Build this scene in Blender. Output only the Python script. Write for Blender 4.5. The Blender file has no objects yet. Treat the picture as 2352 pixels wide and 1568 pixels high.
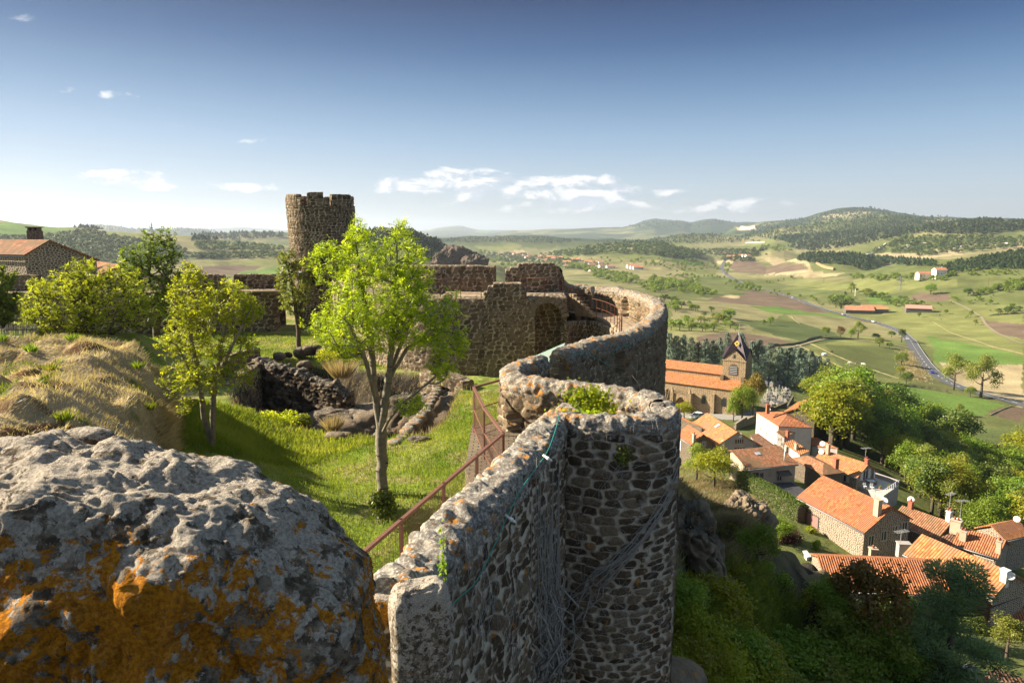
import bpy, bmesh, math, random
import numpy as np
from mathutils import Vector, Matrix
S = bpy.context.scene
R = math.radians
rnd = random.Random(7)
rng = np.random.default_rng(11)
# ------------------------------------------------------------------ camera
F = 1568.0
PITCH = math.atan(254/1568)
cam_d = bpy.data.cameras.new('camera'); cam = bpy.data.objects.new('camera', cam_d)
S.collection.objects.link(cam); S.camera = cam
cam_d.lens = 24; cam_d.sensor_width = 36; cam_d.clip_start = 0.05; cam_d.clip_end = 60000
cam.location = (0, 0, 0); cam.rotation_euler = (R(90)-PITCH, 0, 0)
cam_d.dof.use_dof = True; cam_d.dof.focus_distance = 16; cam_d.dof.aperture_fstop = 16
# ------------------------------------------------------------------ light
SUN_AZ, SUN_EL = R(78), R(30)          # azimuth to the left of the view, elevation
sdir = Vector((-math.sin(SUN_AZ)*math.cos(SUN_EL), math.cos(SUN_AZ)*math.cos(SUN_EL), math.sin(SUN_EL)))
sl = bpy.data.lights.new('sun', 'SUN'); sun = bpy.data.objects.new('sun', sl); S.collection.objects.link(sun)
sl.energy = 5.0; sl.angle = R(0.5); sl.color = (1.0, 0.88, 0.69)
sun.rotation_euler = sdir.to_track_quat('Z', 'Y').to_euler()
S.view_settings.view_transform = 'Standard'; S.view_settings.look = 'None'
S.view_settings.exposure = 1.62; S.view_settings.gamma = 1
HAZE = 8e-5
W = bpy.data.worlds.new('World'); S.world = W; W.use_nodes = True
# node helpers
class NT:
    def __init__(s, nt): s.nt = nt; nt.nodes.clear(); s.l = nt.links
    def n(s, typ, **kw):
        nd = s.nt.nodes.new('ShaderNode'+typ)
        for k, v in kw.items():
            if k[0] == '_': setattr(nd, k[1:], v)
        for k, v in kw.items():
            if k[0] != '_':
                key = int(k[1:]) if k[0] == 'i' and k[1:].isdigit() else k
                s.set(nd, key, v)
        return nd
    def set(s, nd, key, v):
        inp = nd.inputs[key] if isinstance(key, int) else nd.inputs[key.replace('__', ' ')]
        if isinstance(v, bpy.types.NodeSocket): s.l.new(v, inp)
        elif isinstance(v, bpy.types.Node): s.l.new(v.outputs[0], inp)
        else:
            if hasattr(inp.default_value, '__len__') and not hasattr(v, '__len__'): v = [v]*len(inp.default_value)
            if hasattr(inp.default_value, '__len__') and len(inp.default_value) == 4 and len(v) == 3: v = tuple(v)+(1,)
            inp.default_value = v
    def math(s, op, a, b=0.0, c=0.0, clamp=False):
        nd = s.n('Math', _operation=op, _use_clamp=clamp); s.set(nd, 0, a); s.set(nd, 1, b); s.set(nd, 2, c); return nd.outputs[0]
    def mix(s, f, a, b, mode='MIX'):
        nd = s.n('Mix', _data_type='RGBA', _blend_type=mode); s.set(nd, 0, f); s.set(nd, 6, a); s.set(nd, 7, b); return nd.outputs[2]
    def ss(s, v, lo, hi):
        nd = s.n('MapRange', _interpolation_type='SMOOTHSTEP', _clamp=True); s.set(nd, 0, v); s.set(nd, 1, lo); s.set(nd, 2, hi); return nd.outputs[0]
    def noise(s, vec, scale, detail=4, rough=.55, dist=0.0):
        nd = s.n('TexNoise'); 
        if vec is not None: s.set(nd, 'Vector', vec)
        s.set(nd, 'Scale', scale); s.set(nd, 'Detail', detail); s.set(nd, 'Roughness', rough); s.set(nd, 'Distortion', dist); return nd.outputs[0]
    def attr(s, name): return s.n('Attribute', _attribute_name=name)
    def bump(s, h, strength, dist, normal=None):
        nd = s.n('Bump'); s.set(nd, 'Height', h); s.set(nd, 'Strength', strength); s.set(nd, 'Distance', dist)
        if normal is not None: s.set(nd, 'Normal', normal)
        return nd.outputs[0]
    def scale(s, vec, v):
        nd = s.n('VectorMath', _operation='MULTIPLY'); s.set(nd, 0, vec); s.set(nd, 1, v); return nd.outputs[0]
g = NT(W.node_tree)
sky = g.n('TexSky', _sky_type='NISHITA', _sun_disc=False, _sun_elevation=SUN_EL, _sun_rotation=-SUN_AZ,
          _altitude=800, _air_density=1.0, _dust_density=1.6, _ozone_density=1.6)
tc = g.n('TexCoord').outputs['Generated']
sep = g.n('SeparateXYZ', i0=tc)
X, Y, Zc = sep.outputs[0], sep.outputs[1], sep.outputs[2]
# direction -> azimuth/elevation, used to lay the banks of cloud round the sky
az = g.math('ARCTAN2', X, Y); el = g.math('ARCSINE', Zc)
cv = g.n('CombineXYZ', i0=g.math('MULTIPLY', az, 1.0), i1=g.math('MULTIPLY', el, 2.2), i2=0.37).outputs[0]
n1 = g.noise(cv, 17.0, 9, .56, .3)
def lobe(a0, e0, wa, we):
    da = g.math('DIVIDE', g.math('SUBTRACT', az, R(a0)), R(wa)); de = g.math('DIVIDE', g.math('SUBTRACT', el, R(e0)), R(we))
    q = g.math('ADD', g.math('MULTIPLY', da, da), g.math('MULTIPLY', de, de))
    return g.math('SUBTRACT', 1.0, g.math('MINIMUM', q, 3.0))
lb = None
for (a0, e0, wa, we, k) in [(-8, 3.6, 4.5, 1.1, 1), (-1.2, 3.1, 6.5, 1.3, 1), (3.5, 2.0, 9, 1.0, .8), (-28, 3.6, 4.5, .9, 1), (-21.5, 3.4, 4, .6, .8),
                         (-30, 9.3, 3, .5, .45), (-22.5, 7.6, 2.6, .4, .45), (-19, 6.6, 2.4, .4, .45), (2, 4.0, 9, .7, .9), (-5, 4.6, 4, .8, 1), (11, 3, 5, .5, .7), (16, 1.8, 6, .8, .7), (-34, 13.5, 1.2, .4, .45), (8,3.2,5,.9,.6)]:
    v = g.math('MULTIPLY', lobe(a0, e0, wa, we), k)
    lb = v if lb is None else g.math('MAXIMUM', lb, v)
dens = g.ss(g.math('ADD', n1, g.math('MULTIPLY', lb, .28)), .60, .76)
cv2 = g.n('VectorMath', _operation='ADD', i0=cv, i1=(-.01, .016, 0)).outputs[0]
n2 = g.noise(cv2, 17.0, 9, .56, .3)
lit = g.ss(g.math('SUBTRACT', n1, n2), -.05, .07)
hs = g.n('HueSaturation'); g.set(hs, 'Saturation', 1.1); g.set(hs, 'Color', sky); sk = g.scale(hs.outputs[0], (1.25, 1.25, 1.3))
den = g.n('VectorMath', _operation='ADD', i0=g.scale(sk, (.45, .43, .40)), i1=(1, 1, 1)).outputs[0]
base = g.n('VectorMath', _operation='DIVIDE', i0=sk, i1=den).outputs[0]
rp = g.n('ValToRGB'); g.set(rp, 0, g.math('DIVIDE', el, R(60))); e_ = rp.color_ramp.elements
e_[0].position = 0.0; e_[0].color = (.84, .87, .90, 1); e_[1].position = 1.0; e_[1].color = (.95, .92, .86, 1)
for p_, c_ in ((.06, (.74, .83, .91, 1)), (.12, (.52, .67, .83, 1)), (.18, (.28, .43, .62, 1)), (.235, (.10, .215, .41, 1)), (.29, (.030, .092, .235, 1)), (.42, (.05, .12, .25, 1)), (.58, (.74, .70, .64, 1))): q_ = e_.new(p_); q_.color = c_
base = g.mix(1.0, base, rp.outputs[0], 'MULTIPLY')
base = g.n('VectorMath', _operation='MINIMUM', i0=base, i1=(1.72, 1.84, 1.9)).outputs[0]
ccol = g.mix(lit, (1.45, 1.6, 1.85), (2.6, 2.55, 2.5))
skyc = g.mix(g.math('MULTIPLY', dens, .85), base, ccol)
bg = g.n('Background', i0=skyc, i1=0.15)
g.l.new(bg.outputs[0], g.n('OutputWorld').inputs[0])
# ------------------------------------------------------------------ projection used to place things where the photograph has them
cP, sP = math.cos(PITCH), math.sin(PITCH)
def ray(u, v):
    x = (u-1176)/F; y = (784-v)/F
    return np.array((x, cP+y*sP, -sP+y*cP))
def PZ(u, v, z): r = ray(u, v); return r*(z/r[2])
def PD(u, v, d): r = ray(u, v); return r*(d/r[1])
# ------------------------------------------------------------------ numpy noise
def h3(i, j, k=0, seed=0):
    i = np.asarray(i).astype(np.int64); j = np.asarray(j).astype(np.int64); k = np.asarray(k).astype(np.int64)
    n = (i*374761393 + j*668265263 + k*2147483647 + seed*974634777) & 0xffffffff
    n = ((n ^ (n >> 13))*1274126177) & 0xffffffff
    n = ((n ^ (n >> 16))*2246822519) & 0xffffffff
    return ((n ^ (n >> 15)) & 0xffffff)/float(0xffffff)
def vn(x, y, z=0.0, seed=0):
    x, y, z = np.broadcast_arrays(np.asarray(x, float), np.asarray(y, float), np.asarray(z, float))
    i, j, k = np.floor(x), np.floor(y), np.floor(z); fx, fy, fz = x-i, y-j, z-k
    fx, fy, fz = [f*f*(3-2*f) for f in (fx, fy, fz)]
    r = 0
    for a in (0, 1):
        for b in (0, 1):
            for c in (0, 1):
                r = r + h3(i+a, j+b, k+c, seed)*(fx if a else 1-fx)*(fy if b else 1-fy)*(fz if c else 1-fz)
    return r*2-1
def fbm(x, y, z=0.0, o=4, seed=0, gain=.5):
    r, a, f = 0, 1, 1
    for q in range(o):
        r = r+a*vn(np.asarray(x)*f, np.asarray(y)*f, np.asarray(z)*f, seed+q); a *= gain; f *= 2.03
    return r
def sst(a, lo, hi):
    t = np.clip((a-lo)/(hi-lo), 0, 1); return t*t*(3-2*t)
def masonry(s, h, cw, ch, seed=0, **kw):
    # coursed rubble: patches of larger blocks among smaller stones, joints of uneven width
    s, h = np.broadcast_arrays(s, h); e1, t1 = masonry1(s, h, cw, ch, seed); e2, t2 = masonry1(s+7.7, h+3.1, cw*.78, ch*.80, seed+50)
    k = vn(s*1.1+seed, h*.8, seed=seed+9) > .2; e, t = np.where(k, e2*.9, e1), np.where(k, t2, t1)
    n = .5+.5*vn(s*1.9, h*2.3, seed=seed+19); e = e-.10*sst(n, .6, .95)+.05*vn(s*17, h*17, seed=seed+29)
    return e, t
def masonry1(s, h, cw, ch, seed=0, jx=.62, jy=.42, p=2.6):
    s, h = np.broadcast_arrays(s, h)
    X = s/cw + .16*vn(s*1.7, h*1.7, seed=seed+5)+.07*vn(s*6, h*6, seed=seed+7); Y = h/ch + .30*vn(s*1.1, h*1.1, seed=seed+6)+.08*vn(s*7, h*7, seed=seed+8)
    j0 = np.floor(Y); f1 = np.full(X.shape, 9.); f2 = f1.copy(); tone = np.zeros(X.shape)
    for dj in (-1, 0, 1):
        j = j0+dj; xo = X - .5*(j % 2) - h3(j, 3, 0, seed)*.7; i0 = np.floor(xo)
        for di in (-1, 0, 1):
            i = i0+di
            cx = i+.5+jx*(h3(i, j, 1, seed)-.5); cy = j+.5+jy*(h3(i, j, 2, seed)-.5)
            d = (np.abs((xo-cx)*1.0)**p + np.abs((Y-cy)*1.08)**p)**(1/p)
            t = h3(i, j, 7, seed)
            cl = d < f1
            f2 = np.where(cl, f1, np.minimum(f2, d)); tone = np.where(cl, t, tone); f1 = np.where(cl, d, f1)
    return f2-f1, tone
# ------------------------------------------------------------------ objects
def tag(o, label=None, cat=None, group=None, kind=None):
    if label: o['label'] = label
    if cat: o['category'] = cat
    if group: o['group'] = group
    if kind: o['kind'] = kind
    return o
def link(name, me, mat=None, parent=None):
    o = bpy.data.objects.new(name, me); S.collection.objects.link(o)
    if me is not None and mat is not None and not me.materials: me.materials.append(mat)
    if parent is not None: o.parent = parent; 
    return o
def empty(name, loc=(0, 0, 0), rz=0):
    o = bpy.data.objects.new(name, None); S.collection.objects.link(o); o.location = loc; o.rotation_euler = (0, 0, rz); o.empty_display_size = .3; return o
def mesh_np(name, V, Fq, attrs=None, uv=None, smooth=True):
    """V (n,3); Fq (m,k) all the same k; attrs dict of per vertex arrays"""
    me = bpy.data.meshes.new(name); V = np.asarray(V, np.float32); Fq = np.asarray(Fq, np.int32); m, k = Fq.shape
    me.vertices.add(len(V)); me.vertices.foreach_set('co', V.ravel())
    me.loops.add(m*k); me.loops.foreach_set('vertex_index', Fq.ravel())
    me.polygons.add(m); me.polygons.foreach_set('loop_start', np.arange(0, m*k, k, dtype=np.int32))
    try: me.polygons.foreach_set('loop_total', np.full(m, k, np.int32))
    except Exception: pass
    me.polygons.foreach_set('use_smooth', np.full(m, smooth, bool))
    for an, av in (attrs or {}).items():
        av = np.asarray(av, np.float32)
        if av.ndim == 1: a = me.attributes.new(an, 'FLOAT', 'POINT'); a.data.foreach_set('value', av)
        else:
            if av.shape[1] == 3: av = np.concatenate([av, np.ones((len(av), 1), np.float32)], 1)
            a = me.attributes.new(an, 'FLOAT_COLOR', 'POINT'); a.data.foreach_set('color', av.ravel())
    if uv is not None:
        ul = me.uv_layers.new(name='UVMap'); ul.data.foreach_set('uv', np.asarray(uv, np.float32)[Fq.ravel()].ravel())
    me.update(calc_edges=True); me.validate(); return me
def grid_faces(n, m, close=False):
    i = np.arange(n if close else n-1)[:, None]; j = np.arange(m-1)[None, :]
    a = i*m+j; b = ((i+1) % n)*m+j
    return np.stack([a, b, b+1, a+1], -1).reshape(-1, 4)
class MB:
    def __init__(s): s.v = []; s.f = []
    def poly(s, pts):
        b = len(s.v); s.v += [tuple(p) for p in pts]; s.f.append(list(range(b, b+len(pts)))); return s
    def box(s, c, d, rz=0, taper=1.0, tilt=None):
        M = Matrix.Rotation(rz, 3, 'Z')
        if tilt is not None: M = M @ tilt
        b = len(s.v)
        for z in (-.5, .5):
            k = taper if z > 0 else 1
            for x, y in ((-.5, -.5), (.5, -.5), (.5, .5), (-.5, .5)):
                s.v.append(tuple(Vector(c)+M @ Vector((x*d[0]*k, y*d[1]*k, z*d[2]))))
        for q in ((3, 2, 1, 0), (4, 5, 6, 7), (0, 1, 5, 4), (1, 2, 6, 5), (2, 3, 7, 6), (3, 0, 4, 7)): s.f.append([b+i for i in q])
        return s
    def tube(s, pts, r, n=6, cap=True):
        pts = [Vector(p) for p in pts]; rr = r if hasattr(r, '__len__') else [r]*len(pts); b = len(s.v)
        for i, p in enumerate(pts):
            t = (pts[min(i+1, len(pts)-1)]-pts[max(i-1, 0)]);
            if t.length < 1e-9: t = Vector((0, 0, 1))
            t.normalize(); a = t.cross(Vector((0, 0, 1)) if abs(t.z) < .9 else Vector((1, 0, 0))).normalized(); c = t.cross(a)
            for k in range(n):
                w = 2*math.pi*k/n; s.v.append(tuple(p+(a*math.cos(w)+c*math.sin(w))*rr[i]))
        for i in range(len(pts)-1):
            for k in range(n):
                s.f.append([b+i*n+k, b+i*n+(k+1) % n, b+(i+1)*n+(k+1) % n, b+(i+1)*n+k])
        if cap: s.f.append([b+k for k in range(n)][::-1]); s.f.append([b+(len(pts)-1)*n+k for k in range(n)])
        return s
    def lathe(s, c, prof, n=12, axis=None):
        b = len(s.v); c = Vector(c); Q = Vector((0, 0, 1)).rotation_difference(Vector(axis)).to_matrix() if axis is not None else Matrix.Identity(3)
        for r, z in prof:
            for k in range(n):
                w = 2*math.pi*k/n; s.v.append(tuple(c+Q @ Vector((r*math.cos(w), r*math.sin(w), z))))
        for i in range(len(prof)-1):
            for k in range(n): s.f.append([b+i*n+k, b+i*n+(k+1) % n, b+(i+1)*n+(k+1) % n, b+(i+1)*n+k])
        s.f.append([b+k for k in range(n)][::-1]); s.f.append([b+(len(prof)-1)*n+k for k in range(n)]); return s
    def mesh(s, name, smooth=False, M=None):
        me = bpy.data.meshes.new(name); vs = s.v if M is None else [tuple(M @ Vector(v)) for v in s.v]
        me.from_pydata(vs, [], s.f); me.update()
        uv = me.uv_layers.new(name='UVMap').data; Z = Vector((0, 0, 1))
        for p in me.polygons:
            n = p.normal
            if abs(n.z) > .98: t = Vector((1, 0, 0)); b = Vector((0, 1, 0))
            else: t = Z.cross(n).normalized(); b = n.cross(t)
            for li in p.loop_indices:
                co = me.vertices[me.loops[li].vertex_index].co; uv[li].uv = (co.dot(t), co.dot(b))
            if smooth: p.use_smooth = True
        return me
    def build(s, name, mat, parent=None, smooth=False, M=None):
        return link(name, s.mesh(name, smooth, M), mat, parent)
def copy_tree(o, parent=None):
    c = o.copy(); S.collection.objects.link(c)
    if parent is not None: c.parent = parent
    for ch in list(o.children): copy_tree(ch, c)
    return c
# ------------------------------------------------------------------ materials
def mat(name): m = bpy.data.materials.new(name); m.use_nodes = True; return m, NT(m.node_tree)
def fin(m, q, col, rough=.85, normal=None, spec=.25, **kw):
    b = q.n('BsdfPrincipled'); q.set(b, 'Base Color', col); q.set(b, 'Roughness', rough); q.set(b, 'Specular IOR Level', spec)
    for k, v in kw.items(): q.set(b, k, v)
    if normal is not None: q.set(b, 'Normal', normal)
    q.l.new(b.outputs[0], q.n('OutputMaterial').inputs[0]); return m
def obco(q): return q.n('TexCoord').outputs['Object']
def simple(name, col, rough=.8, var=.15, sc=6, metal=0, spec=.3):
    m, q = mat(name); c = obco(q); n = q.noise(c, sc, 5)
    k = q.n('MapRange', i0=n, i1=.25, i2=.75, i3=1-var, i4=1+var).outputs[0]
    cc = q.mix(1.0, col, q.n('CombineColor', i0=k, i1=k, i2=k).outputs[0], 'MULTIPLY')
    return fin(m, q, cc, rough, q.bump(n, .2, .02), spec, Metallic=metal)
def castle_mat(name, dark=(.050, .036, .024), light=(.165, .125, .082), mortar=(.36, .31, .235), lich=(.42, .40, .36), mw=(.03, .13), lichen=.45, orange=.62):
    m, q = mat(name); c = obco(q)
    e = q.attr('edge').outputs['Fac']; t = q.attr('tone').outputs['Fac']; top = q.attr('top').outputs['Fac']
    n = q.noise(c, 1.3, 5); nf = q.noise(c, 22, 6, .65); nm = q.noise(c, 6, 5, .6)
    st = q.mix(q.math('MULTIPLY_ADD', nf, .5, q.math('MULTIPLY_ADD', t, .75, -.12), clamp=True), dark, light)
    st = q.mix(q.ss(q.math('ADD', nf, q.math('MULTIPLY', t, .3)), .62, .8), st, (.20, .15, .10))
    mo = q.mix(q.math('MULTIPLY', q.ss(nm, .5, .72), .8), mortar, (.17, .14, .10))
    ee = q.math('ADD', e, q.math('MULTIPLY_ADD', nf, .12, -.06))
    col = q.mix(q.ss(ee, mw[0], mw[1]), mo, st)
    # patches of pale lichen, most of all along the top of the wall
    lm = q.ss(q.math('ADD', q.math('MULTIPLY', q.noise(c, 9, 6, .7), 1.0), q.math('MULTIPLY', top, lichen*.42)), .62, .72)
    col = q.mix(q.math('MULTIPLY', lm, .8), col, q.mix(q.ss(nf, .45, .7), tuple(k*.45 for k in lich), (.55, .52, .47)))
    om = q.ss(q.math('ADD', q.noise(q.n('VectorMath', _operation='ADD', i0=c, i1=(3.3, 7.1, 1.7)).outputs[0], 3.2, 6, .68), q.math('MULTIPLY', top, .055)), orange, orange+.05)
    col = q.mix(q.math('MULTIPLY', om, .85), col, (.42, .17, .02))
    bm = q.bump(q.math('ADD', nf, q.math('MULTIPLY', nm, 1.5)), .7, .03)
    return fin(m, q, col, .95, bm, .1)
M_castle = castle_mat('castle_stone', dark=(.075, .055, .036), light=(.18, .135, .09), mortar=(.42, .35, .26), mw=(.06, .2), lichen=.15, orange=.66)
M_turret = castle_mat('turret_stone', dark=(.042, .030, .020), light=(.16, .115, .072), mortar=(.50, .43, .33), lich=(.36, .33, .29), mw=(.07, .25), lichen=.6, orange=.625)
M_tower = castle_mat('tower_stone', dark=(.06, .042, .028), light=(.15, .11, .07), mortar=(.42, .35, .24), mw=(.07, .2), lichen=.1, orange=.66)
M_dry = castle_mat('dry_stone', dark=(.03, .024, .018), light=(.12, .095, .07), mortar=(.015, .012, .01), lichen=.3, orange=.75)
M_lit = castle_mat('sunlit_stone', dark=(.07, .05, .032), light=(.24, .18, .11), mortar=(.46, .38, .26), lich=(.42, .37, .30), lichen=.6, orange=.61)  # paler copy of the castle stone, with sunlight put into its colour
# ================================================================== terrain
DEG = 180/math.pi
plate = np.array([(-60, 2), (-2, 2), (-1.0, 6.5), (.9, 12.2), (1.2, 12.7), (2, 12.7), (2.8, 13.1), (2.8, 13.8), (2.2, 14.5), (1.0, 15.2), (.1, 16.2), (.3, 17.4), (1.4, 19.3), (3.1, 21.9),
    (5.3, 26), (6.5, 30), (7.1, 34), (7.1, 38.5), (5.9, 42.5), (3, 45), (-2, 44), (-8, 50), (-12, 58), (-19, 60), (-28, 60), (-60, 60)])
def inpoly(px, py, P):
    P = np.asarray(P); r = np.zeros(np.shape(px), bool); n = len(P); j = n-1
    for i in range(n):
        xi, yi = P[i]; xj, yj = P[j]
        if yi != yj: r ^= ((yi > py) != (yj > py)) & (px < (xj-xi)*(py-yi)/(yj-yi)+xi)
        j = i
    return r
def dpoly(px, py, P, closed=True):
    d = np.full(np.shape(px), 1e9); n = len(P)
    for i in range(n if closed else n-1):
        ax, ay = P[i]; bx, by = P[(i+1) % n]; vx, vy = bx-ax, by-ay
        t = np.clip(((px-ax)*vx+(py-ay)*vy)/(vx*vx+vy*vy+1e-9), 0, 1)
        d = np.minimum(d, np.hypot(px-ax-t*vx, py-ay-t*vy))
    return d
ctl = []
def G(u, v, z): p = PZ(u, v, z); ctl.append((math.atan2(p[0], p[1]), math.log(math.hypot(p[0], p[1])), z/math.hypot(p[0], p[1])))
for q in [(2300, 1600, -38), (2352, 1420, -39.5), (1985, 1262, -40), (1850, 1190, -38.5), (1760, 1110, -39), (1700, 1005, -41), (1600, 947, -45), (1530, 920, -46),
          (1600, 1070, -39.5), (1790, 915, -48), (1900, 1000, -45), (2080, 1080, -50), (2352, 1180, -56), (2352, 1320, -46), (2150, 1180, -46),
          (1850, 850, -62), (1900, 800, -71), (2000, 870, -72), (2120, 960, -74), (2300, 945, -77), (2150, 850, -78), (2240, 905, -77.5), (1600, 780, -64), (1720, 770, -70),
          (1560, 700, -66), (1450, 650, -80), (1990, 735, -82), (2060, 760, -81), (1830, 690, -84), (1660, 615, -88), (1960, 712, -83), (1400, 600, -90), (2340, 700, -72),
          (2200, 650, -79), (2130, 637, -78), (1900, 610, -85), (1700, 640, -87), (2340, 800, -78), (2340, 640, -66), (1250, 600, -90),
          (520, 620, -74), (600, 600, -78), (250, 600, -60), (0, 590, -50), (1100, 600, -88), (800, 600, -82), (400, 640, -66)]: G(*q)
for a in range(-60, 61, 15):
    for rr, z in ((12, -44), (30, -44), (5000, -84), (12000, -84), (30000, -84)): ctl.append((R(a), math.log(rr), z/rr))
    if a < 10: ctl.append((R(a), math.log(120), -50/120)); ctl.append((R(a), math.log(400), -66/400))
ctl = np.array(ctl); AS = 1.6
def _tps(d): return np.where(d > 1e-9, d*d*np.log(d+1e-12), 0)
_n = len(ctl); cx_, cy_ = ctl[:, 0]*AS, ctl[:, 1]
_K = _tps(np.hypot(cx_[:, None]-cx_[None], cy_[:, None]-cy_[None]))+np.eye(_n)*1e-3
_P = np.stack([np.ones(_n), cx_, cy_], 1)
_A = np.block([[_K, _P], [_P.T, np.zeros((3, 3))]]); _w = np.linalg.solve(_A, np.concatenate([ctl[:, 2], np.zeros(3)]))
def base_t(a, lr):
    r = _w[_n]+_w[_n+1]*a*AS+_w[_n+2]*lr
    for i in range(_n): r = r+_w[i]*_tps(np.hypot(a*AS-cx_[i], lr-cy_[i]))
    return r
# ridges: (distance, front width, back width, [(u, v) crest as photographed], roughness)
RID = [
 (16000, 5000, 6000, [(-400, 535), (100, 530), (300, 527), (480, 527), (560, 523), (650, 530), (800, 533), (960, 532), (985, 530), (1003, 525), (1025, 522), (1050, 520.5), (1062, 521), (1080, 526), (1100, 530), (1200, 531), (1330, 527), (1450, 524), (1600, 520), (1800, 520), (2352, 520), (2800, 520)], 10),
 (8000, 2200, 3000, [(1100, 545), (1180, 530), (1260, 528), (1340, 523), (1430, 522), (1455, 517), (1480, 508), (1505, 503.5), (1540, 506), (1570, 507), (1585, 513), (1605, 508), (1635, 503), (1660, 506), (1690, 511), (1800, 512), (1950, 520), (2352, 530)], 12),
 (6500, 1500, 2000, [(-100, 530), (170, 524), (190, 517), (230, 515.5), (270, 519), (310, 526), (390, 526), (405, 523), (450, 525), (500, 535), (650, 540)], 6),
 (5200, 1500, 2500, [(1650, 545), (1690, 522), (1760, 509), (1850, 501), (1880, 493), (1915, 486), (1945, 480), (1975, 476.5), (2005, 477), (2030, 483), (2060, 491), (2110, 496), (2200, 501), (2352, 505), (2700, 505)], 14),
 (3300, 1100, 1500, [(1560, 575), (1640, 553), (1700, 543), (1780, 525), (1850, 517), (1940, 506), (2000, 501), (2050, 498), (2090, 498.5), (2150, 502), (2230, 505), (2352, 508), (2700, 510)], 10),
 (3000, 500, 900, [(960, 566), (1000, 552), (1080, 545), (1170, 543), (1260, 544), (1330, 549), (1400, 553), (1480, 551), (1560, 538), (1620, 537), (1690, 541), (1740, 552)], 7),
 (2300, 650, 900, [(1700, 600), (1800, 585), (1900, 565), (1970, 551), (2030, 541), (2090, 529), (2140, 518), (2210, 514), (2352, 515), (2700, 512)], 10),
 (1150, 260, 500, [(1960, 640), (2060, 618), (2140, 606), (2210, 600), (2270, 592), (2352, 580), (2500, 575), (2900, 560)], 6),
 (1900, 250, 300, [(1640, 605), (1690, 590), (1740, 580), (1770, 572), (1800, 574), (1840, 583), (1900, 590), (1960, 600), (2010, 612)], 4),
 (1500, 180, 260, [(1760, 618), (1820, 600), (1860, 588), (1920, 581), (1990, 585), (2030, 600), (2070, 622)], 5),
 (2000, 500, 500, [(1230, 600), (1290, 580), (1340, 566), (1400, 560), (1480, 556), (1520, 557), (1570, 570), (1610, 585), (1660, 604)], 5),
 (1000, 350, 500, [(770, 540), (830, 528), (870, 526), (900, 529), (945, 528), (965, 536), (990, 548), (1015, 565), (1060, 590), (1110, 606)], 5),
 (1500, 500, 900, [(-500, 505), (0, 512), (60, 517), (120, 521), (200, 524), (260, 530), (310, 534), (370, 538), (450, 545), (520, 556), (660, 566), (760, 580)], 5),
 (2600, 500, 700, [(-100, 540), (440, 545), (500, 538), (570, 534), (640, 535), (760, 540), (900, 550)], 6),
]
for rd in RID:
    us = np.array([q[0] for q in rd[3]]); vs = np.array([q[1] for q in rd[3]]); A = []; Zs = []
    for u, v in zip(us, vs):
        r = ray(u, v); h = math.hypot(r[0], r[1]); A.append(math.atan2(r[0], r[1])); Zs.append(r[2]/h*rd[0])
    A = np.array(A); Zs = np.array(Zs)
    rd_b = base_t(A, np.full(len(A), math.log(rd[0])))*rd[0]
    RID[RID.index(rd)] = rd+((A, np.maximum(Zs-rd_b, 0)),)
def Tpol(a, r):
    """terrain height for azimuth a (rad, from +Y to +X) and range r"""
    lr = np.log(r); z = base_t(a, lr)*r; x, y = r*np.sin(a), r*np.cos(a)
    add = np.zeros(np.shape(z))
    for d, wf, wb, _, rough, (A, H) in RID:
        h = np.interp(a, A, H)
        h = h*(1-sst(np.maximum(A[0]-a, a-A[-1]), 0, .09))
        t = (r-d)/np.where(r < d, wf, wb); sh = np.exp(-np.abs(t)**2.2*1.4)
        nz = fbm(x/(d*.05)+d, y/(d*.05), o=3, seed=3)*rough*.8
        add = np.maximum(add, (h+nz*np.clip(h/30, 0, 1))*sh)
    z = z+add
    z = z + fbm(x/90, y/90, o=3, seed=9)*1.6*sst(r, 160, 500)
    # castle rock
    ins = inpoly(x, y, plate); s = np.where(r < 200, dpoly(x, y, plate), 200.); s = np.where(ins, 0, s)
    prof = np.interp(s, [0, .6, 3, 7, 14, 24, 36, 50], [-12, -12.6, -16, -21, -26, -31, -36, -41])
    prof = prof + (fbm(x/7, y/7, o=4, seed=21)*2.4+np.abs(vn(x/3, y/3, seed=8))*1.5)*sst(s, .5, 6)*(1-sst(s, 26, 44))
    w = sst(s, 22, 46)
    z = np.where(r < 200, prof*(1-w)+z*w, z)
    return np.where(ins, -12., z)
def Txy(x, y): x = np.asarray(x, float); y = np.asarray(y, float); return Tpol(np.arctan2(x, y), np.maximum(np.hypot(x, y), 1e-3))
_R = np.concatenate([np.arange(14, 130, .5), np.exp(np.linspace(math.log(130), math.log(22000), 900))])
TAB = None
def hits_fast(uv):
    az, rr, Tt = TAB; out = np.zeros((len(uv), 3)); k0 = int(np.searchsorted(rr, 14))
    for i, (u, v) in enumerate(uv):
        r = ray(u, v); h = math.hypot(r[0], r[1]); a = math.atan2(r[0], r[1]); t = r[2]/h; fa = (a-az[0])/(az[1]-az[0]); j = int(min(max(fa, 0), len(az)-2)); f = fa-j
        T = Tt[j]*(1-f)+Tt[j+1]*f; D_ = rr*t-T; b = D_[k0:] < 0
        if b.any():
            q_ = int(np.argmax(b))+k0
            if q_ == k0: R_ = rr[k0]
            else: d0, d1 = D_[q_-1], D_[q_]; R_ = rr[q_-1]+(rr[q_]-rr[q_-1])*d0/(d0-d1)
        else: R_ = rr[-1]
        out[i] = (R_*math.sin(a), R_*math.cos(a), float(np.interp(R_, rr, T)))
    return out
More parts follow.
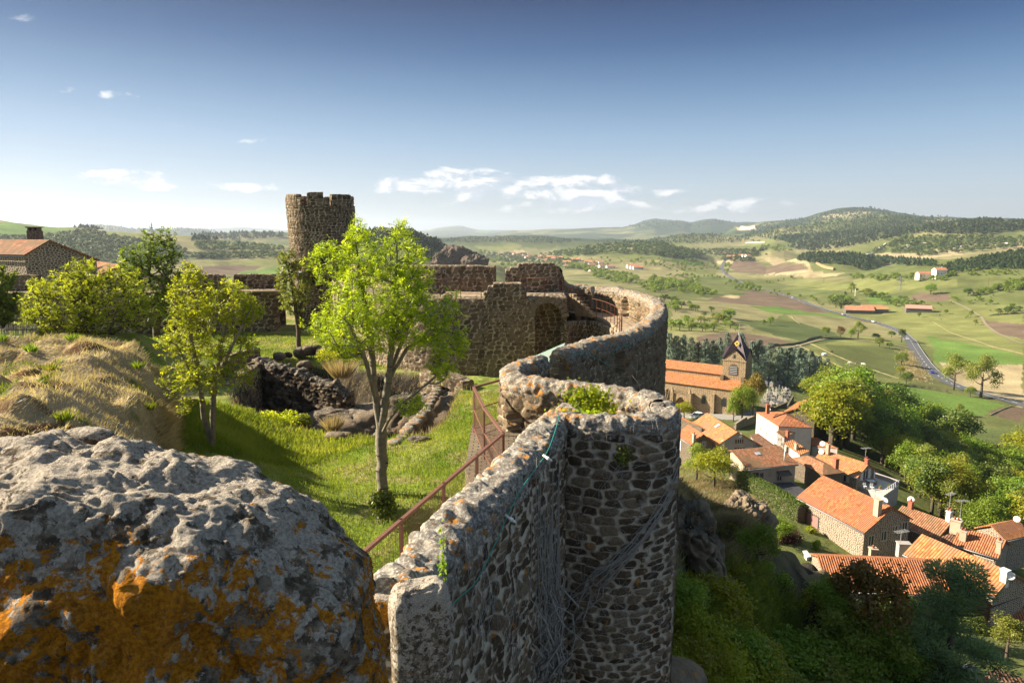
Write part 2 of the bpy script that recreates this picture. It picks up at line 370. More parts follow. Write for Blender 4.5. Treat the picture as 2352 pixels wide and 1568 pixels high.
def hit(u, v, zoff=0.0):
    if TAB is not None: return hits_fast([(u, v)])[0]
    r = ray(u, v); h = math.hypot(r[0], r[1]); a = math.atan2(r[0], r[1]); t = r[2]/h
    T = Tpol(np.full(_R.shape, a), _R)+zoff; below = _R*t < T; below &= _R > 14
    if not below.any(): i = len(_R)-1; rr = _R[i]
    else:
        i = int(np.argmax(below))
        if i == 0: rr = _R[0]
        else:
            d0 = _R[i-1]*t-T[i-1]; d1 = _R[i]*t-T[i]; k = d0/(d0-d1) if d0 != d1 else 0; rr = _R[i-1]+k*(_R[i]-_R[i-1])
    x, y = rr*math.sin(a), rr*math.cos(a); return np.array((x, y, float(Txy(x, y))))
def hits(uv, zoff=0.): return np.array([hit(u, v, zoff) for u, v in uv])
# colours of the land
GR, LG, BG, DG = (.122, .138, .046), (.175, .185, .062), (.12, .19, .042), (.085, .108, .038)
PL, ST, TN, DK = (.145, .105, .072), (.36, .29, .165), (.22, .20, .095), (.035, .055, .022)
FIELDS = [  # colour, outline
 (TN, [(1540, 700), (1700, 690), (1800, 720), (1720, 760), (1540, 780)]),
 (DG, [(1690, 735), (1860, 740), (2000, 800), (1960, 815), (1860, 790), (1780, 770)]),
 (PL, [(1600, 772), (1700, 762), (1790, 778), (1830, 792), (1700, 800), (1600, 800)]),
 (ST, [(1640, 672), (1780, 690), (1800, 706), (1690, 694), (1630, 684)]),
 (PL, [(1625, 690), (1700, 698), (1810, 706), (1850, 716), (1830, 712), (1740, 668), (1690, 665), (1750, 690), (1640, 680)]),
 (PL, [(1735, 668), (1790, 672), (1900, 718), (1840, 715), (1700, 695), (1620, 690), (1690, 686)]),
 (BG, [(1722, 703), (1780, 703), (1850, 716), (1960, 728), (1870, 730), (1760, 716)]),
 (TN, [(1800, 722), (1960, 730), (2040, 760), (2050, 775), (1900, 760), (1850, 745)]),
 (LG, [(1540, 740), (1700, 745), (1660, 760), (1540, 765)]),
 (LG, [(1830, 800), (1990, 770), (2100, 830), (2140, 870), (2060, 890), (1960, 870), (1880, 830)]),
 (GR, [(1900, 792), (2040, 795), (2080, 830), (2050, 870), (1940, 850)]),
 (BG, [(2000, 872), (2120, 890), (2250, 915), (2305, 930), (2280, 950), (2200, 958), (2100, 945), (2020, 900)]),
 (LG, [(1900, 700), (2352, 700), (2352, 800), (2200, 830), (2140, 800), (2080, 765), (2000, 735)]),
 (LG, [(2140, 800), (2352, 790), (2352, 840), (2180, 835)]),
 (BG, [(2130, 770), (2352, 820), (2352, 835), (2150, 835)]),
 (ST, [(2160, 832), (2352, 838), (2352, 925), (2260, 905), (2200, 880)]),
 (PL, [(2255, 735), (2352, 745), (2352, 780), (2290, 765)]),
 (PL, [(2270, 945), (2330, 930), (2352, 938), (2352, 970), (2290, 955)]),
 (PL, [(2085, 680), (2110, 673), (2180, 675), (2190, 685), (2160, 693), (2100, 692)]),
 (LG, [(1800, 640), (1990, 640), (2100, 650), (2200, 640), (2200, 660), (2000, 675), (1850, 665)]),
 (BG, [(1985, 680), (2060, 680), (2080, 695), (2000, 697)]),
 (PL, [(1695, 595), (1720, 593), (1850, 612), (1860, 620), (1780, 627), (1690, 625), (1675, 610)]),
 (ST, [(1750, 592), (1800, 594), (1870, 625), (1940, 628), (1920, 634), (1760, 630), (1800, 624), (1860, 618)]),
 (ST, [(1640, 594), (1690, 592), (1680, 607), (1640, 602)]),
 (BG, [(1545, 603), (1600, 600), (1625, 607), (1590, 612)]), (LG, [(1545, 618), (1640, 620), (1650, 635), (1545, 635)]),
 (PL, [(1500, 606), (1560, 610), (1580, 622), (1500, 612)]),
 (ST, [(2140, 570), (2210, 565), (2210, 585), (2160, 590), (2150, 575)]), (ST, [(2000, 583), (2080, 580), (2180, 585), (2100, 600)]),
 (ST, [(2270, 560), (2352, 555), (2352, 570), (2290, 573)]), (TN, [(2180, 560), (2260, 555), (2300, 570), (2220, 575)]),
 (LG, [(1700, 565), (1750, 552), (1790, 548), (1760, 565)]), (ST, [(1690, 522), (1730, 520), (1740, 528), (1700, 530)]),
 (ST, [(1880, 498), (1990, 487), (2000, 490), (1900, 502)]), (TN, [(2120, 507), (2230, 503), (2260, 507), (2150, 512)]),
 (ST, [(980, 561), (1060, 564), (1055, 570), (985, 567)]), (LG, [(1090, 566), (1200, 562), (1190, 575), (1110, 575)]), (ST, [(1150, 580), (1200, 572), (1210, 580), (1160, 586)]),
 (BG, [(1110, 520), (1150, 525), (1120, 535), (1090, 533)]), (TN, [(1180, 525), (1230, 530), (1190, 535)]),
 (LG, [(460, 600), (650, 596), (655, 612), (560, 612), (470, 605)]), (PL, [(460, 612), (540, 608), (600, 612), (540, 632), (440, 632)]), (BG, [(560, 622), (660, 608), (660, 640), (540, 640)]),
 (TN, [(450, 596), (650, 560), (660, 590), (500, 600)]), (LG, [(540, 575), (640, 580), (620, 590), (540, 588)]),
 (BG, [(-200, 505), (0, 512), (60, 517), (180, 523), (150, 530), (0, 540), (-200, 540)]), (LG, [(180, 523), (300, 535), (350, 545), (300, 548), (230, 535)]),
 (TN, [(1300, 610), (1540, 600), (1600, 640), (1540, 660), (1400, 640)]), (GR, [(1530, 640), (1760, 640), (1900, 660), (1750, 660), (1540, 690)]),
 (TN, [(1540, 580), (1660, 588), (1640, 592), (1540, 592)]),
]
FOREST_GROUND = []
ROADS = {'road': [(2420, 958, 7.5), (2352, 932, 7.5), (2300, 917, 7.5), (2240, 902, 7.5), (2180, 880, 7.5), (2140, 852, 7.5), (2115, 822, 7.5), (2098, 795, 7.5), (2080, 772, 7.5), (2052, 755, 7.5), (2015, 742, 7.5), (1975, 733, 7.5), (1935, 722, 7.5), (1890, 710, 7.5), (1850, 695, 7.5), (1820, 683, 7.5), (1790, 674, 7.5), (1740, 664, 7.5), (1700, 648, 7.5), (1670, 632, 7.5), (1658, 618, 8), (1662, 604, 9), (1668, 596, 9)]}
def spline(P, n):
    P = np.asarray(P, float); k = len(P); out = []
    for i in range(k-1):
        p0, p1, p2, p3 = P[max(i-1, 0)], P[i], P[i+1], P[min(i+2, k-1)]
        for t in np.arange(n)/n:
            out.append(.5*((2*p1)+(-p0+p2)*t+(2*p0-5*p1+4*p2-p3)*t*t+(-p0+3*p1-3*p2+p3)*t**3))
    out.append(P[-1]); return np.array(out)
def terrain():
    az = np.linspace(R(-56), R(54), 1350)
    rr = np.concatenate([np.arange(9, 60, .45), np.exp(np.arange(math.log(60), math.log(1200), .0075)), np.exp(np.arange(math.log(1207), math.log(25000), .0125))])
    A, RR = np.meshgrid(az, rr, indexing='ij'); sh = A.shape; a = A.ravel(); r = RR.ravel()
    z = np.concatenate([Tpol(a[i:i+200000], r[i:i+200000]) for i in range(0, len(a), 200000)])
    global TAB; TAB = (az, rr, z.reshape(sh).astype(np.float64))
    x, y = r*np.sin(a), r*np.cos(a)
    col = np.empty((len(a), 3)); col[:] = GR
    tn = np.array(TN); dn = np.array(DG)
    k = sst(fbm(x/150, y/150, o=3, seed=31), -.2, .6)[:, None]; col = col*(1-k)+tn*k
    k = sst(fbm(x/60, y/60, o=3, seed=37), .1, .7)[:, None]; col = col*(1-k*.7)+dn*k*.7
    # far hills are wooded
    hz = sst(r, 2200, 3200)*sst(fbm(x/500, y/500, o=4, seed=41), -.45, -.1); k = hz[:, None]; col = col*(1-k)+np.array(DK)*k
    bb = np.stack([x, y], 1)
    for c, P in FIELDS+FOREST_GROUND:
        W3 = hits(P); 
        if len(W3) < 3: continue
        lo = W3.min(0); hi = W3.max(0)
        sel = np.nonzero((x >= lo[0]) & (x <= hi[0]) & (y >= lo[1]) & (y <= hi[1]))[0]
        if len(sel) == 0: continue
        jx = x[sel]+vn(x[sel]/14, y[sel]/14, seed=4)*2*sst(r[sel], 200, 400); ip = inpoly(jx, y[sel], W3[:, :2]); col[sel[ip]] = c
    # steep castle slope: rock and dry grass
    sl = (r < 90) & (dpoly(x, y, plate) < 30); k = sst(vn(x/2.2, y/2.2, z/2.2, seed=77)+.5*vn(x/.8, y/.8, z/.8, seed=78), -.3, .5)
    kk = k[sl][:, None]; col[sl] = np.array((.05, .043, .033))*(1-kk)+np.array((.20, .165, .09))*kk
    col *= (1+.18*fbm(x/25, y/25, o=3, seed=55))[:, None]
    col = np.clip(col, .01, 1)
    V = np.stack([x, y, z], 1).astype(np.float32); n, m = sh
    split = int(np.searchsorted(rr, 2200))
    idx = np.arange(n*m).reshape(n, m)
    for nm, j0, j1 in (('ground', 0, split), ('hills', split-1, m)):
        sub = idx[:, j0:j1].ravel(); me = mesh_np(nm, V[sub], grid_faces(n, j1-j0)[:, ::-1], {'col': col[sub]})
        tag(link(nm, me, M_land), kind='structure')
m_, q = mat('land'); c = obco(q); cc = q.attr('col').outputs['Color']
nn = q.noise(c, .9, 6, .7); nb = q.noise(c, .06, 5, .6)
k = q.n('MapRange', i0=nn, i1=.3, i2=.7, i3=.72, i4=1.28).outputs[0]; k2 = q.n('MapRange', i0=nb, i1=.3, i2=.7, i3=.82, i4=1.18).outputs[0]; k = q.math('MULTIPLY', k, k2)
M_land = fin(m_, q, q.mix(1.0, cc, q.n('CombineColor', i0=k, i1=k, i2=k).outputs[0], 'MULTIPLY'), 1.0, q.bump(nn, .6, .5), .05)
terrain()
def asphalt():
    m, q = mat('asphalt'); c = obco(q); n = q.noise(c, 3, 5)
    return fin(m, q, q.mix(n, (.075, .078, .085), (.12, .12, .125)), .85)
M_asph = asphalt(); M_white = simple('road_paint', (.75, .75, .72))
def ribbon(name, pts, w, mat_, zo=.25, n=8, crossn=4, lab=None):
    P = spline(hits(pts)[:, :2], n); T = np.gradient(P, axis=0); T /= np.linalg.norm(T, axis=1)[:, None]; N = np.stack([-T[:, 1], T[:, 0]], 1)
    V = []
    for k in np.linspace(-.5, .5, crossn+1):
        Q = P+N*w*k; V.append(np.column_stack([Q, Txy(Q[:, 0], Q[:, 1])+zo]))
    V = np.stack(V, 1); V[:, :, 2] = np.maximum(V[:, :, 2].mean(1, keepdims=True), V[:, :, 2]*.5+V[:, :, 2].max(1, keepdims=True)*.5)
    me = mesh_np(name, V.reshape(-1, 3), grid_faces(len(P), crossn+1)); o = link(name, me, mat_); return o, P, N, V
o, rP, rN, rV = ribbon('road', [(u, v) for u, v, w in ROADS['road']], 7.6, M_asph, .35); tag(o, kind='structure')
mk = MB()
def roadz(i, f): return rV[min(i, len(rV)-1), 2, 2]*(1-f)+rV[min(i+1, len(rV)-1), 2, 2]*f+.03
seg = np.linalg.norm(np.diff(rP, axis=0), axis=1); cum = np.concatenate([[0], np.cumsum(seg)])
def at_len(L, off):
    i = int(np.clip(np.searchsorted(cum, L)-1, 0, len(seg)-1)); f = (L-cum[i])/seg[i]; p = rP[i]*(1-f)+rP[i+1]*f+rN[i]*off; return (p[0], p[1], roadz(i, f))
L = 0
while L < min(cum[-1], 1100)-8:
    mk.poly([at_len(L, -.12), at_len(L+3, -.12), at_len(L+3, .12), at_len(L, .12)]); L += 7.5
for off in (-3.4, 3.4):
    L = 0
    while L < min(cum[-1], 1300)-8: mk.poly([at_len(L, off-.09), at_len(L+8, off-.09), at_len(L+8, off+.09), at_len(L, off+.09)]); L += 8
tag(mk.build('road_markings', M_white), kind='structure')
m_, q = mat('earth_track'); n = q.noise(obco(q), 1.2, 5); M_track = fin(m_, q, q.mix(n, (.20, .165, .10), (.29, .24, .155)), 1)
for P, w in (([(1690, 818), (1760, 808), (1830, 795), (1880, 782), (1930, 778), (1985, 783), (2040, 790), (2095, 800)], 2.2),
             ([(2350, 790), (2290, 765), (2262, 742), (2250, 725), (2215, 705), (2180, 690)], 2.2)):
    o, *_ = ribbon('path', P, w, M_track, .3); tag(o, kind='structure')
# ================================================================== castle
def resample(P, ds, closed=False):
    P = spline(P, 14); seg = np.linalg.norm(np.diff(P[:, :2], axis=0), axis=1); c = np.concatenate([[0], np.cumsum(seg)])
    n = max(2, int(round(c[-1]/ds))); s = np.linspace(0, c[-1], n+1); return s, np.stack([np.interp(s, c, P[:, k]) for k in range(P.shape[1])], 1)
def wall(name, P, zo, zi, th, ds, dh, mt, parent=None, cop=.22, cell=(.42, .24), amp=.03, rough=.02, cren=(), rec=(), seed=0, caps=(1, 1), top_noise=.03, topf=None, zt_fixed=None):
    """P: rows (x, y, ztop). outer side is on the right of the direction of travel."""
    s, Q = resample(P, ds); n = len(s); T = np.gradient(Q[:, :2], axis=0); T /= np.linalg.norm(T, axis=1)[:, None]+1e-9
    Rt = np.stack([T[:, 1], -T[:, 0]], 1); zt = Q[:, 2].copy()
    def s_at(x, y): return s[np.argmin((Q[:, 0]-x)**2+(Q[:, 1]-y)**2)]
    zt += top_noise*fbm(s*1.3, seed+.5, o=4, seed=seed)
    for (x, y, w, zl) in cren:
        sc = s_at(x, y); zt = np.where(np.abs(s-sc) < w/2, np.minimum(zt, zl+.02*vn(s*9, 0)), zt)
    if topf: zt = topf(s, zt)
    nO = max(2, int((Q[:, 2].max()-zo)/dh)); nI = max(2, int((Q[:, 2].max()-zi)/dh)); nC = max(6, int((th+cop*1.2)/dh))
    fo = np.arange(nO)/nO; fi = 1-np.arange(1, nI+1)/nI; w = np.linspace(0, math.pi, nC+1)
    cw = np.cos(w); sw = np.sin(w); ca = np.sign(cw)*np.abs(cw)**.7; sa = np.abs(sw)**.7
    ac = np.concatenate([np.full(nO, .5), ca*.5, np.full(nI, -.5)])*th
    Zc = np.concatenate([zo+(zt[:, None]-cop-zo)*fo[None], (zt[:, None]-cop)+cop*sa[None], zi+(zt[:, None]-cop-zi)*fi[None]], 1)
    side = np.concatenate([np.ones(nO), np.zeros(nC+1), -np.ones(nI)])
    H = np.concatenate([Zc[:, :nO], (zt[:, None]-cop)+np.linspace(0, th*1.3, nC+1)[None], Zc[:, nO+nC+1:]+37.3], 1)
    px = Q[:, 0][:, None]+Rt[:, 0][:, None]*ac[None]; py = Q[:, 1][:, None]+Rt[:, 1][:, None]*ac[None]
    SS = np.broadcast_to(s[:, None], H.shape)
    e, t = masonry(SS*1.0, H, cell[0], cell[1], seed); V = np.stack([px, py, Zc], -1)
    a = np.gradient(V, axis=0); b = np.gradient(V, axis=1); N = np.cross(a, b); N /= np.linalg.norm(N, axis=-1)[..., None]+1e-9
    N[:, :, 0] = np.where(np.abs(side) == 1, (Rt[:, 0][:, None]*side[None]), N[:, :, 0]); N[:, :, 1] = np.where(np.abs(side) == 1, (Rt[:, 1][:, None]*side[None]), N[:, :, 1]); N[:, :, 2] = np.where(np.abs(side) == 1, 0, N[:, :, 2])
    N[:, side == 0] *= np.where((N[:, side == 0, 2] < 0)[..., None], -1, 1)
    disp = amp*sst(e, .03, .22)*(.5+t)*np.where(side == 0, .35, 1)[None]+np.where(side == 0, rough*.9, 0)[None]*fbm(px*7, py*7, Zc*7, o=3, seed=seed+33)+rough*fbm(px*3.1, py*3.1, Zc*3.1, o=4, seed=seed+3)+rough*.6*fbm(px*11, py*11, Zc*11, o=2, seed=seed+13)
    top = np.clip(1-(zt[:, None]-cop-Zc)/.45, 0, 1)
    for (sd, x, y, hw, z0, z1, dep, arch) in rec:
        sc = s_at(x, y); ds_ = np.abs(SS-sc); zz = z1-(hw-np.sqrt(np.maximum(hw*hw-ds_*ds_, 0)) if arch else 0)
        ins = (ds_ < hw) & (Zc > z0) & (Zc < zz) & (side[None] == sd); disp = np.where(ins, disp-dep, disp)
    V = V+N*disp[..., None]
    if caps[0]:
        L = []
        for k in (0.0, .45, .8): c0 = Q[0, :2]; w_ = V[0].copy(); w_[:, :2] = c0+(w_[:, :2]-c0)*k-T[0]*.05*(1-k)*vn(w_[:, 2]*4, k)[:, None]; w_[:, 2] = np.where(side == 0, (zt[0]-cop)+(w_[:, 2]-zt[0]+cop)*1.0, w_[:, 2]); L.append(w_)
        V = np.concatenate([np.array(L), V], 0); pad = lambda A: np.concatenate([A[:1]]*3+[A], 0)
        acp = ac[None]*np.array([0, .45, .8])[:, None]; e0, t0 = masonry(acp+5, H[:1]*np.ones((3, 1)), cell[0], cell[1], seed+1)
        e = np.concatenate([e0, e]); t = np.concatenate([t0, t]); top = pad(top)
    if caps[1]:
        L = []
        for k in (.8, .45, 0.0): c0 = Q[-1, :2]; w_ = V[-1 if not L else -1].copy(); w_[:, :2] = c0+(w_[:, :2]-c0)*k; L.append(w_)
        V = np.concatenate([V, np.array(L)], 0); e = np.concatenate([e]+[e[-1:]]*3); t = np.concatenate([t]+[t[-1:]]*3); top = np.concatenate([top]+[top[-1:]]*3)
    me = mesh_np(name, V.reshape(-1, 3), grid_faces(V.shape[0], V.shape[1]), {'edge': e.ravel(), 'tone': t.ravel(), 'top': top.ravel()})
    return link(name, me, mt, parent)
ZR = -3.4
# --- the enclosing wall: straight stretch, turret and bastion follow one another
def xyz(u, v, z): p = PZ(u, v, z); return (p[0], p[1], z)
cw_ = empty('curtain_wall', (-1.2, 6.5, -14)); tag(cw_, 'long rough stone wall with lichened rounded coping leading away to the ruined turret', 'castle wall')
def put(o, parent):                                        # parent keeping world coordinates
    o.parent = parent; o.matrix_parent_inverse = Matrix.LocRotScale(parent.location, parent.rotation_euler, None).inverted(); return o
W1 = [xyz(905, 1345, -3.25), xyz(950, 1285, ZR+.1), xyz(1040, 1190, ZR+.03), xyz(1130, 1103, ZR), xyz(1213, 1017, ZR), xyz(1275, 950, ZR), (1.15, 12.9, ZR)]
put(wall('wall_face', W1, -9.5, -6.5, .56, .03, .03, M_turret, None, cop=.2, cell=(.34, .2), amp=.03, rough=.045, seed=4, top_noise=.06,
     rec=[(1, -.75, 8.4, .13, -5.3, -4.35, .3, True)]), cw_)
tu = empty('turret', (2, 13.6, -14)); tag(tu, 'half round ruined stone turret with bare ivy stems at the end of the wall', 'turret')
put(wall('outer_wall', [(.9, 12.62, ZR), (1.35, 12.45, ZR), (1.9, 12.32, ZR), (2.45, 12.36, ZR), (2.85, 12.6, ZR-.02), (3.0, 12.95, ZR), (3.03, 13.3, ZR), (2.98, 13.75, ZR), (2.8, 14.15, ZR)], -13, -5.3, .5, .03, .03,
     M_turret, None, cop=.14, cell=(.35, .175), amp=.045, rough=.035, seed=9, cren=[(3.0, 13.15, .34, -4.7)], caps=(0, 0), top_noise=.07,
     rec=[(1, 2.35, 12.3, .07, -5.05, -4.8, .25, True)]), tu)
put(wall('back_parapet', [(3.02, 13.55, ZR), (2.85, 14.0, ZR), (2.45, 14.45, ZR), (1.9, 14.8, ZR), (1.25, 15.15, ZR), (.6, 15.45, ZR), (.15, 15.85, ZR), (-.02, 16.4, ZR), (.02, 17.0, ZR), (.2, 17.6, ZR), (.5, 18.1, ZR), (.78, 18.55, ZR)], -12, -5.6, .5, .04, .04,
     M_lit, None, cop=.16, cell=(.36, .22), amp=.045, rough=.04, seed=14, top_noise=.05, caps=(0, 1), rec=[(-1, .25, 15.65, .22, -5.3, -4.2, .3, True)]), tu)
ba = empty('bastion', (4, 31, -14)); tag(ba, 'large round bastion wall curving out to the right with lichened parapet and walkway', 'bastion')
BP = [(1.38, 19.5, ZR-.05), (2.05, 20.5, ZR), (3.05, 21.9, ZR), (4.2, 23.7, ZR), (5.35, 26.2, ZR), (6.35, 29.4, ZR), (6.95, 32.3, ZR), (7.2, 35.2, ZR), (7.05, 38.2, ZR), (6.6, 40.4, ZR), (5.9, 42, ZR), (5.1, 42.8, ZR), (4.2, 43.2, ZR+.05), (3.5, 43.1, ZR+.15), (3.1, 42.9, -2.95), (2.9, 42.7, -2.5), (2.75, 42.3, -2.2)]
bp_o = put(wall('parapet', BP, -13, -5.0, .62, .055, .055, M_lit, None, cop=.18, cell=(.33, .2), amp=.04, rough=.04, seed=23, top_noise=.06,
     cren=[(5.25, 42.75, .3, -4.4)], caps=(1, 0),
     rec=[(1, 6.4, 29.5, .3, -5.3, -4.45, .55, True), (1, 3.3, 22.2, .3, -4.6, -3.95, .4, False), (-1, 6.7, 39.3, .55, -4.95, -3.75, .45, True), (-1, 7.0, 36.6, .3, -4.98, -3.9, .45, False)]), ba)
put(wall('inner_wall', [(2.95, 38.0, -5.2), (3.15, 38.8, -5.2), (3.6, 39.7, -5.2), (4.6, 39.7, -5.2), (5.3, 38, -5.2), (5.65, 35.2, -5.2), (5.35, 32.4, -5.2), (4.6, 29.6, -5.2), (3.6, 27, -5.2), (2, 24.5, -5.2)][::1], -8.2, -8.2, .4, .07, .06, M_castle, None, cop=.05, cell=(.42, .27), amp=.03, seed=31, top_noise=0,
     rec=[(-1, 3.2, 38.9, .5, -8, -5.7, .5, True)]), ba)
# walkway of the bastion with corbels
wk = MB(); s_, Qb = resample([p for p in BP[4:15]], .5); Tb = np.gradient(Qb[:, :2], axis=0); Tb /= np.linalg.norm(Tb, axis=1)[:, None]; Lb = np.stack([-Tb[:, 1], Tb[:, 0]], 1)
for i in range(len(s_)-1):
    a0, a1 = Qb[i, :2]+Lb[i]*.2, Qb[i+1, :2]+Lb[i+1]*.2; b0, b1 = Qb[i, :2]+Lb[i]*1.75, Qb[i+1, :2]+Lb[i+1]*1.75
    z1, z0 = -4.98, -5.16
    wk.poly([(*a0, z1), (*a1, z1), (*b1, z1), (*b0, z1)]); wk.poly([(*b0, z1), (*b1, z1), (*b1, z0), (*b0, z0)]); wk.poly([(*a0, z0), (*b0, z0), (*b1, z0), (*a1, z0)])
M_walk = simple('worn_stone_paving', (.30, .225, .15), .95, .45, 3)
put(wk.build('walkway', M_walk), ba)
for i in range(2, len(s_)-1, 3):
    cb = MB(); ang = math.atan2(Lb[i, 1], Lb[i, 0])
    for k, (L0, z) in enumerate(((1.62, -5.26), (1.5, -5.46), (1.38, -5.66))):
        p = Qb[i, :2]+Lb[i]*(L0-.25); cb.box((p[0], p[1], z), (.75-k*.12, .34, .19), ang)
    put(cb.build('corbel', M_lit_b if False else M_walk), ba)
# railings: thin rusty rail standing on something
M_rust = simple('rusty_iron', (.17, .065, .035), .7, .3, 30); M_rail = simple('rust_painted_rail', (.17, .08, .055), .55, .2, 20)
M_wire = simple('rusty_mesh_wire', (.12, .06, .04), .7, .2, 30)
def railing(label, P, h=1.05, step=1.8, r=.022, name='iron_railing', bars=(.5,), grp=None):
    e = empty(name, P[0]); P = [Vector(p) for p in P]; tag(e, label, 'railing', grp)
    t = MB(); t.tube([p+Vector((0, 0, h)) for p in P], r, 6); put(t.build('top_rail', M_rust, None, True), e)
    for b in bars: t = MB(); t.tube([p+Vector((0, 0, h*b)) for p in P], r*.8, 6); put(t.build('mid_rail', M_rust, None, True), e)
    for a, b in zip(P[:-1], P[1:]):
        n = max(1, round((b-a).length/step))
        for k in range(n+1 if b is P[-1] else n): p = a.lerp(b, k/n); put(MB().box(p+Vector((0, 0, h/2)), (.032, .032, h)).build('post', M_rust), e)
    return e
railing('thin rusty railing along the inner edge of the curved bastion walkway', [(*(Qb[i, :2]+Lb[i]*1.68), -4.98) for i in range(3, len(s_)-1, 2)], 1.0, 2.2, .014)
# --- rampart with walkway along the back
rp = empty('rampart', (-5, 40, -8)); tag(rp, 'tall brown rubble wall with stepped top and deep arched doorway behind the big tree', 'castle wall')
RW = dict(cell=(.38, .235), amp=.035, rough=.02)
ZW = -3.68
put(wall('wall', [(-12.6, 52.2, ZW), (-11, 48.5, ZW), (-8.5, 43.2, ZW), (-5.5, 39.8, ZW), (-2.5, 38.7, ZW), (1.32, 38.5, ZW)], -8.4, -8.4, 2.2, .07, .07, M_castle, None, cop=.04, seed=40, top_noise=0, caps=(0, 1), **RW), rp)
put(wall('raised_wall', [(-1.55, 37.85, -3.3), (-1.3, 37.85, -2.9), (-.6, 37.85, -2.84), (.5, 37.85, -2.86), (.78, 37.85, -3.3)], -8.4, -5, .9, .06, .06, M_castle, None, cop=.03, seed=41, top_noise=.05, topf=lambda s, z: np.select([s < .2, s < .5, s < 1.0, s < 2.15], [-3.3, -3.02, -2.86, -2.83], -3.2)+.03*vn(s*2.2, 1), **RW), rp)
put(wall('arch_wall', [(.6, 38.65, -3.62), (1.6, 38.62, -3.6), (3.0, 38.65, -3.62)], -8.4, -8, 2.4, .05, .05, M_castle, None, cop=.04, seed=42, top_noise=.03,
     rec=[(1, 2.05, 38.6, .86, -8.3, -3.86, 1.5, True)], **RW), rp)
put(wall('parapet', [(2.95, 42.9, -2.6), (2.45, 42.0, -1.95), (1.5, 41.6, -1.92), (.9, 41.55, -1.92), (.6, 41.55, -2.05), (.1, 41.5, -2.08), (-.25, 41.5, -2.4), (-.4, 41.5, -2.7)][::-1], -9, -4.6, .6, .06, .06, M_castle, None, cop=.05, seed=43, top_noise=.05, topf=lambda s, z: np.select([s < .3, s < .75, s < 2.9, s < 3.3, s < 3.7], [-2.32, -2.12, -1.93, -2.12, -2.45], -2.8)+.03*vn(s*2.2, 2), **RW), rp)
put(wall('parapet', [(-12.8, 54.4, -2.6), (-9.6, 46.5, -2.3), (-6.5, 43, -2.1), (-4, 42, -2.08), (-1.0, 41.6, -2.08)], -9, -4.6, .55, .07, .07, M_castle, None, cop=.05, seed=44, top_noise=.04, rec=[(-1, -3.3, 41.9, .2, -4.0, -3.45, .4, False)], **RW), rp)
put(wall('parapet', [(-1.1, 41.6, -3.1), (-.3, 41.5, -3.15)], -9, -4.6, .5, .07, .07, M_castle, None, cop=.05, seed=45, **RW), rp)
fl = MB(); fl.poly([(1.2, 38.2, -3.66), (2.9, 38.4, -3.66), (3.3, 42.6, -3.66), (-.4, 41.4, -3.66), (-4, 41.8, -3.66), (-4, 38.6, -3.66)]); put(fl.build('paving', M_walk), rp)
# arch stones
for (cx, cy, cz, rad, n) in ((1.97, 37.40, -4.72, .88, 11),):
    vo = MB()
    for k in range(n):
        w = math.pi*(k+.5)/n; p = (cx+rad*1.12*math.cos(w), cy, cz+rad*1.12*math.sin(w)); vo.box(p, (.40, .06, .215), 0, .95, Matrix.Rotation(-w, 3, 'Y'))
    put(vo.build('arch_stones', simple('arch_stone', (.16, .125, .09), .95, .35, 6)), rp)
# stairs down to the bastion walkway
st = MB()
for k in range(7): st.box((3.35+.17*k, 40.9-.16*k, -3.78-.18*k), (1.3, .3, .18), -.9)
put(st.build('stairs', M_walk), rp)
railing('rusty railing on the high platform above the arched doorway', [(-.9+1.7, 38.0, -3.64), (2.8, 38.0, -3.64), (3.4, 38.9, -4.2), (4.1, 39.7, -4.98)], 1.05, 1.1, .016)
railing('dark rusty railing along the rampart ledge beside the stepped wall', [(-6.5, 38.7, ZW), (-4, 38.15, ZW), (-1.7, 37.65, ZW)], 1.0, 1.4, .02, bars=(.25, .5, .75))
# --- left rampart
lr = empty('rampart', (-25, 52, -8)); tag(lr, 'long low crenellated rampart with ledge and walkway left of the round tower', 'castle wall')
put(wall('wall', [(-60, 47.5, -4.5), (-45, 49.5, -4.5), (-34, 51, -4.5), (-24, 52, -4.5), (-18.3, 52.8, -4.5)], -8.4, -8.4, 2.0, .09, .08, M_tower, None, cop=.04, seed=50, top_noise=0, cell=(.55, .32), amp=.03, rough=.01), lr)
put(wall('parapet', [(-60, 49.5, -3.3), (-45, 51.5, -3.3), (-34, 53, -3.35), (-24, 54, -3.4), (-18.2, 54.6, -3.4)], -9, -5, .5, .08, .08, M_tower, None, cop=.06, seed=51, top_noise=.06, cell=(.55, .32), amp=.03,
     cren=[(-22.35, 54, .8, -4.2), (-27, 54, .8, -4.2), (-31.5, 53, .8, -4.2), (-36, 53, .8, -4.2)], rec=[(-1, -20.6, 54.4, .25, -4.2, -3.62, .4, False), (-1, -23.3, 54.1, .22, -4.2, -3.6, .4, False)]), lr)
led = MB(); led.box((-22, 51.2, -4.52), (9, .5, .12), .10); put(led.build('ledge', M_walk), lr)
railing('thin rusty railing along the low rampart left of the tower', [(-30, 50.6, -4.45), (-24, 51.2, -4.45), (-18.8, 51.7, -4.45)], 1.0, 2.2, .02, bars=(.5,))
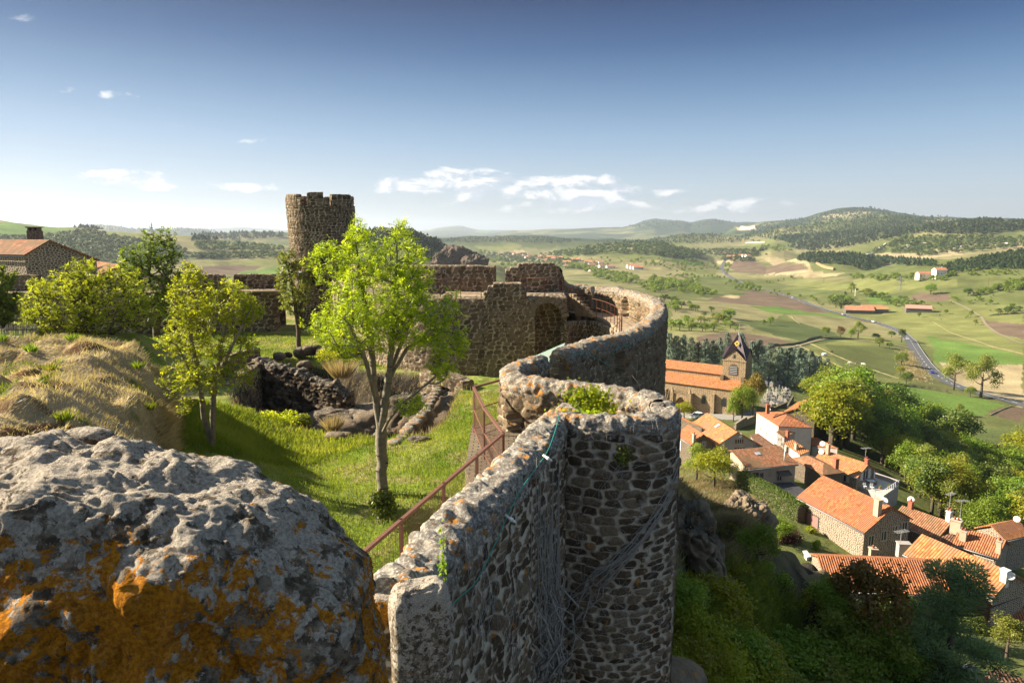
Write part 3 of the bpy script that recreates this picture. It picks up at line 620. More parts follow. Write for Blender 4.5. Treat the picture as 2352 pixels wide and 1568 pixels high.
# --- round tower
tw = empty('round_tower', (-15.1, 55.6, -8)); tag(tw, 'tall round crenellated tower of small dark stones rising against the sky', 'tower')
NT_, cxT, cyT, RT = 260, -15.28, 55.6, 2.62
def tower():
    ang = np.linspace(-math.pi, math.pi, NT_, endpoint=False); zz = np.arange(-8.5, 1.95, .07)
    A, Z = np.meshgrid(ang, zz, indexing='ij'); r = RT-.30*np.clip((-Z+2)/10, 0, 1)
    e, t = masonry(A*RT, Z+20, .36, .21, 61); d = .04*sst(e, .05, .25)*(.5+t)+.02*fbm(A*9, Z*3, o=3, seed=2)
    Vx = np.stack([cxT+np.sin(A)*(r+d), cyT-np.cos(A)*(r+d), Z], -1)
    me = mesh_np('wall', Vx.reshape(-1, 3), grid_faces(NT_, len(zz), True), {'edge': e.ravel(), 'tone': t.ravel(), 'top': sst(Z, 1.2, 2.2).ravel()}); put(link('wall', me, M_tower), tw)
    zi = np.array([2.0, 1.2]); V2 = []
    for a in ang: V2 += [(cxT+math.sin(a)*(RT+.02), cyT-math.cos(a)*(RT+.02), 1.9), (cxT+math.sin(a)*(RT-.45), cyT-math.cos(a)*(RT-.45), 1.9), (cxT+math.sin(a)*(RT-.45), cyT-math.cos(a)*(RT-.45), .9), (cxT, cyT, .9)]
    me = mesh_np('wall_walk', np.array(V2), grid_faces(NT_, 4, True), {'edge': np.full(len(V2), .5), 'tone': np.full(len(V2), .6), 'top': np.ones(len(V2))}); put(link('wall_walk', me, M_tower), tw)
tower()
asn = lambda k: math.asin(max(-1, min(1, k)))
mer = [(asn(-1)-.25, asn(-.86), 2.55), (asn(-.86), asn(-.42), 2.68), (asn(-.42), asn(-.27), 2.42), (asn(-.12), asn(.34), 2.78), (asn(.34), asn(.45), 2.4), (asn(.55), asn(.97), 2.68),
       (2.05, 2.45, 2.66), (2.75, 3.25, 2.7), (3.6, 4.05, 2.68)]
for a0, a1, zt in mer:
    n = max(3, int((a1-a0)*RT/.09)); aa = np.linspace(a0, a1, n+1); P = [(cxT+math.sin(a)*(RT-.2), cyT-math.cos(a)*(RT-.2), zt+.1) for a in aa]
    put(wall('merlon', P, 1.75, 1.75, .45, .07, .07, M_tower, None, cop=.03, cell=(.40, .235), amp=.03, seed=int(a0*9)+70, top_noise=.03), tw)
op = MB()
for (u, v, w, h) in ((1165, 0, 0, 0),): pass
# small dark openings in the tower
for a, z, w, h in ((-.72, -2.6, .25, .55), (.28, -2.3, .35, .6), (-.02, -3.7, .55, 1.0)):
    b = MB().box((cxT+math.sin(a)*(RT-.17), cyT-math.cos(a)*(RT-.17), z), (w, .3, h), a); put(b.build('window', simple('dark_opening', (.012, .01, .008), 1, 0)), tw)
# --- castle ground
pit = np.array([(-13.4, 32.5), (-11.0, 27.5), (-6.5, 26.2), (-3.6, 26.2), (-3.0, 29), (-2.9, 33.0), (-3.8, 37.0), (-7.5, 38.2), (-11, 40.2), (-15.5, 40.4)])
ME = [(-80, 10), (-10.3, 10.2), (-6.5, 12.4), (-8.2, 15.5), (-9.6, 18.5), (-11.2, 22), (-13.4, 25.4), (-16.5, 27), (-24, 26), (-30, 24), (-80, 24)]
def lawn_z(x, y):
    dm = np.where(inpoly(x, y, ME), 0, dpoly(x, y, ME)); z = -8+.55*sst(y, 44, 56)+fbm(x/4, y/4, o=3, seed=71)*.12+1.2*(1-sst(dm, -.5, 5.0))*sst(x, -15, -11)
    z = z+.5*sst(-x, 6, 10)*sst(-y, -24, -19)+2.7*sst(-x, 17, 21)*(1-sst(y, 36, 44))+.9*sst(-x-8, 0, 5)*sst(y, 14, 22)*(1-sst(y, 24, 30))
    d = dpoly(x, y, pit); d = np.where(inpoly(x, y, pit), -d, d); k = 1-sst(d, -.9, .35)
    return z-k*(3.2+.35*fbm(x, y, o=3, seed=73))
def lawn():
    xs = np.arange(-60, 9, .17); ys = np.arange(1, 60, .17); Xg, Yg = np.meshgrid(xs, ys, indexing='ij'); Z = lawn_z(Xg, Yg)
    ins = inpoly(Xg, Yg, plate); 
    Z = Z+.02*vn(Xg*3, Yg*3)+.03*vn(Xg*1.7, Yg*1.7)
    d = dpoly(Xg, Yg, pit); d = np.where(inpoly(Xg, Yg, pit), -d, d)
    gc = np.empty(Xg.shape+(3,)); gc[:] = (.145, .20, .032)
    k = sst(fbm(Xg/1.6, Yg/1.6, o=4, seed=80), -.3, .6)[..., None]; gc = gc*(1-k)+np.array((.23, .25, .07))*k
    k = sst(fbm(Xg/.7, Yg/.7, o=3, seed=180), .35, .8)[..., None]; gc = gc*(1-k)+np.array((.30, .25, .12))*k
    k = (sst(Yg, 42, 48)*sst(fbm(Xg/3, Yg/1.0, o=3, seed=82), -.1, .5))[..., None]; gc = gc*(1-k*.8)+np.array((.30, .25, .12))*k*.8
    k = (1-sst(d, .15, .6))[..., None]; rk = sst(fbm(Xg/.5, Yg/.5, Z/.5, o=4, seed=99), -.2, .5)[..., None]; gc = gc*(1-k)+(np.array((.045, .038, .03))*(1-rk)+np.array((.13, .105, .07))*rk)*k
    Vg = np.stack([Xg, Yg, Z], -1).reshape(-1, 3); Fg = grid_faces(*Xg.shape); Fg = Fg[ins.ravel()[Fg].all(1)]; me = mesh_np('lawn', Vg, Fg, {'col': gc.reshape(-1, 3)}); tag(link('lawn', me, M_land), kind='structure')
lawn()
def rock(name, c, d, mt, seed=0, res=40, amp=.25, pw=2.6, fr=1.0, label=None, cat=None, grp=None, parent=None, rz=0, oct_=7, kind=None):
    th = np.linspace(0, 2*math.pi, res*2, endpoint=False); ph = np.linspace(-math.pi/2, math.pi/2, res); T, P = np.meshgrid(th, ph, indexing='ij')
    sp = lambda a: np.sign(a)*np.abs(a)**(2/pw)
    x = sp(np.cos(P))*sp(np.cos(T)); y = sp(np.cos(P))*sp(np.sin(T)); z = sp(np.sin(P))
    X_, Y_, Z_ = x*d[0], y*d[1], z*d[2]; n = fbm(X_*fr+seed, Y_*fr, Z_*fr, o=oct_, seed=seed)
    rid = 1-np.abs(vn(X_*fr*2+9, Y_*fr*2, Z_*fr*2, seed=seed+40)); k = 1+amp*n+amp*.35*rid-amp*.5*sst(np.abs(fbm(X_*fr*1.3+20, Y_*fr*1.3, Z_*fr*1.3, o=3, seed=seed+60)), .12, .0)
    X_, Y_, Z_ = X_*k, Y_*k, Z_*k; cr, sr = math.cos(rz), math.sin(rz)
    V = np.stack([c[0]+X_*cr-Y_*sr, c[1]+X_*sr+Y_*cr, c[2]+Z_], -1).reshape(-1, 3); N = len(V)
    me = mesh_np(name, V, grid_faces(len(th), res, True), {'edge': np.full(N, .5)+.0, 'tone': np.clip(.5+.8*n, 0, 1).ravel(), 'top': np.clip(z, 0, 1).ravel()})
    o = link(name, me, mt, parent); tag(o, label, cat, grp, kind); return o
# ================================================================== foliage
def leaf_mat(name, c1, c2, trans=.45, gloss=.35):
    m, q = mat(name); t = q.attr('tone').outputs['Fac']; oi = q.n('ObjectInfo').outputs['Random']
    col = q.mix(t, c1, c2); hs = q.n('HueSaturation'); q.set(hs, 'Hue', q.n('MapRange', i0=oi, i3=.485, i4=.515).outputs[0]); q.set(hs, 'Value', q.n('MapRange', i0=oi, i3=.8, i4=1.2).outputs[0]); q.set(hs, 'Color', col)
    b = q.n('BsdfPrincipled'); q.set(b, 'Base Color', hs.outputs[0]); q.set(b, 'Roughness', .45); q.set(b, 'Specular IOR Level', gloss)
    tr = q.n('BsdfTranslucent'); q.set(tr, 'Color', q.mix(1.0, hs.outputs[0], (1.25, 1.15, .45), 'MULTIPLY'))
    ms = q.n('MixShader'); q.set(ms, 0, trans); q.l.new(b.outputs[0], ms.inputs[1]); q.l.new(tr.outputs[0], ms.inputs[2])
    q.l.new(ms.outputs[0], q.n('OutputMaterial').inputs[0]); return m
M_ash = leaf_mat('ash_leaf', (.22, .31, .012), (.55, .64, .05), .62)
M_ash2 = leaf_mat('maple_leaf', (.22, .32, .012), (.54, .64, .05), .62)
M_olive = leaf_mat('olive_leaf', (.14, .18, .022), (.32, .36, .07), .5)
M_mid = leaf_mat('tree_leaf', (.09, .15, .014), (.27, .37, .04), .48)
M_dark = leaf_mat('dark_leaf', (.05, .085, .012), (.16, .22, .035), .35)
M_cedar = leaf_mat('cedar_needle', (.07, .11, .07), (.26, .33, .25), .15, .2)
M_pine = leaf_mat('pine_needle', (.08, .13, .055), (.26, .36, .15), .2, .2)
M_autumn = leaf_mat('autumn_leaf', (.10, .085, .015), (.25, .16, .03), .4)
M_purple = leaf_mat('purple_leaf', (.045, .012, .02), (.10, .03, .04), .25)
M_yel = leaf_mat('yellow_leaf', (.16, .20, .012), (.38, .38, .03), .5)
M_far = leaf_mat('far_leaf', (.045, .075, .02), (.13, .18, .045), .2, .1)
M_farc = leaf_mat('far_conifer', (.028, .05, .02), (.075, .11, .04), .1, .1)
M_bark = simple('bark', (.20, .175, .13), .9, .35, 9); M_barkd = simple('dark_bark', (.09, .07, .05), .9, .3, 9)
M_straw = leaf_mat('dry_grass', (.25, .20, .135), (.56, .47, .34), .35, .15); M_grassb = leaf_mat('grass_blade', (.12, .19, .02), (.32, .36, .07), .5, .15)
def quads(C, D, N, ln, wd, tone, name, mt, parent=None, tri=False):
    """one rhombic leaf at each centre C, long axis D, normal-ish N"""
    D = D/(np.linalg.norm(D, axis=1)[:, None]+1e-9); B = np.cross(D, N); B /= np.linalg.norm(B, axis=1)[:, None]+1e-9
    ln = np.broadcast_to(ln, len(C))[:, None]; wd = np.broadcast_to(wd, len(C))[:, None]
    V = np.stack([C-D*ln*.5, C+B*wd*.5-D*ln*.05, C+D*ln*.5, C-B*wd*.5-D*ln*.05], 1).reshape(-1, 3)
    me = mesh_np(name, V, np.arange(len(V)).reshape(-1, 4), {'tone': np.repeat(tone, 4)}, smooth=False); return link(name, me, mt, parent) if mt else me
def rdir(n, g=rng): v = g.normal(size=(n, 3)); return v/np.linalg.norm(v, axis=1)[:, None]
def tree(name, base, stems, env, ntw, leaves, label, cat, mt, bark=M_bark, lsize=(.085, .032), nlf=7, r0=.011, seed=1, grp=None, up=.25, per=3, rach=.2, expo=.5, lw=0.0):
    """stems: hand laid main limbs (world polylines, first starts at base); env: ellipsoids (centre, radii, weight)"""
    g = np.random.default_rng(seed); pos = []; par = []
    def addpath(pl, p0):
        last = p0
        for a, b in zip(pl[:-1], pl[1:]):
            a, b = np.array(a), np.array(b); n = max(1, int(np.linalg.norm(b-a)/.22))
            for k in range(1, n+1): pos.append(a+(b-a)*k/n+g.normal(size=3)*.012); par.append(last); last = len(pos)-1
        return last
    pos.append(np.array(base, float)); par.append(-1)
    for sidx, st_ in enumerate(stems):
        st_ = [np.array(p, float) for p in st_]
        if sidx == 0: addpath(st_, 0)
        else:
            d = [np.linalg.norm(p-st_[0]) for p in pos]; k = int(np.argmin(d)); addpath([pos[k]]+st_[1:], k)
    ws = np.array([e[2] if len(e) > 2 else e[1][0]*e[1][1]*e[1][2] for e in env], float); ws /= ws.sum(); T = []
    for k in g.choice(len(env), ntw, p=ws):
        c, rr = env[k][0], env[k][1]; d = rdir(1, g)[0]*(.35+.65*g.random()**.6); T.append(np.array(c)+d*np.array(rr))
    T = np.array(T); P0 = np.array(pos); order = np.argsort([np.min(np.linalg.norm(P0-t, axis=1)) for t in T]); tips = []
    PA = np.zeros((len(pos)+ntw*14, 3)); PA[:len(pos)] = P0; npos = len(pos)
    for o_ in order:
        t = T[o_]; dv = PA[3:npos]-t; d = np.linalg.norm(dv, axis=1)+np.maximum(dv[:, 2], -.0)*1.5; k = int(np.argmin(d))+3; a = PA[k]
        L = np.linalg.norm(t-a); n = int(max(1, min(12, round(L/.22)))); ctrl = (a+t)/2+np.array((0, 0, up*L*.5*-1))+g.normal(size=3)*.06*L; last = k
        for q in range(1, n+1):
            f = q/n; p = a*(1-f)**2+2*ctrl*f*(1-f)+t*f*f
            PA[npos] = p; par.append(last); last = npos; npos += 1
        tips.append((last, (t-ctrl)/(np.linalg.norm(t-ctrl)+1e-6)))
    PA = PA[:npos]; par = np.array(par); cnt = np.zeros(npos)
    for i, _ in tips: cnt[i] += 1
    for i in range(npos-1, 0, -1): cnt[par[i]] += cnt[i]
    rad = r0*np.maximum(cnt, .6)**expo*.55+.003
    idx = np.nonzero(par >= 0)[0]; a, b = PA[par[idx]], PA[idx]; ra = np.minimum(rad[par[idx]], rad[idx]*1.25); rb = rad[idx]; d = b-a; d /= np.linalg.norm(d, axis=1)[:, None]+1e-9
    x = np.cross(d, [.31, .2, .93]); x /= np.linalg.norm(x, axis=1)[:, None]+1e-9; y = np.cross(d, x); K = 6; rings = []
    for (p, r) in ((a, ra), (b, rb)):
        for k in range(K): w = 2*math.pi*k/K; rings.append(p+(x*math.cos(w)+y*math.sin(w))*r[:, None])
    V = np.stack(rings, 1).reshape(-1, 3); b0 = (np.arange(len(idx))*2*K)[:, None]; Fq = np.concatenate([np.stack([b0[:, 0]+k, b0[:, 0]+(k+1) % K, b0[:, 0]+K+(k+1) % K, b0[:, 0]+K+k], 1) for k in range(K)])
    root = empty(name, tuple(base)); tag(root, label, cat, grp); put(link('trunk', mesh_np('trunk', V, Fq), bark), root)
    # compound leaves around the tips
    ti = np.array([t[0] for t in tips]); tdir = np.array([t[1] for t in tips]); reps = leaves; ii = np.repeat(np.arange(len(ti)), reps); n = len(ii)
    f = g.random(n)[:, None]; pp = PA[par[ti[ii]]]*f+PA[ti[ii]]*(1-f)+g.normal(size=(n, 3))*.05
    D = tdir[ii]*.6+rdir(n, g)*.9+np.array((lw, 0, -.15)); D /= np.linalg.norm(D, axis=1)[:, None]; Nn = rdir(n, g)*.6+np.array((0, 0, 1)); S_ = np.cross(D, Nn); S_ /= np.linalg.norm(S_, axis=1)[:, None]+1e-9
    C, DD, NN, TN_ = [], [], [], []; tone = np.clip(g.random(n)*.5+.5*g.random(len(ti))[ii], 0, 1)
    for k in range(nlf):
        if k == nlf-1: off = D*rach; dl = D
        else: fr = .25+.7*(k//2)/(nlf/2); sg = 1 if k % 2 else -1; off = D*rach*fr+S_*sg*lsize[0]*.5; dl = D*.45+S_*sg
        dr = np.array((0, 0, -.25))*g.random((n, 1)); C.append(pp+off+g.normal(size=(n, 3))*.006); DD.append(dl+dr); NN.append(Nn+g.normal(size=(n, 3))*.25); TN_.append(tone+g.normal(size=n)*.08)
    sz = g.uniform(.7, 1.2, n*nlf); put(quads(np.concatenate(C), np.concatenate(DD), np.concatenate(NN), lsize[0]*sz, lsize[1]*sz, np.clip(np.concatenate(TN_), 0, 1), 'crown', mt), root)
    return root
def E_(u, v, d, rx, ry, rz, w=None): p = PD(u, v, d); return (p, (rx, ry, rz)) if w is None else (p, (rx, ry, rz), w)
def px(*L): return [PD(u, v, d) for u, v, d in L]
b1 = PZ(878, 1138, -8.02)
tree('tree', b1, [[b1]+px((877, 1060, 20), (874, 985, 20), (866, 930, 20), (858, 860, 20.1), (852, 780, 20.2), (838, 700, 20.3), (825, 620, 20.3), (818, 560, 20.3)),
    px((874, 985, 20), (884, 930, 19.9), (893, 860, 19.8), (900, 780, 19.8), (905, 700, 19.8), (910, 620, 19.8), (912, 560, 19.8)), px((866, 930, 20), (845, 850, 19.4), (826, 790, 19), (790, 730, 18.8)),
    px((876, 1000, 20), (892, 965, 19.6), (925, 925, 19.2), (985, 880, 18.9), (1020, 845, 18.8)), px((893, 860, 19.8), (925, 780, 20.6), (955, 700, 21), (965, 640, 21)),
    px((900, 780, 19.8), (945, 730, 19.3), (1000, 700, 19)), px((852, 780, 20.2), (805, 700, 21), (770, 640, 21.3), (745, 600, 21.3)), px((893, 870, 20), (935, 800, 20), (990, 770, 20), (1030, 760, 20))],
    [E_(820, 600, 20.2, .75, 1, 1.1), E_(818, 535, 20.3, .28, .4, .5, .12), E_(912, 590, 20, .85, 1, 1.0), E_(912, 530, 20, .3, .4, .35, .15), E_(870, 680, 20, 1.6, 1.8, 1.1), E_(945, 640, 20.6, .7, .8, .9), E_(765, 610, 20.6, .85, .9, .6), E_(745, 570, 20.6, .3, .5, .3, .15), E_(830, 750, 19.8, 1.5, 1.6, .8),
     E_(960, 740, 19.7, 1.0, 1.2, .9), E_(1020, 760, 19.6, .75, .8, .8), E_(750, 740, 19.6, .7, .9, .45), E_(1040, 800, 19.4, .5, .6, .35, .25), E_(1005, 850, 19, .45, .5, .35, .22), E_(940, 930, 19, .6, .5, .25, .2), E_(790, 800, 19.5, .5, .6, .3, .2), E_(1035, 690, 20, .4, .5, .25, .15)],
    1350, 5, 'slender young ash tree with bright yellow green leaves and pale forked trunk on the lawn', 'tree', M_ash, nlf=9, lsize=(.092, .030), r0=.0085, seed=3, lw=.35)
b2 = PZ(487, 1078, -7.15)
tree('tree', b2, [[b2]+px((484, 1020, 20), (470, 960, 20), (461, 900, 20), (452, 840, 20), (440, 780, 20), (432, 720, 20)), px((486, 1030, 20), (488, 960, 19.9), (494, 880, 19.8), (508, 800, 19.8), (520, 730, 19.8), (515, 690, 19.8)),
    px((494, 880, 19.8), (530, 800, 19.6), (560, 740, 19.5), (575, 710, 19.5)), px((461, 900, 20), (430, 840, 19.6), (405, 790, 19.5))],
    [E_(440, 690, 20, .75, .8, .85), E_(430, 780, 20, .8, .9, .75), E_(530, 700, 19.8, .85, .9, .75), E_(580, 720, 19.7, .4, .5, .35), E_(530, 800, 19.8, .8, .9, .6), E_(415, 870, 19.8, .7, .7, .5), E_(480, 860, 19.5, .9, .7, .5), E_(560, 860, 19.6, .45, .5, .35), E_(440, 630, 20, .3, .3, .35, .12), E_(430, 930, 19.6, .3, .3, .25, .06)],
    760, 5, 'small yellow green tree with two thin stems rising behind the big lichened boulder', 'tree', M_ash2, nlf=5, lsize=(.085, .045), r0=.0075, seed=5, rach=.13)
b3 = PZ(687, 797, -7.9)
tree('tree', b3, [[b3]+[b3+np.array(q) for q in ((0, 0, 1.5), (-.1, 0, 2.6), (-.25, 0, 4.0), (-.5, 0, 5.5))], [b3+np.array(q) for q in ((-.05, 0, 2.0), (.5, .2, 3.6), (.9, .3, 5.0))]],
    [(b3+np.array((-.2, 0, 4.2)), (1.3, 1.3, 2.1)), (b3+np.array((-.5, 0, 6.0)), (.7, .8, .9)), (b3+np.array((.7, 0, 5.4)), (.8, .8, 1.1))], 340, 4, 'thin olive green tree standing in front of the round tower', 'tree', M_olive, nlf=5, lsize=(.16, .08), r0=.016, seed=8, bark=M_barkd)
# masses of foliage behind the mound
def bushtree(name, uv, z, env, ntw, lv, label, mt, seed, lsize=(.15, .06), r0=.016, cat='tree', nlf=5, grp=None):
    b = PZ(uv[0], uv[1], z); return tree(name, b, [[b, b+np.array((0, 0, .8))]], [(b+np.array(c), r) for c, r in env], ntw, lv, label, cat, mt, nlf=nlf, lsize=lsize, r0=r0, seed=seed, bark=M_barkd, grp=grp)
bushtree('tree', (190, 790), -6.0, [((-.6, 0, 2.2), (2.4, 2, 2.0)), ((1.6, 0, 2.3), (2.2, 1.8, 1.9)), ((.3, 0, 3.6), (1.2, 1, 1.2)), ((2.4, 0, 3.6), (.9, 1, 1.0)), ((-2, -.3, 1.4), (1.1, 1, 1.0)), ((3.4, -.3, 1.7), (1.0, 1.2, 1.1))], 1100, 4, 'broad bushy green tree behind the mound of dry grass', M_ash, 12, lsize=(.15, .048), nlf=7)
bushtree('tree', (360, 775), -6.8, [((0, 0, 3.4), (1.8, 1.5, 2.2)), ((.6, 0, 5.8), (1.2, 1.2, 1.5)), ((-1.0, 0, 5.0), (1.1, 1, 1.2)), ((1.6, 0, 4.6), (.8, 1, 1.1)), ((1.6, -.5, 2.2), (1.0, 1, 1.2))], 620, 4, 'tall darker olive tree rising behind the bushy tree left of the tower', M_mid, 13, lsize=(.17, .08))
bushtree('tree', (10, 770), -5.8, [((-.6, 0, 2.4), (1.7, 1.5, 1.9)), ((-1.5, 0, 3.4), (1.2, 1, 1.0)), ((.1, 0, 1.5), (.8, .8, .9))], 420, 5, 'dark green tree cut off by the left edge below the stone house', M_mid, 14, lsize=(.18, .11))
# ------------------------------------------------------------------ small plants
def shrub(name, c, r, n, mt, label, cat='shrub', ls=(.12, .06), seed=1, lumps=7, grp=None, stems=True, parent=None):
    g = np.random.default_rng(seed); r = np.array(r, float); c = np.array(c, float); lc = rdir(lumps, g)*.55; lc[:, 2] = np.abs(lc[:, 2])*.9; k = g.integers(0, lumps, n); d = rdir(n, g)
    P = (lc[k]+d*.48*g.random((n, 1))**.35)*r+c; nn = d*.7+rdir(n, g)*.6
    tn = np.clip(.25+.3*g.random(n)+.3*(g.random(lumps)[k])+.15*d[:, 2], 0, 1); e = empty(name, tuple(c)); tag(e, label, cat, grp)
    put(quads(P, rdir(n, g)+np.array((0, 0, .2)), nn, ls[0]*g.uniform(.7, 1.3, n), ls[1], tn, 'foliage', mt), e)
    if stems:
        t = MB()
        for i in range(lumps): t.tube([c-np.array((0, 0, r[2]*.25)), c+lc[i]*r*.5+np.array((0, 0, -.1*r[2])), c+lc[i]*r], [.02*r[0]+.008, .015*r[0]+.005, .006], 5)
        put(t.build('stems', M_barkd), e)
    return e
p = PZ(880, 1190, -7.85); shrub('shrub', (p[0], p[1], -7.6), (.55, .5, .6), 1500, M_dark, 'dark green leafy bush at the foot of the slender ash tree', ls=(.11, .05), seed=4)
for i, (u, v, z, r, mt, lab, sd) in enumerate([(640, 985, -8.0, (.95, .8, .8), M_ash, 'rounded yellow green bush at the edge of the sunken pit', 5), (690, 985, -8.1, (.6, .6, .55), M_olive, 'small leafy bush beside the dried grass tuft above the pit', 6),
     (765, 830, -7.4, (1.1, .8, .75), M_ash, 'bright green bush growing on the broken wall beyond the pit', 7), (1040, 885, -8.0, (.8, .8, .7), M_dark, 'dark ivy covered bush by the corner of the rampart', 8), (560, 960, -7.9, (.6, .6, .4), M_grassb, 'low weedy bush on the bank beside the two stemmed tree', 9)]):
    p = PZ(u, v, z); shrub('bush', (p[0], p[1], z+r[2]*.25), r, 1500, mt, lab, 'bush', ls=(.12, .05), seed=sd)
def tuft(name, c, h, sp, n, mt, label, cat='grass tuft', grp=None, seed=1, lean=(0, 0), wd=.012, kind=None):
    g = np.random.default_rng(seed); a = g.random(n)*2*math.pi; q = g.random(n)**.7*sp; D = np.stack([np.cos(a)*q/sp*.8+lean[0], np.sin(a)*q/sp*.8+lean[1], np.full(n, 1.0)], 1); D /= np.linalg.norm(D, axis=1)[:, None]
    L = h*g.uniform(.5, 1.1, n); B = np.stack([c[0]+np.cos(a)*q*.4, c[1]+np.sin(a)*q*.4, np.full(n, c[2])], 1)
    o = quads(B+D*L[:, None]*.5, D, rdir(n, g), L, wd, g.random(n), name, mt); tag(o, label, cat, grp, kind); return o
for i, (u, v, z, h, n, sp, lab) in enumerate([(765, 990, -8, .75, 500, .5, 'upright tuft of dry straw coloured grass on the pit edge'), (785, 870, -7.6, 1.3, 700, .9, 'pale feathery dry grass clump on the far bank of the pit'), (600, 985, -8, .8, 220, .8, 'dead brown fennel stalks above the sunken pit')]):
    p = PZ(u, v, z); tuft('dry_grass', p, h, sp, n, M_straw, lab, seed=30+i, wd=.02)
# grass of the castle lawn
def blades(name, pts, h, wd, mt, lean=(0, 0), seed=1, hv=.4, per=1):
    g = np.random.default_rng(seed); n = len(pts); D = np.stack([g.normal(size=n)*hv+lean[0], g.normal(size=n)*hv+lean[1], np.ones(n)], 1); D /= np.linalg.norm(D, axis=1)[:, None]; L = np.broadcast_to(h, n)*g.uniform(.5, 1.3, n)
    return tag(quads(pts+D*L[:, None]*.45, D, rdir(n, g)*.8+np.array((0, -1, 0)), L, wd, np.clip(.5+.5*fbm(pts[:, 0]/1.2, pts[:, 1]/1.2, o=3, seed=seed)+g.normal(size=n)*.15, 0, 1), name, mt), kind='stuff')
def pts_in(poly, n, zf, seed=1, mask=None):
    g = np.random.default_rng(seed); P = np.asarray(poly); lo, hi = P.min(0), P.max(0); out = []
    q = g.random((n*3, 2))*(hi-lo)+lo; q = q[inpoly(q[:, 0], q[:, 1], P)]
    if mask is not None: q = q[mask(q[:, 0], q[:, 1])]
    q = q[:n]; return np.column_stack([q, zf(q[:, 0], q[:, 1])])
notpit = lambda x, y: ~inpoly(x, y, pit)
blades('grass', pts_in([(-14, 15), (-1.6, 9.5), (-.7, 16), (-.5, 33), (-3.5, 33), (-3.2, 26), (-11, 28), (-15, 31)], 60000, lawn_z, 2, notpit), .13, .022, M_grassb, lean=(-.1, 0), seed=2)
blades('grass', pts_in([(-14, 20), (-9, 19), (-5, 25.5), (-11, 28)], 14000, lawn_z, 12, notpit), .26, .03, M_grassb, lean=(.2, -.1), seed=7)
blades('grass', pts_in([(-26, 42), (-6, 39), (-13, 51), (-28, 51)], 16000, lawn_z, 3, notpit), .15, .04, M_grassb, seed=3)
pe = [(pit[i]*(1-t)+pit[(i+1) % len(pit)]*t) for i in range(len(pit)) for t in np.linspace(0, 1, 260)]; pe = np.array(pe)+rng.normal(size=(len(pe), 2))*.35
blades('dry_grass', np.column_stack([pe, lawn_z(pe[:, 0], pe[:, 1])]), .35, .02, M_straw, seed=4)
# ------------------------------------------------------------------ mound with combed dry grass
ME = [(-80, 10), (-10.3, 10.2), (-6.5, 12.4), (-8.2, 15.5), (-9.6, 18.5), (-11.2, 22), (-13.4, 25.4), (-16.5, 27), (-24, 26), (-30, 24), (-80, 24)]
def mound_z(x, y):
    d = dpoly(x, y, ME); ins = inpoly(x, y, ME); d = np.where(ins, d, -d)
    hum = np.abs(vn(x/.85+.3*vn(x, y), y/.7, seed=5)); z = -4.1+.52*hum*sst(d, 0, .6)+.25*vn(x/2.2, y/2.2, seed=6)-.25*sst(-x, 12, 24)-.22*sst(y, 21, 26)
    return z-.55*(1-sst(d, 0, .9))-1.0*(1-sst(d, 0, 3.2))*sst(x, -15, -11)-(4.6*sst(-d, .0, .55))*(1-.75*sst(-x, 14, 17)*sst(y, 20, 26))
def mound():
    xs = np.arange(-34, -5.4, .11); ys = np.arange(8.6, 29, .11); Xg, Yg = np.meshgrid(xs, ys, indexing='ij'); Zg = mound_z(Xg, Yg)
    Xd = Xg+.22*fbm(Yg*1.2, Zg*.9, o=4, seed=90)*sst(-Zg, 5.6, 6.3)
    gc = np.empty(Xg.shape+(3,)); gc[:] = (.36, .28, .165); k = sst(fbm(Xg/1.1, Yg/1.1, o=3, seed=91), .35, .8)[..., None]; gc = gc*(1-k)+np.array((.12, .13, .045))*k
    k = sst(fbm(Xg/.9, Yg/.9, o=3, seed=92), .35, .7)[..., None]; gc = gc*(1-k)+np.array((.13, .075, .04))*k
    k = sst(-Zg, 5.8, 6.2)[..., None]; rk = sst(fbm(Xg/.5, Yg/.5, Zg/.8, o=4, seed=93), -.2, .5)[..., None]; gc = gc*(1-k)+(np.array((.045, .035, .022))*(1-rk)+np.array((.15, .10, .04))*rk)*k
    me = mesh_np('mound', np.stack([Xd, Yg, Zg], -1).reshape(-1, 3), grid_faces(*Xg.shape), {'col': gc.reshape(-1, 3)}); tag(link('mound', me, M_land), kind='structure')
mound()
P = pts_in([(-30, 13), (-11, 11), (-6.6, 12.5), (-8.2, 15.5), (-11.2, 22), (-13.5, 25.6), (-24, 26), (-30, 24)], 85000, mound_z, 6)
hm = np.abs(vn(P[:, 0]/.85+.3*vn(P[:, 0], P[:, 1]), P[:, 1]/.7, seed=5)); gsel = fbm(P[:, 0]/1.1, P[:, 1]/1.1, o=3, seed=91) < .62
Pg = P[gsel]; blades('dry_grass', Pg, .09+.17*hm[gsel], .013, M_straw, lean=(.35+.9*vn(Pg[:, 0]*.9, Pg[:, 1]*.9, seed=61), -.15+.9*vn(Pg[:, 0]*.9, Pg[:, 1]*.9, seed=62)), seed=8, hv=.5)
wd_ = pts_in([(-20, 13), (-11, 11), (-7, 12.8), (-11.2, 21), (-15, 25), (-22, 25)], 26, mound_z, 66)
for i, w_ in enumerate(wd_): tuft('weed', w_, .3, .3, 90, M_mid if i % 3 else M_olive, 'green weed clump growing in the dry grass mound', 'weed', 'green weeds in the dry grass mound', 400+i, (0, 0), .03); blades('grass', P[~gsel], .16, .018, M_grassb, seed=9)
ed = np.array([(-10.3, 10.2), (-6.5, 12.4), (-8.2, 15.5), (-9.6, 18.5), (-11.2, 22), (-13.4, 25.4)]); tt = rng.random(9000)*(len(ed)-1); ii = tt.astype(int); Pe = ed[ii]*(1-(tt-ii))[:, None]+ed[ii+1]*(tt-ii)[:, None]+rng.normal(size=(9000, 2))*.16
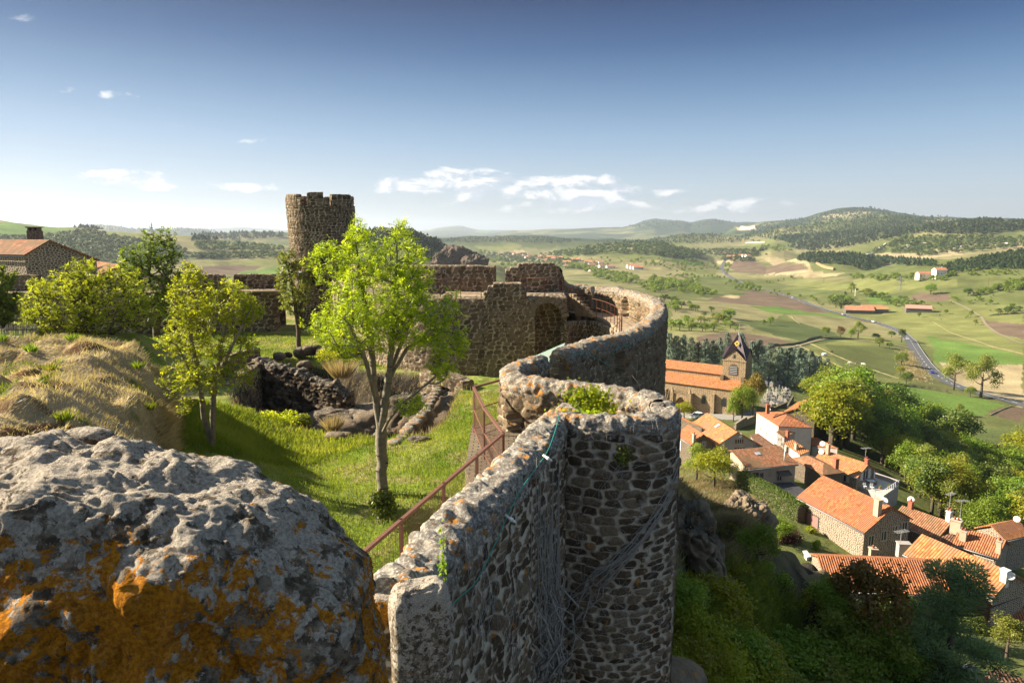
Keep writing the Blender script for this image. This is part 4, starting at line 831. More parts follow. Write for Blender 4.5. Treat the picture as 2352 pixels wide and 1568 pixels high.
blades('dry_grass', np.column_stack([Pe, mound_z(Pe[:, 0], Pe[:, 1])]), .5, .012, M_straw, lean=(1.5, -1.0), seed=10, hv=.35)
# ------------------------------------------------------------------ foreground boulder and end stones
def lichen_rock(name, orange=.52, white=.5, seed=0.0, sc=1.0, dk=(.085, .066, .046)):
    m, q = mat(name); c = q.n('VectorMath', _operation='ADD', i0=q.scale(obco(q), (sc, sc, sc)), i1=(seed, seed*.7, seed*.3)).outputs[0]; top = q.attr('top').outputs['Fac']
    nf = q.noise(c, 34, 8, .7); nm = q.noise(c, 9, 6, .65); nl = q.noise(c, 2.6, 5, .6)
    col = q.mix(q.ss(nm, .4, .62), dk, (.30, .24, .175)); col = q.mix(q.ss(nf, .5, .7), col, (.11, .09, .07))
    w = q.ss(q.math('ADD', q.math('ADD', q.math('MULTIPLY', q.noise(c, 6.5, 9, .72, .3), .8), q.math('MULTIPLY', nl, .28)), q.math('MULTIPLY', top, .10)), white, white+.018)
    wc = q.mix(q.ss(nf, .35, .65), (.30, .26, .21), (.64, .56, .46)); col = q.mix(q.math('MULTIPLY', w, .9), col, wc)
    oc = q.n('VectorMath', _operation='ADD', i0=c, i1=(5.2, 1.3, 8.8)).outputs[0]
    o = q.ss(q.math('SUBTRACT', q.math('ADD', q.math('MULTIPLY', q.noise(oc, 7, 9, .72, .4), .75), q.math('MULTIPLY', q.noise(oc, 1.6, 4, .6), .35)), q.math('MULTIPLY', top, .16)), orange, orange+.014)
    col = q.mix(q.math('MULTIPLY', o, .95), col, q.mix(q.ss(nf, .35, .65), (.30, .10, .006), (.64, .26, .012)))
    vor = q.n('TexVoronoi'); q.set(vor, 'Vector', c); q.set(vor, 'Scale', 46)
    pits = q.ss(q.math('ADD', vor.outputs['Distance'], q.math('MULTIPLY', nm, .8)), .42, .62)
    b = q.bump(q.math('ADD', q.math('MULTIPLY', nf, 1.0), q.math('MULTIPLY', nm, 1.4)), 1.0, .02); b = q.bump(pits, .35, .006, b)
    return fin(m, q, col, .95, b, .08)
M_boul = lichen_rock('lichened_boulder', .522, .568, 0, 2.3); M_orange = lichen_rock('orange_lichened_stone', .46, .55, 2.2, 2.2); M_slab = lichen_rock('lichened_slab', .63, .575, 3.1, 2.4)
# built around the crest line seen from the keep
def boulder():
    xs = np.concatenate([np.arange(-3.4, -.9, .02), np.arange(-.9, -.20, .0085)]); cr = [(-3.4, -.65), (-1.6, -.69), (-1.3, -.715), (-1.12, -.745), (-.98, -.785), (-.85, -.825), (-.72, -.885), (-.62, -.95), (-.54, -1.03), (-.475, -1.13), (-.44, -1.25), (-.42, -1.45), (-.415, -2.4)]
    # profile swept from the left end to the rounded right end
    t = np.linspace(0, 1, 420); ca = np.array(cr); seg = np.concatenate([[0], np.cumsum(np.hypot(*(np.diff(ca, axis=0).T)))]); s = np.linspace(0, seg[-1], 420); cx = np.interp(s, seg, ca[:, 0]-.05); cz = np.interp(s, seg, ca[:, 1]-.025)
    cx = np.convolve(np.pad(cx, 6, 'edge'), np.ones(13)/13, 'valid'); cz = np.convolve(np.pad(cz, 6, 'edge'), np.ones(13)/13, 'valid')
    w = np.linspace(-1, 1, 300); V = np.zeros((420, 300, 3)); y0, y1 = 1.72, 2.5
    for i in range(420):
        nx, nz = np.gradient(cx)[i] if False else 0, 0
    gx, gz = np.gradient(cx), np.gradient(cz); L = np.hypot(gx, gz); nx, nz = -gz/L, gx/L; nx, nz = np.where(nz < 0, -nx, nx), np.abs(nz)
    nx = np.abs(nx)
    depth = (y1-y0)/2; yc = (y1+y0)/2; k = np.sign(w)*np.abs(w)**.75; flat = 1-np.abs(w)**5
    inn = .28*(np.abs(w)**4.0)
    for i in range(420):
        V[i, :, 0] = cx[i]-nx[i]*inn; V[i, :, 1] = yc+k*depth; V[i, :, 2] = cz[i]-nz[i]*inn
    # extend front and back skirts downwards
    Fr = V[:, :1].copy(); S1 = []
    for dz in np.linspace(1.5, .02, 110): q_ = V[:, :1].copy(); q_[..., 2] -= dz; q_[..., 0] -= .0; q_[..., 1] -= .03*math.sin(dz*3)+.05*dz; S1.append(q_)
    S2 = []
    for dz in np.linspace(.02, 1.5, 40): q_ = V[:, -1:].copy(); q_[..., 2] -= dz; S2.append(q_)
    V = np.concatenate(S1+[V]+S2, 1); V[..., 2] = np.maximum(V[..., 2], -2.5)
    a = np.gradient(V, axis=0); b = np.gradient(V, axis=1); N = np.cross(a, b); N /= np.linalg.norm(N, axis=-1)[..., None]+1e-9; N *= np.where((N[..., 2].mean() < 0), -1, 1)
    X_, Y_, Z_ = V[..., 0], V[..., 1], V[..., 2]
    d = .055*fbm(X_*2.5, Y_*2.5, Z_*2.5, o=3, seed=1)+.030*fbm(X_*8, Y_*8, Z_*8, o=3, seed=5)-.016*sst(np.abs(fbm(X_*5+3, Y_*5, Z_*5, o=3, seed=77)), .10, .0)+.008*np.abs(fbm(X_*30, Y_*30, Z_*30, o=3, seed=9))+.004*vn(X_*80, Y_*80, Z_*80, seed=19)
    V = V+N*d[..., None]
    me = mesh_np('boulder', V.reshape(-1, 3), grid_faces(*V.shape[:2]), {'top': np.clip(N[..., 2], 0, 1).ravel()**2}); o = link('boulder', me, M_boul)
    tag(o, 'huge weathered foreground stone crusted with orange and white lichen', 'stone')
boulder()
rock('stone', (-1.58, 2.46, -.77), (.08, .05, .04), M_slab, 3, 50, .3, 2.3, 6, 'small grey knob of rock on top of the lichened boulder', 'stone')
rock('stone', (-2.3, 2.6, -.76), (.2, .1, .045), M_boul, 5, 50, .3, 2.3, 5, 'flat dark stone on the left behind the lichened boulder', 'stone')
p = PZ(915, 1330, -3.35); rock('stone', (p[0]-.02, p[1]-.05, p[2]-.12), (.29, .28, .17), M_orange, 21, 60, .12, 3.2, 3, 'orange lichened coping stone capping the near end of the wall', 'stone')
p = PD(948, 1470, 5.6); rock('slab', (p[0]+.05, p[1]+.22, p[2]-.36), (.27, .16, .80), M_slab, 17, 110, .10, 5, 2, 'leaning grey lichened slab at the near end of the wall', 'slab', rz=.35)
# ------------------------------------------------------------------ platform, near railing
ptf = MB(); pp_ = [(-1.15, 7.2), (-.05, 11.2), (1.0, 12.9), (-.1, 16.6), (-1.0, 16.4), (-.95, 13.2), (-.6, 11.6), (-1.0, 9.9), (-2.0, 7.2)]
ptf.poly([(x, y, -4.75) for x, y in pp_])
for a, b in zip(pp_, pp_[1:]+pp_[:1]): ptf.poly([(*a, -8.4), (*b, -8.4), (*b, -4.75), (*a, -4.75)])
m_, q = mat('platform_stone'); uvn = q.n('UVMap').outputs[0]; br = q.n('TexBrick'); q.set(br, 'Vector', q.n('VectorMath', _operation='ADD', i0=uvn, i1=q.scale(q.n('TexNoise', i2=3.0).outputs[1], (.12, .12, .12))).outputs[0]); q.set(br, 'Scale', 2.2); q.set(br, 'Color1', (.15, .12, .08, 1)); q.set(br, 'Color2', (.22, .17, .11, 1)); q.set(br, 'Mortar', (.06, .05, .04, 1)); q.set(br, 'Mortar Size', .03)
M_plat = fin(m_, q, br.outputs[0], .95, q.bump(br.outputs[1], -.5, .02))
tag(ptf.build('walkway', M_plat), kind='structure')
def mesh_panel(P0, P1, h, z0, sp=.055, r=.0022):
    a = np.array(P0), np.array(P1); L = np.linalg.norm(a[1]-a[0]); t = (a[1]-a[0])/L; up = np.array((0, 0, 1.)); n = int(L/sp); m = int(h/sp); segs = []
    for i in range(n+1): p = a[0]+t*i*sp; segs.append((p+up*z0, p+up*(z0+h)))
    for j in range(m+1): segs.append((a[0]+up*(z0+j*sp), a[1]+up*(z0+j*sp)))
    V = []; 
    for p, q_ in segs:
        d = q_-p; d /= np.linalg.norm(d); x = np.cross(d, (.3, .9, .2)); x /= np.linalg.norm(x); y = np.cross(d, x)
        for e in (p, q_):
            for k in range(3): w = 2*math.pi*k/3; V.append(e+(x*math.cos(w)+y*math.sin(w))*r)
    Fq = []; 
    for i in range(len(segs)):
        b = i*6
        for k in range(3): Fq.append((b+k, b+(k+1) % 3, b+3+(k+1) % 3, b+3+k))
    return mesh_np('wire_mesh', np.array(V), np.array(Fq))
def rail_big(label, P, h=1.1):
    e = empty('railing', P[0]); tag(e, label, 'railing'); P = [np.array(p) for p in P]; up = np.array((0, 0, 1.))
    for k in range(len(P)-1):
        a, b = P[k]+up*h, P[k+1]+up*h; t = b-a; L = np.linalg.norm(t); t /= L; s_ = np.cross(t, up); s_ /= np.linalg.norm(s_); m = MB(); c = [a+s_*.025, b+s_*.025, b-s_*.025, a-s_*.025]
        lo = [q_-up*.045 for q_ in c]; m.poly(c); m.poly(lo[::-1])
        for i in range(4): m.poly([lo[i], lo[(i+1) % 4], c[(i+1) % 4], c[i]])
        put(m.build('top_rail', M_rail), e)
        for f in (.5, .08): put(MB().tube([P[k]+up*h*f, P[k+1]+up*h*f], .014, 6).build('bar', M_rust, None, True), e)
        put(link('wire_mesh', mesh_panel(P[k], P[k+1], h*.9, h*.06), M_wire), e)
        n = max(1, round(L/1.5))
        for i in range(n+1 if k == len(P)-2 else n): p = P[k]+(P[k+1]-P[k])*i/n; put(MB().box(p+up*h/2, (.04, .04, h), math.atan2(t[1], t[0])).build('post', M_rail), e)
    return e
hz = -4.72; rz_ = hz+1.12; A = [xyz(u, v, rz_) for u, v in ((790, 1302), (838, 1261), (909, 1201), (1023, 1101), (1099, 1036), (1156, 992))]; A = [(x, y, hz) for x, y, z in A]
rail_big('long rust red railing with square wire mesh running along the inside of the near wall', [A[0], A[-1]], 1.12)
B = [(x, y, hz) for x, y, z in [xyz(u, v, rz_) for u, v in ((1156, 992), (1112, 935), (1088, 887), (1158, 868))]]
rail_big('rust red mesh railing bending round the platform beside the turret', B, 1.12)
# ------------------------------------------------------------------ green cable with lamp holders on the outer face of the wall
M_cable = simple('green_cable', (.02, .26, .22), .45, .05); M_holder = simple('white_plastic', (.75, .75, .70), .35, .03); M_bulb = simple('frosted_bulb', (.72, .68, .55), .2, .02)
s_, Qw = resample(W1, .05); Tw = np.gradient(Qw[:, :2], axis=0); Tw /= np.linalg.norm(Tw, axis=1)[:, None]; Rw = np.stack([Tw[:, 1], -Tw[:, 0]], 1)
def on_wall(u, v, off=.36):
    best = None; r = ray(u, v)
    for i in range(len(s_)):
        p = Qw[i, :2]+Rw[i]*off; k = p[1]/r[1]; e = abs(r[0]*k-p[0])
        if best is None or e < best[0]: best = (e, np.array((p[0], p[1], r[2]*k)))
    return best[1]
cab = empty('string_light', tuple(on_wall(1290, 960))); tag(cab, 'green light cable with white bulb holders strung along the outer face of the wall', 'string light')
CP = [(1010, 1490), (1040, 1390), (1100, 1325), (1164, 1186), (1200, 1120), (1252, 1045), (1272, 1000), (1286, 952)]
pc = [on_wall(u, v) for u, v in CP]; pc = [on_wall(972, 1560, .4), on_wall(1004, 1492, .4)]+pc[1:]; put(MB().tube(spline(np.array(pc), 8), .0075, 6).build('cable', M_cable, None, True), cab)
for (u, v) in ((1164, 1184), (1250, 1046), (975, 1556)):
    p = on_wall(u, v, .38); ax = Vector((.75, -.25, -.45)).normalized(); b = empty('lamp', (0, 0, 0)); b.parent = None
    hl = put(MB().lathe(p, [(.001, -.02), (.017, -.02), (.017, .05), (.026, .055), (.028, .085), (.026, .10), (.001, .10)], 12, ax).build('bulb_holder', M_holder, None, True), cab); bpy.data.objects.remove(b)
    put(MB().lathe(Vector(p)+ax*.10, [(.001, 0), (.02, 0), (.021, .02), (.015, .045), (.001, .055)], 12, ax).build('bulb', M_bulb, None, True), cab)
# cable on the bastion wall
def on_bast(u, v, off=.36):
    best = None; r = ray(u, v); s2, Q2 = resample(BP, .1); T2 = np.gradient(Q2[:, :2], axis=0); T2 /= np.linalg.norm(T2, axis=1)[:, None]; R2 = np.stack([T2[:, 1], -T2[:, 0]], 1)
    for i in range(len(s2)//2):
        p = Q2[i, :2]+R2[i]*off; k = p[1]/r[1]; e = abs(r[0]*k-p[0])
        if best is None or e < best[0]: best = (e, np.array((p[0], p[1], r[2]*k)))
    return best[1]
pc = [on_bast(u, v) for u, v in ((1290, 822), (1330, 812), (1368, 822), (1400, 838), (1410, 805), (1450, 790), (1500, 762), (1528, 735))]
tag(MB().tube(spline(np.array(pc), 8), .012, 5).build('cable', M_cable, None, True), 'thin green cable looping along the outside of the distant bastion parapet', 'cable')
# ------------------------------------------------------------------ ivy
def ivy(name, c, wv, nv, n, spread, label, mt=M_mid, ls=.10, seed=1, thick=.08, cat='ivy'):
    g = np.random.default_rng(seed); a = g.normal(size=(n, 2))*spread*.5; c, wv, nv = map(np.array, (c, wv, nv)); P = c+wv*a[:, :1]*1.0+np.array((0, 0, 1.))*a[:, 1:]+nv*(g.random((n, 1))*thick)
    o = quads(P, rdir(n, g)*.5+np.array((0, 0, -.8)), nv+rdir(n, g)*.45, ls*g.uniform(.6, 1.2, n), ls*.8, g.random(n), name, mt); tag(o, label, cat); return o
pb = PD(1352, 925, 14.2); wv = (.94, -.33, 0); nv = (-.33, -.94, 0)
ivy('ivy', pb+np.array((0, 0, -.02)), wv, nv, 1100, np.array((.46, .34)), 'bright green ivy clump hanging inside the back of the turret parapet', M_ash2, .085, 3, .10)
ivy('ivy', PD(1330, 948, 12.75), (1, 0, 0), (0, -1, .3), 150, np.array((.45, .08)), 'low creeping ivy leaves along the turret rim', M_ash2, .06, 4, .1)
ivy('ivy', PD(1432, 1045, 12.02), (1, 0, 0), (0, -1, 0), 90, np.array((.16, .22)), 'small sprig of ivy on the outer face of the turret', M_mid, .055, 5, .08)
ivy('ivy', on_wall(1012, 1310, .38), (Tw[20, 0], Tw[20, 1], 0), (Rw[20, 0], Rw[20, 1], 0), 120, np.array((.08, .45)), 'thin strand of ivy leaves trailing down the near wall end', M_mid, .05, 6, .05)
# bare vine stems
M_vine = simple('dead_vine', (.27, .245, .215), .9, .3, 30)
def vines(label, starts, n, seed, rr=(.012, .004), mod=None, wg=1.0):
    g = np.random.default_rng(seed); m = MB()
    for i in range(n):
        a, b = starts(i, g); a, b = np.array(a), np.array(b); k = 14; P = []; off = np.zeros(3)
        for q_ in range(k+1):
            f = q_/k; off = off*.8+g.normal(size=3)*np.array((.05, .03, .03))*wg*(np.linalg.norm(b-a)/2+.3); P.append(a*(1-f)+b*f+off*math.sin(math.pi*min(1, f*1.5+.1)))
        if mod: P = [mod(p) for p in P]
        r1 = rr[0]*g.uniform(.4, 1.2); m.tube(P, list(np.linspace(r1, rr[1]*.6, k+1)), 5)
    o = m.build('vine', M_vine, None, True); tag(o, label, 'vine'); return o
tcx, tcy = 1.95, 13.8
def to_turret(p):
    # keep the stems lying on the face of the turret
    r = Vector((p[0]-1.95, p[1]-14.15)); L = r.length; P_ = resample([(.9, 12.62), (1.35, 12.45), (1.9, 12.32), (2.45, 12.36), (2.85, 12.6), (3.0, 12.95), (3.03, 13.3), (2.98, 13.75)], .05)[1]
    i = int(np.argmin(np.abs(P_[:, 0]-p[0])+.3*np.abs(P_[:, 1]-p[1]))); a = P_[i]; d = Vector((a[0]-1.9, a[1]-13.9)).normalized(); return (a[0]+d.x*.33, a[1]+d.y*.33, p[2])
def sv(L): return lambda i, g: L[i % len(L)](g)
def TP(u, v): r = ray(u, v); k = 12.1/r[1]; return np.array((r[0]*k, 12.1, r[2]*k))
vines('thick grey ivy stem climbing diagonally across the round turret', lambda i, g: (TP(1310+g.normal()*8, 1470-i*18 % 90), TP(1545, 1120+g.normal()*10)), 9, 3, (.022, .012), to_turret)
vines('fine web of dead ivy twigs spread over the turret face', lambda i, g: ((lambda u, v: (TP(u, v), TP(u+g.normal()*70+20, v-abs(g.normal())*140-20)))(g.uniform(1300, 1540), g.uniform(1080, 1560))), 60, 4, (.007, .003), to_turret, 2.2)
def corner(i, g): f = g.random(); u0 = 1262+g.normal()*16; p = on_wall(u0, 1560, .36); q_ = on_wall(min(1284, u0+g.normal()*8+8), g.uniform(1050, 1400), .36); return p, q_
def to_wall(p):
    d = np.hypot(Qw[:, 0]-p[0], Qw[:, 1]-p[1]); i = int(np.argmin(d)); a = Qw[i, :2]+Rw[i]*.36; t = (np.array(p[:2])-Qw[i, :2]) @ Tw[i]; a = a+Tw[i]*t; return (a[0], a[1], p[2])
vines('dense bundle of bare grey ivy stems in the corner between wall and turret', corner, 60, 5, (.02, .006), None, 1.5)
vines('thin dead ivy twigs clinging to the near wall face', lambda i, g: (lambda u, v: (on_wall(u, v, .35), on_wall(u+g.normal()*25, v-g.uniform(60, 220), .35)))(g.uniform(1080, 1200), g.uniform(1400, 1560)), 34, 6, (.007, .003), to_wall, 2.5)
# ------------------------------------------------------------------ ruins round the pit
ru = empty('ruined_wall', (-8, 37, -11)); tag(ru, 'broken dark dry stone wall stepping down across the far side of the pit', 'ruined wall')
put(wall('wall', [xyz(585, 825, -7.5)[:2]+(-7.5,), xyz(640, 838, -7.6)[:2]+(-7.6,), xyz(700, 855, -7.9)[:2]+(-7.9,), xyz(760, 874, -8.2)[:2]+(-8.2,), xyz(805, 890, -8.5)[:2]+(-8.6,)], -11.6, -10, .7, .07, .06, M_dry, None, cop=.1, cell=(.42, .25), amp=.07, rough=.08, seed=81, top_noise=.3), ru)
r2 = empty('ruined_wall', (-12, 33, -11)); tag(r2, 'low mortared stone wall with flat capstones at the left end of the pit', 'ruined wall')
put(wall('wall', [xyz(500, 838, -7.2)[:2]+(-7.2,), xyz(540, 815, -7.2)[:2]+(-7.1,), xyz(588, 800, -7.1)[:2]+(-7.05,)][::-1], -11.2, -9, .6, .07, .07, M_castle, None, cop=.05, cell=(.45, .27), amp=.03, seed=82), r2)
put(wall('wall', [xyz(520, 885, -8)[:2]+(-8.0,), xyz(560, 870, -8)[:2]+(-7.6,), xyz(596, 845, -8)[:2]+(-7.5,)], -11.6, -9, .6, .07, .07, M_castle, None, cop=.05, cell=(.5, .3), amp=.03, seed=83), r2)
g = np.random.default_rng(5)
for i, (u, v, z, s) in enumerate([(640, 815, -7.6, .35), (662, 812, -7.6, .3), (690, 806, -7.6, .4), (718, 800, -7.5, .5), (600, 828, -7.5, .3), (575, 835, -7.5, .28), (745, 806, -7.6, .45), (790, 790, -7.4, .6), (830, 800, -7.4, .7), (870, 800, -7.5, .6), (625, 835, -7.8, .3), (700, 835, -7.9, .35)]):
    p = PZ(u, v, z); rock('stone', (p[0], p[1], z-.1), (s*1.2, s*.8, s*.7), M_dry, 30+i, 18, .3, 2.4, 1.4, 'rough dark block tumbled along the broken wall beyond the pit', 'stone', 'tumbled blocks along the broken wall', rz=g.random()*3)
rock('rock_outcrop', (-9.4, 36.6, -11.2), (3.2, 1.6, 1.5), M_dry, 50, 60, .25, 2.5, .5, 'dark rock face at the bottom of the sunken pit', 'rock')
rock('rock_outcrop', (-4.6, 34.6, -9.8), (2.2, 1.6, 1.6), M_dry, 52, 60, .3, 2.5, .6, 'dark overhanging rock with dry grass above the pit opening', 'rock')
kb = [(1006, 893), (995, 915), (980, 940), (962, 962), (940, 985), (922, 1008), (905, 1020)]
for i, (u, v) in enumerate(spline(np.array(kb, float), 3)):
    p = PZ(u, v, -7.95); rock('kerb_stone', (p[0], p[1], -7.95), (.28, .22, .13), M_lit, 60+i, 14, .25, 2.8, 2, 'flat pinkish kerb stone edging the lawn above the pit', 'stone', 'kerb stones curving along the pit edge', rz=g.random()*3)
for i, (u, v, s) in enumerate([(770, 1005, .3), (790, 1002, .22), (880, 1003, .35), (955, 1015, .35), (975, 1012, .25)]):
    p = PZ(u, v, -7.98); rock('stone', (p[0], p[1], -7.95), (s*1.2, s, s*.55), M_dry, 90+i, 16, .25, 2.6, 2, 'half buried boulder on the near rim of the pit', 'stone', 'boulders on the near rim of the pit')
# arched vault mouth at the right of the pit
va = empty('stone_vault', (-3.2, 34.5, -11)); tag(va, 'low stone vault with a dark arched mouth at the right of the pit', 'vault')
put(wall('wall', [(-4.6, 35.6, -7.4), (-3.4, 34.6, -7.2), (-2.2, 33.8, -7.5)], -11.5, -8, .8, .07, .07, M_castle, None, cop=.06, cell=(.45, .27), amp=.03, seed=95, rec=[(1, -3.3, 34.5, .75, -11.4, -7.9, .6, True)]), va)
# ------------------------------------------------------------------ green metal roofed shed
sh = empty('shed', (2, 31, -8)); tag(sh, 'low shed with pale green corrugated metal roof tucked against the bastion', 'shed')
m_, q = mat('green_metal_roof'); wv_ = q.n('TexWave', _wave_type='BANDS', _bands_direction='X'); q.set(wv_, 'Vector', q.n('UVMap').outputs[0]); q.set(wv_, 'Scale', 2.2); n = q.noise(obco(q), .8, 4)
M_gmet = fin(m_, q, q.mix(q.ss(n, .55, .66), (.20, .27, .23), (.30, .22, .17)), .5, q.bump(wv_.outputs[0], .5, .03))
ra_, rb_ = np.array(xyz(1298, 787, -5.15)), np.array(xyz(1285, 850, -5.15)+()); a0 = np.array(xyz(1214, 823, -6.0)); rr_ = np.array((1.95, 27.6, -5.15)); 
rf = MB(); rf.poly([a0, a0+(rr_-ra_), rr_, ra_]); rf.poly([ra_, rr_, rr_+np.array((1.3, .3, -.8)), ra_+np.array((1.3, .3, -.8))]); o = rf.build('roof', M_gmet); put(o, sh)
wb = MB(); wb.box((1.75, 30.2, -7.2), (1.7, 4.6, 2.1)); put(wb.build('wall', simple('weathered_board', (.14, .11, .08))), sh)
# ================================================================== instanced trees
def r5(x, y): return (1493+x*.21973, 890+y*.21973)
def r6(x, y): return (1780+x*.24316, 1033.6+y*.24316)
def r8(x, y): return (1837.5+x*.21875, 1263.3+y*.21875)
def r4(x, y): return (1493+x*.19532, 717.8+y*.19532)
def rv(x, y): return (1493+x*.36524, 459.4+y*.36524)
def rw(x, y): return (1722.7+x*.26758, 631.6+y*.26758)
def r3(x, y): return (1033.6+x*.24424, 545.5+y*.24424)
def r2_(x, y): return (574.2+x*.26878, 402+y*.26878)
def r1_(x, y): return (x*.26878, 459.4+y*.26878)
def cloud(kind, n, ls, seed):
    g = np.random.default_rng(seed)
    if kind in ('round', 'far', 'tall', 'loose'):
        K = {'round': 34, 'far': 9, 'tall': 22, 'loose': 20}[kind]; lc = rdir(K, g); lc[:, 2] = np.where(lc[:, 2] < -.45, -lc[:, 2], lc[:, 2]); lc *= (.45+.35*g.random((K, 1)))
        asp = {'round': (1, 1, .95), 'far': (1, 1, .9), 'tall': (.6, .6, 1.5), 'loose': (1, 1, 1.1)}[kind]; k = g.integers(0, K, n); lr = {'loose': .27, 'far': .45, 'tall': .3, 'round': .32}[kind]*g.uniform(.7, 1.25, K)
        d = rdir(n, g); d[:, 2] = np.where(g.random(n) < .6, np.abs(d[:, 2]), d[:, 2]); P = (lc[k]+d*(lr[k]*(.40+.85*g.random(n)**.8))[:, None])*asp; P[:, 2] += {'tall': 1.75}.get(kind, 1.15)
        D = rdir(n, g); N = d*1.2+rdir(n, g)*.5; tn = .25+.35*g.random(n)+.35*g.random(K)[k]; h0 = .5
    elif kind in ('cedar', 'conifer'):
        P, D, N, tn = [], [], [], []; T = 17 if kind == 'cedar' else 9; B = 9 if kind == 'cedar' else 6; m = max(2, n//(T*B))
        for t in range(T):
            h = .25+2.6*(t+g.random()*.6)/T; rr = (.95 if kind == 'cedar' else .8)*(1-(h/3.0))**.8+.05
            for b in range(B):
                a = g.random()*2*math.pi; L = rr*g.uniform(.65, 1.15); f = g.random(m)**.6; dr = np.array((math.cos(a), math.sin(a))); w = .22*L*(1.1-f)*1.6
                p = np.stack([dr[0]*f*L-dr[1]*g.normal(size=m)*w, dr[1]*f*L+dr[0]*g.normal(size=m)*w, h-.28*L*f**2+.05*g.normal(size=m)-.03], 1); P.append(p)
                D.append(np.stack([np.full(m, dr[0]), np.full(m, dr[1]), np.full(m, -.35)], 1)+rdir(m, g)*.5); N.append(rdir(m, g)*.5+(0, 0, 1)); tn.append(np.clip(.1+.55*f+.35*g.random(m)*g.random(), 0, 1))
        P, D, N, tn = map(np.concatenate, (P, D, N, tn))
    elif kind == 'pine':
        K = 46; hh = g.uniform(.3, 2.6, K); a = g.random(K)*6.28; rr = (1-hh/2.9)**.75*g.uniform(.3, .95, K); lc = np.stack([np.cos(a)*rr, np.sin(a)*rr, hh], 1); k = g.integers(0, K, n); d = rdir(n, g); P = lc[k]+d*.2*g.random((n, 1))**.3*np.array((1.1, 1.1, .65)); D = d+np.array((0, 0, .5)); N = rdir(n, g); tn = np.clip(.3+.5*d[:, 2]+.3*g.random(n), 0, 1)
    return quads(P, D, N, ls*g.uniform(.7, 1.3, len(P)), ls*(.62 if kind not in ('cedar', 'pine', 'conifer') else .3 if kind != 'pine' else .26), np.clip(tn, 0, 1), 'crown', None)
def trunk_mesh(h, r, seed, limbs=6):
    g = np.random.default_rng(seed); m = MB(); m.tube([(0, 0, -.4), (.01, .0, h*.3), (.02, -.01, h*.7), (0, .01, h)], [r*1.25, r, r*.75, r*.2], 7)
    for i in range(limbs):
        a = g.random()*6.28; z = h*g.uniform(.35, .8); L = g.uniform(.4, .75); m.tube([(0, 0, z), (math.cos(a)*L*.5, math.sin(a)*L*.5, z+.2*L), (math.cos(a)*L, math.sin(a)*L, z+.55*L)], [r*.5, r*.35, r*.1], 5)
    return m.mesh('trunk', True)
KINDS = {}
def kind(k, n, ls, variants, mt, th=1.3, tr=.06, bark=M_barkd):
    L = []
    for s in range(variants):
        cm = cloud(k if k in ('round', 'tall', 'loose', 'cedar', 'pine', 'far', 'conifer') else k, n, ls, 100+s*7+len(KINDS)*31); cm.materials.append(mt); tm = trunk_mesh(th, tr, s); tm.materials.append(bark); L.append((cm, tm))
    return L
KINDS['mid'] = kind('round', 5200, .085, 4, M_mid); KINDS['dark'] = kind('round', 5200, .085, 3, M_dark); KINDS['yel'] = kind('round', 4200, .09, 2, M_yel); KINDS['aut'] = kind('loose', 3600, .09, 2, M_autumn)
KINDS['oli'] = kind('loose', 4200, .08, 2, M_olive); KINDS['poplar'] = kind('tall', 4000, .08, 2, M_olive, 2.2); KINDS['pop2'] = kind('tall', 4000, .08, 1, M_dark, 2.2)
KINDS['cedar'] = kind('cedar', 6500, .11, 4, M_cedar, 2.6, .05); KINDS['pine'] = kind('pine', 26000, .055, 1, M_pine, 2.5, .04)
KINDS['f'] = kind('far', 420, .24, 5, M_mid, 1.2, .07); KINDS['fd'] = kind('far', 420, .24, 4, M_dark, 1.2, .07); KINDS['fo'] = kind('far', 360, .24, 2, M_olive, 1.2, .07)
HT = {'cedar': 2.85, 'pine': 2.8, 'poplar': 3.3, 'pop2': 3.3}
def plant(k, p, h, label, cat='tree', grp=None, w=1.0, name=None, trunk=True, seed=None):
    g = random.Random(seed if seed is not None else hash((round(p[0], 2), round(p[1], 2))) & 0xffff); v = KINDS[k][g.randrange(len(KINDS[k]))]; H = HT.get(k, 2.05); s = h/H
    nm = name or {'cedar': 'cedar', 'pine': 'pine_tree'}.get(k, 'tree'); rt = empty(nm, tuple(p), g.random()*6.28) if trunk else None
    if trunk:
        rt.scale = (s*w, s*w, s); tag(rt, label, cat, grp)
        for n_, me in (('crown', v[0]), ('trunk', v[1])): o = bpy.data.objects.new(n_, me); S.collection.objects.link(o); o.parent = rt
        return rt
    o = bpy.data.objects.new(nm, v[0]); S.collection.objects.link(o); o.location = p; o.rotation_euler[2] = g.random()*6.28; o.scale = (s*w, s*w, s); tag(o, label, cat, grp); return o
def dist(p): return math.hypot(p[0], p[1])
def plant_px(k, u, v, hp, label, grp=None, w=1.0, cat='tree', trunk=True, sink=.0, **kw):
    p = hit(u, v); return plant(k, (p[0], p[1], p[2]-sink), hp*math.hypot(p[1], p[2])*1.0/F, label, cat, grp, w, trunk=trunk, **kw)
def samp(poly, n, seed):
    g = np.random.default_rng(seed); P = np.array(poly, float); lo, hi = P.min(0), P.max(0); q = g.random((n*4, 2))*(hi-lo)+lo; return q[inpoly(q[:, 0], q[:, 1], P)][:n]
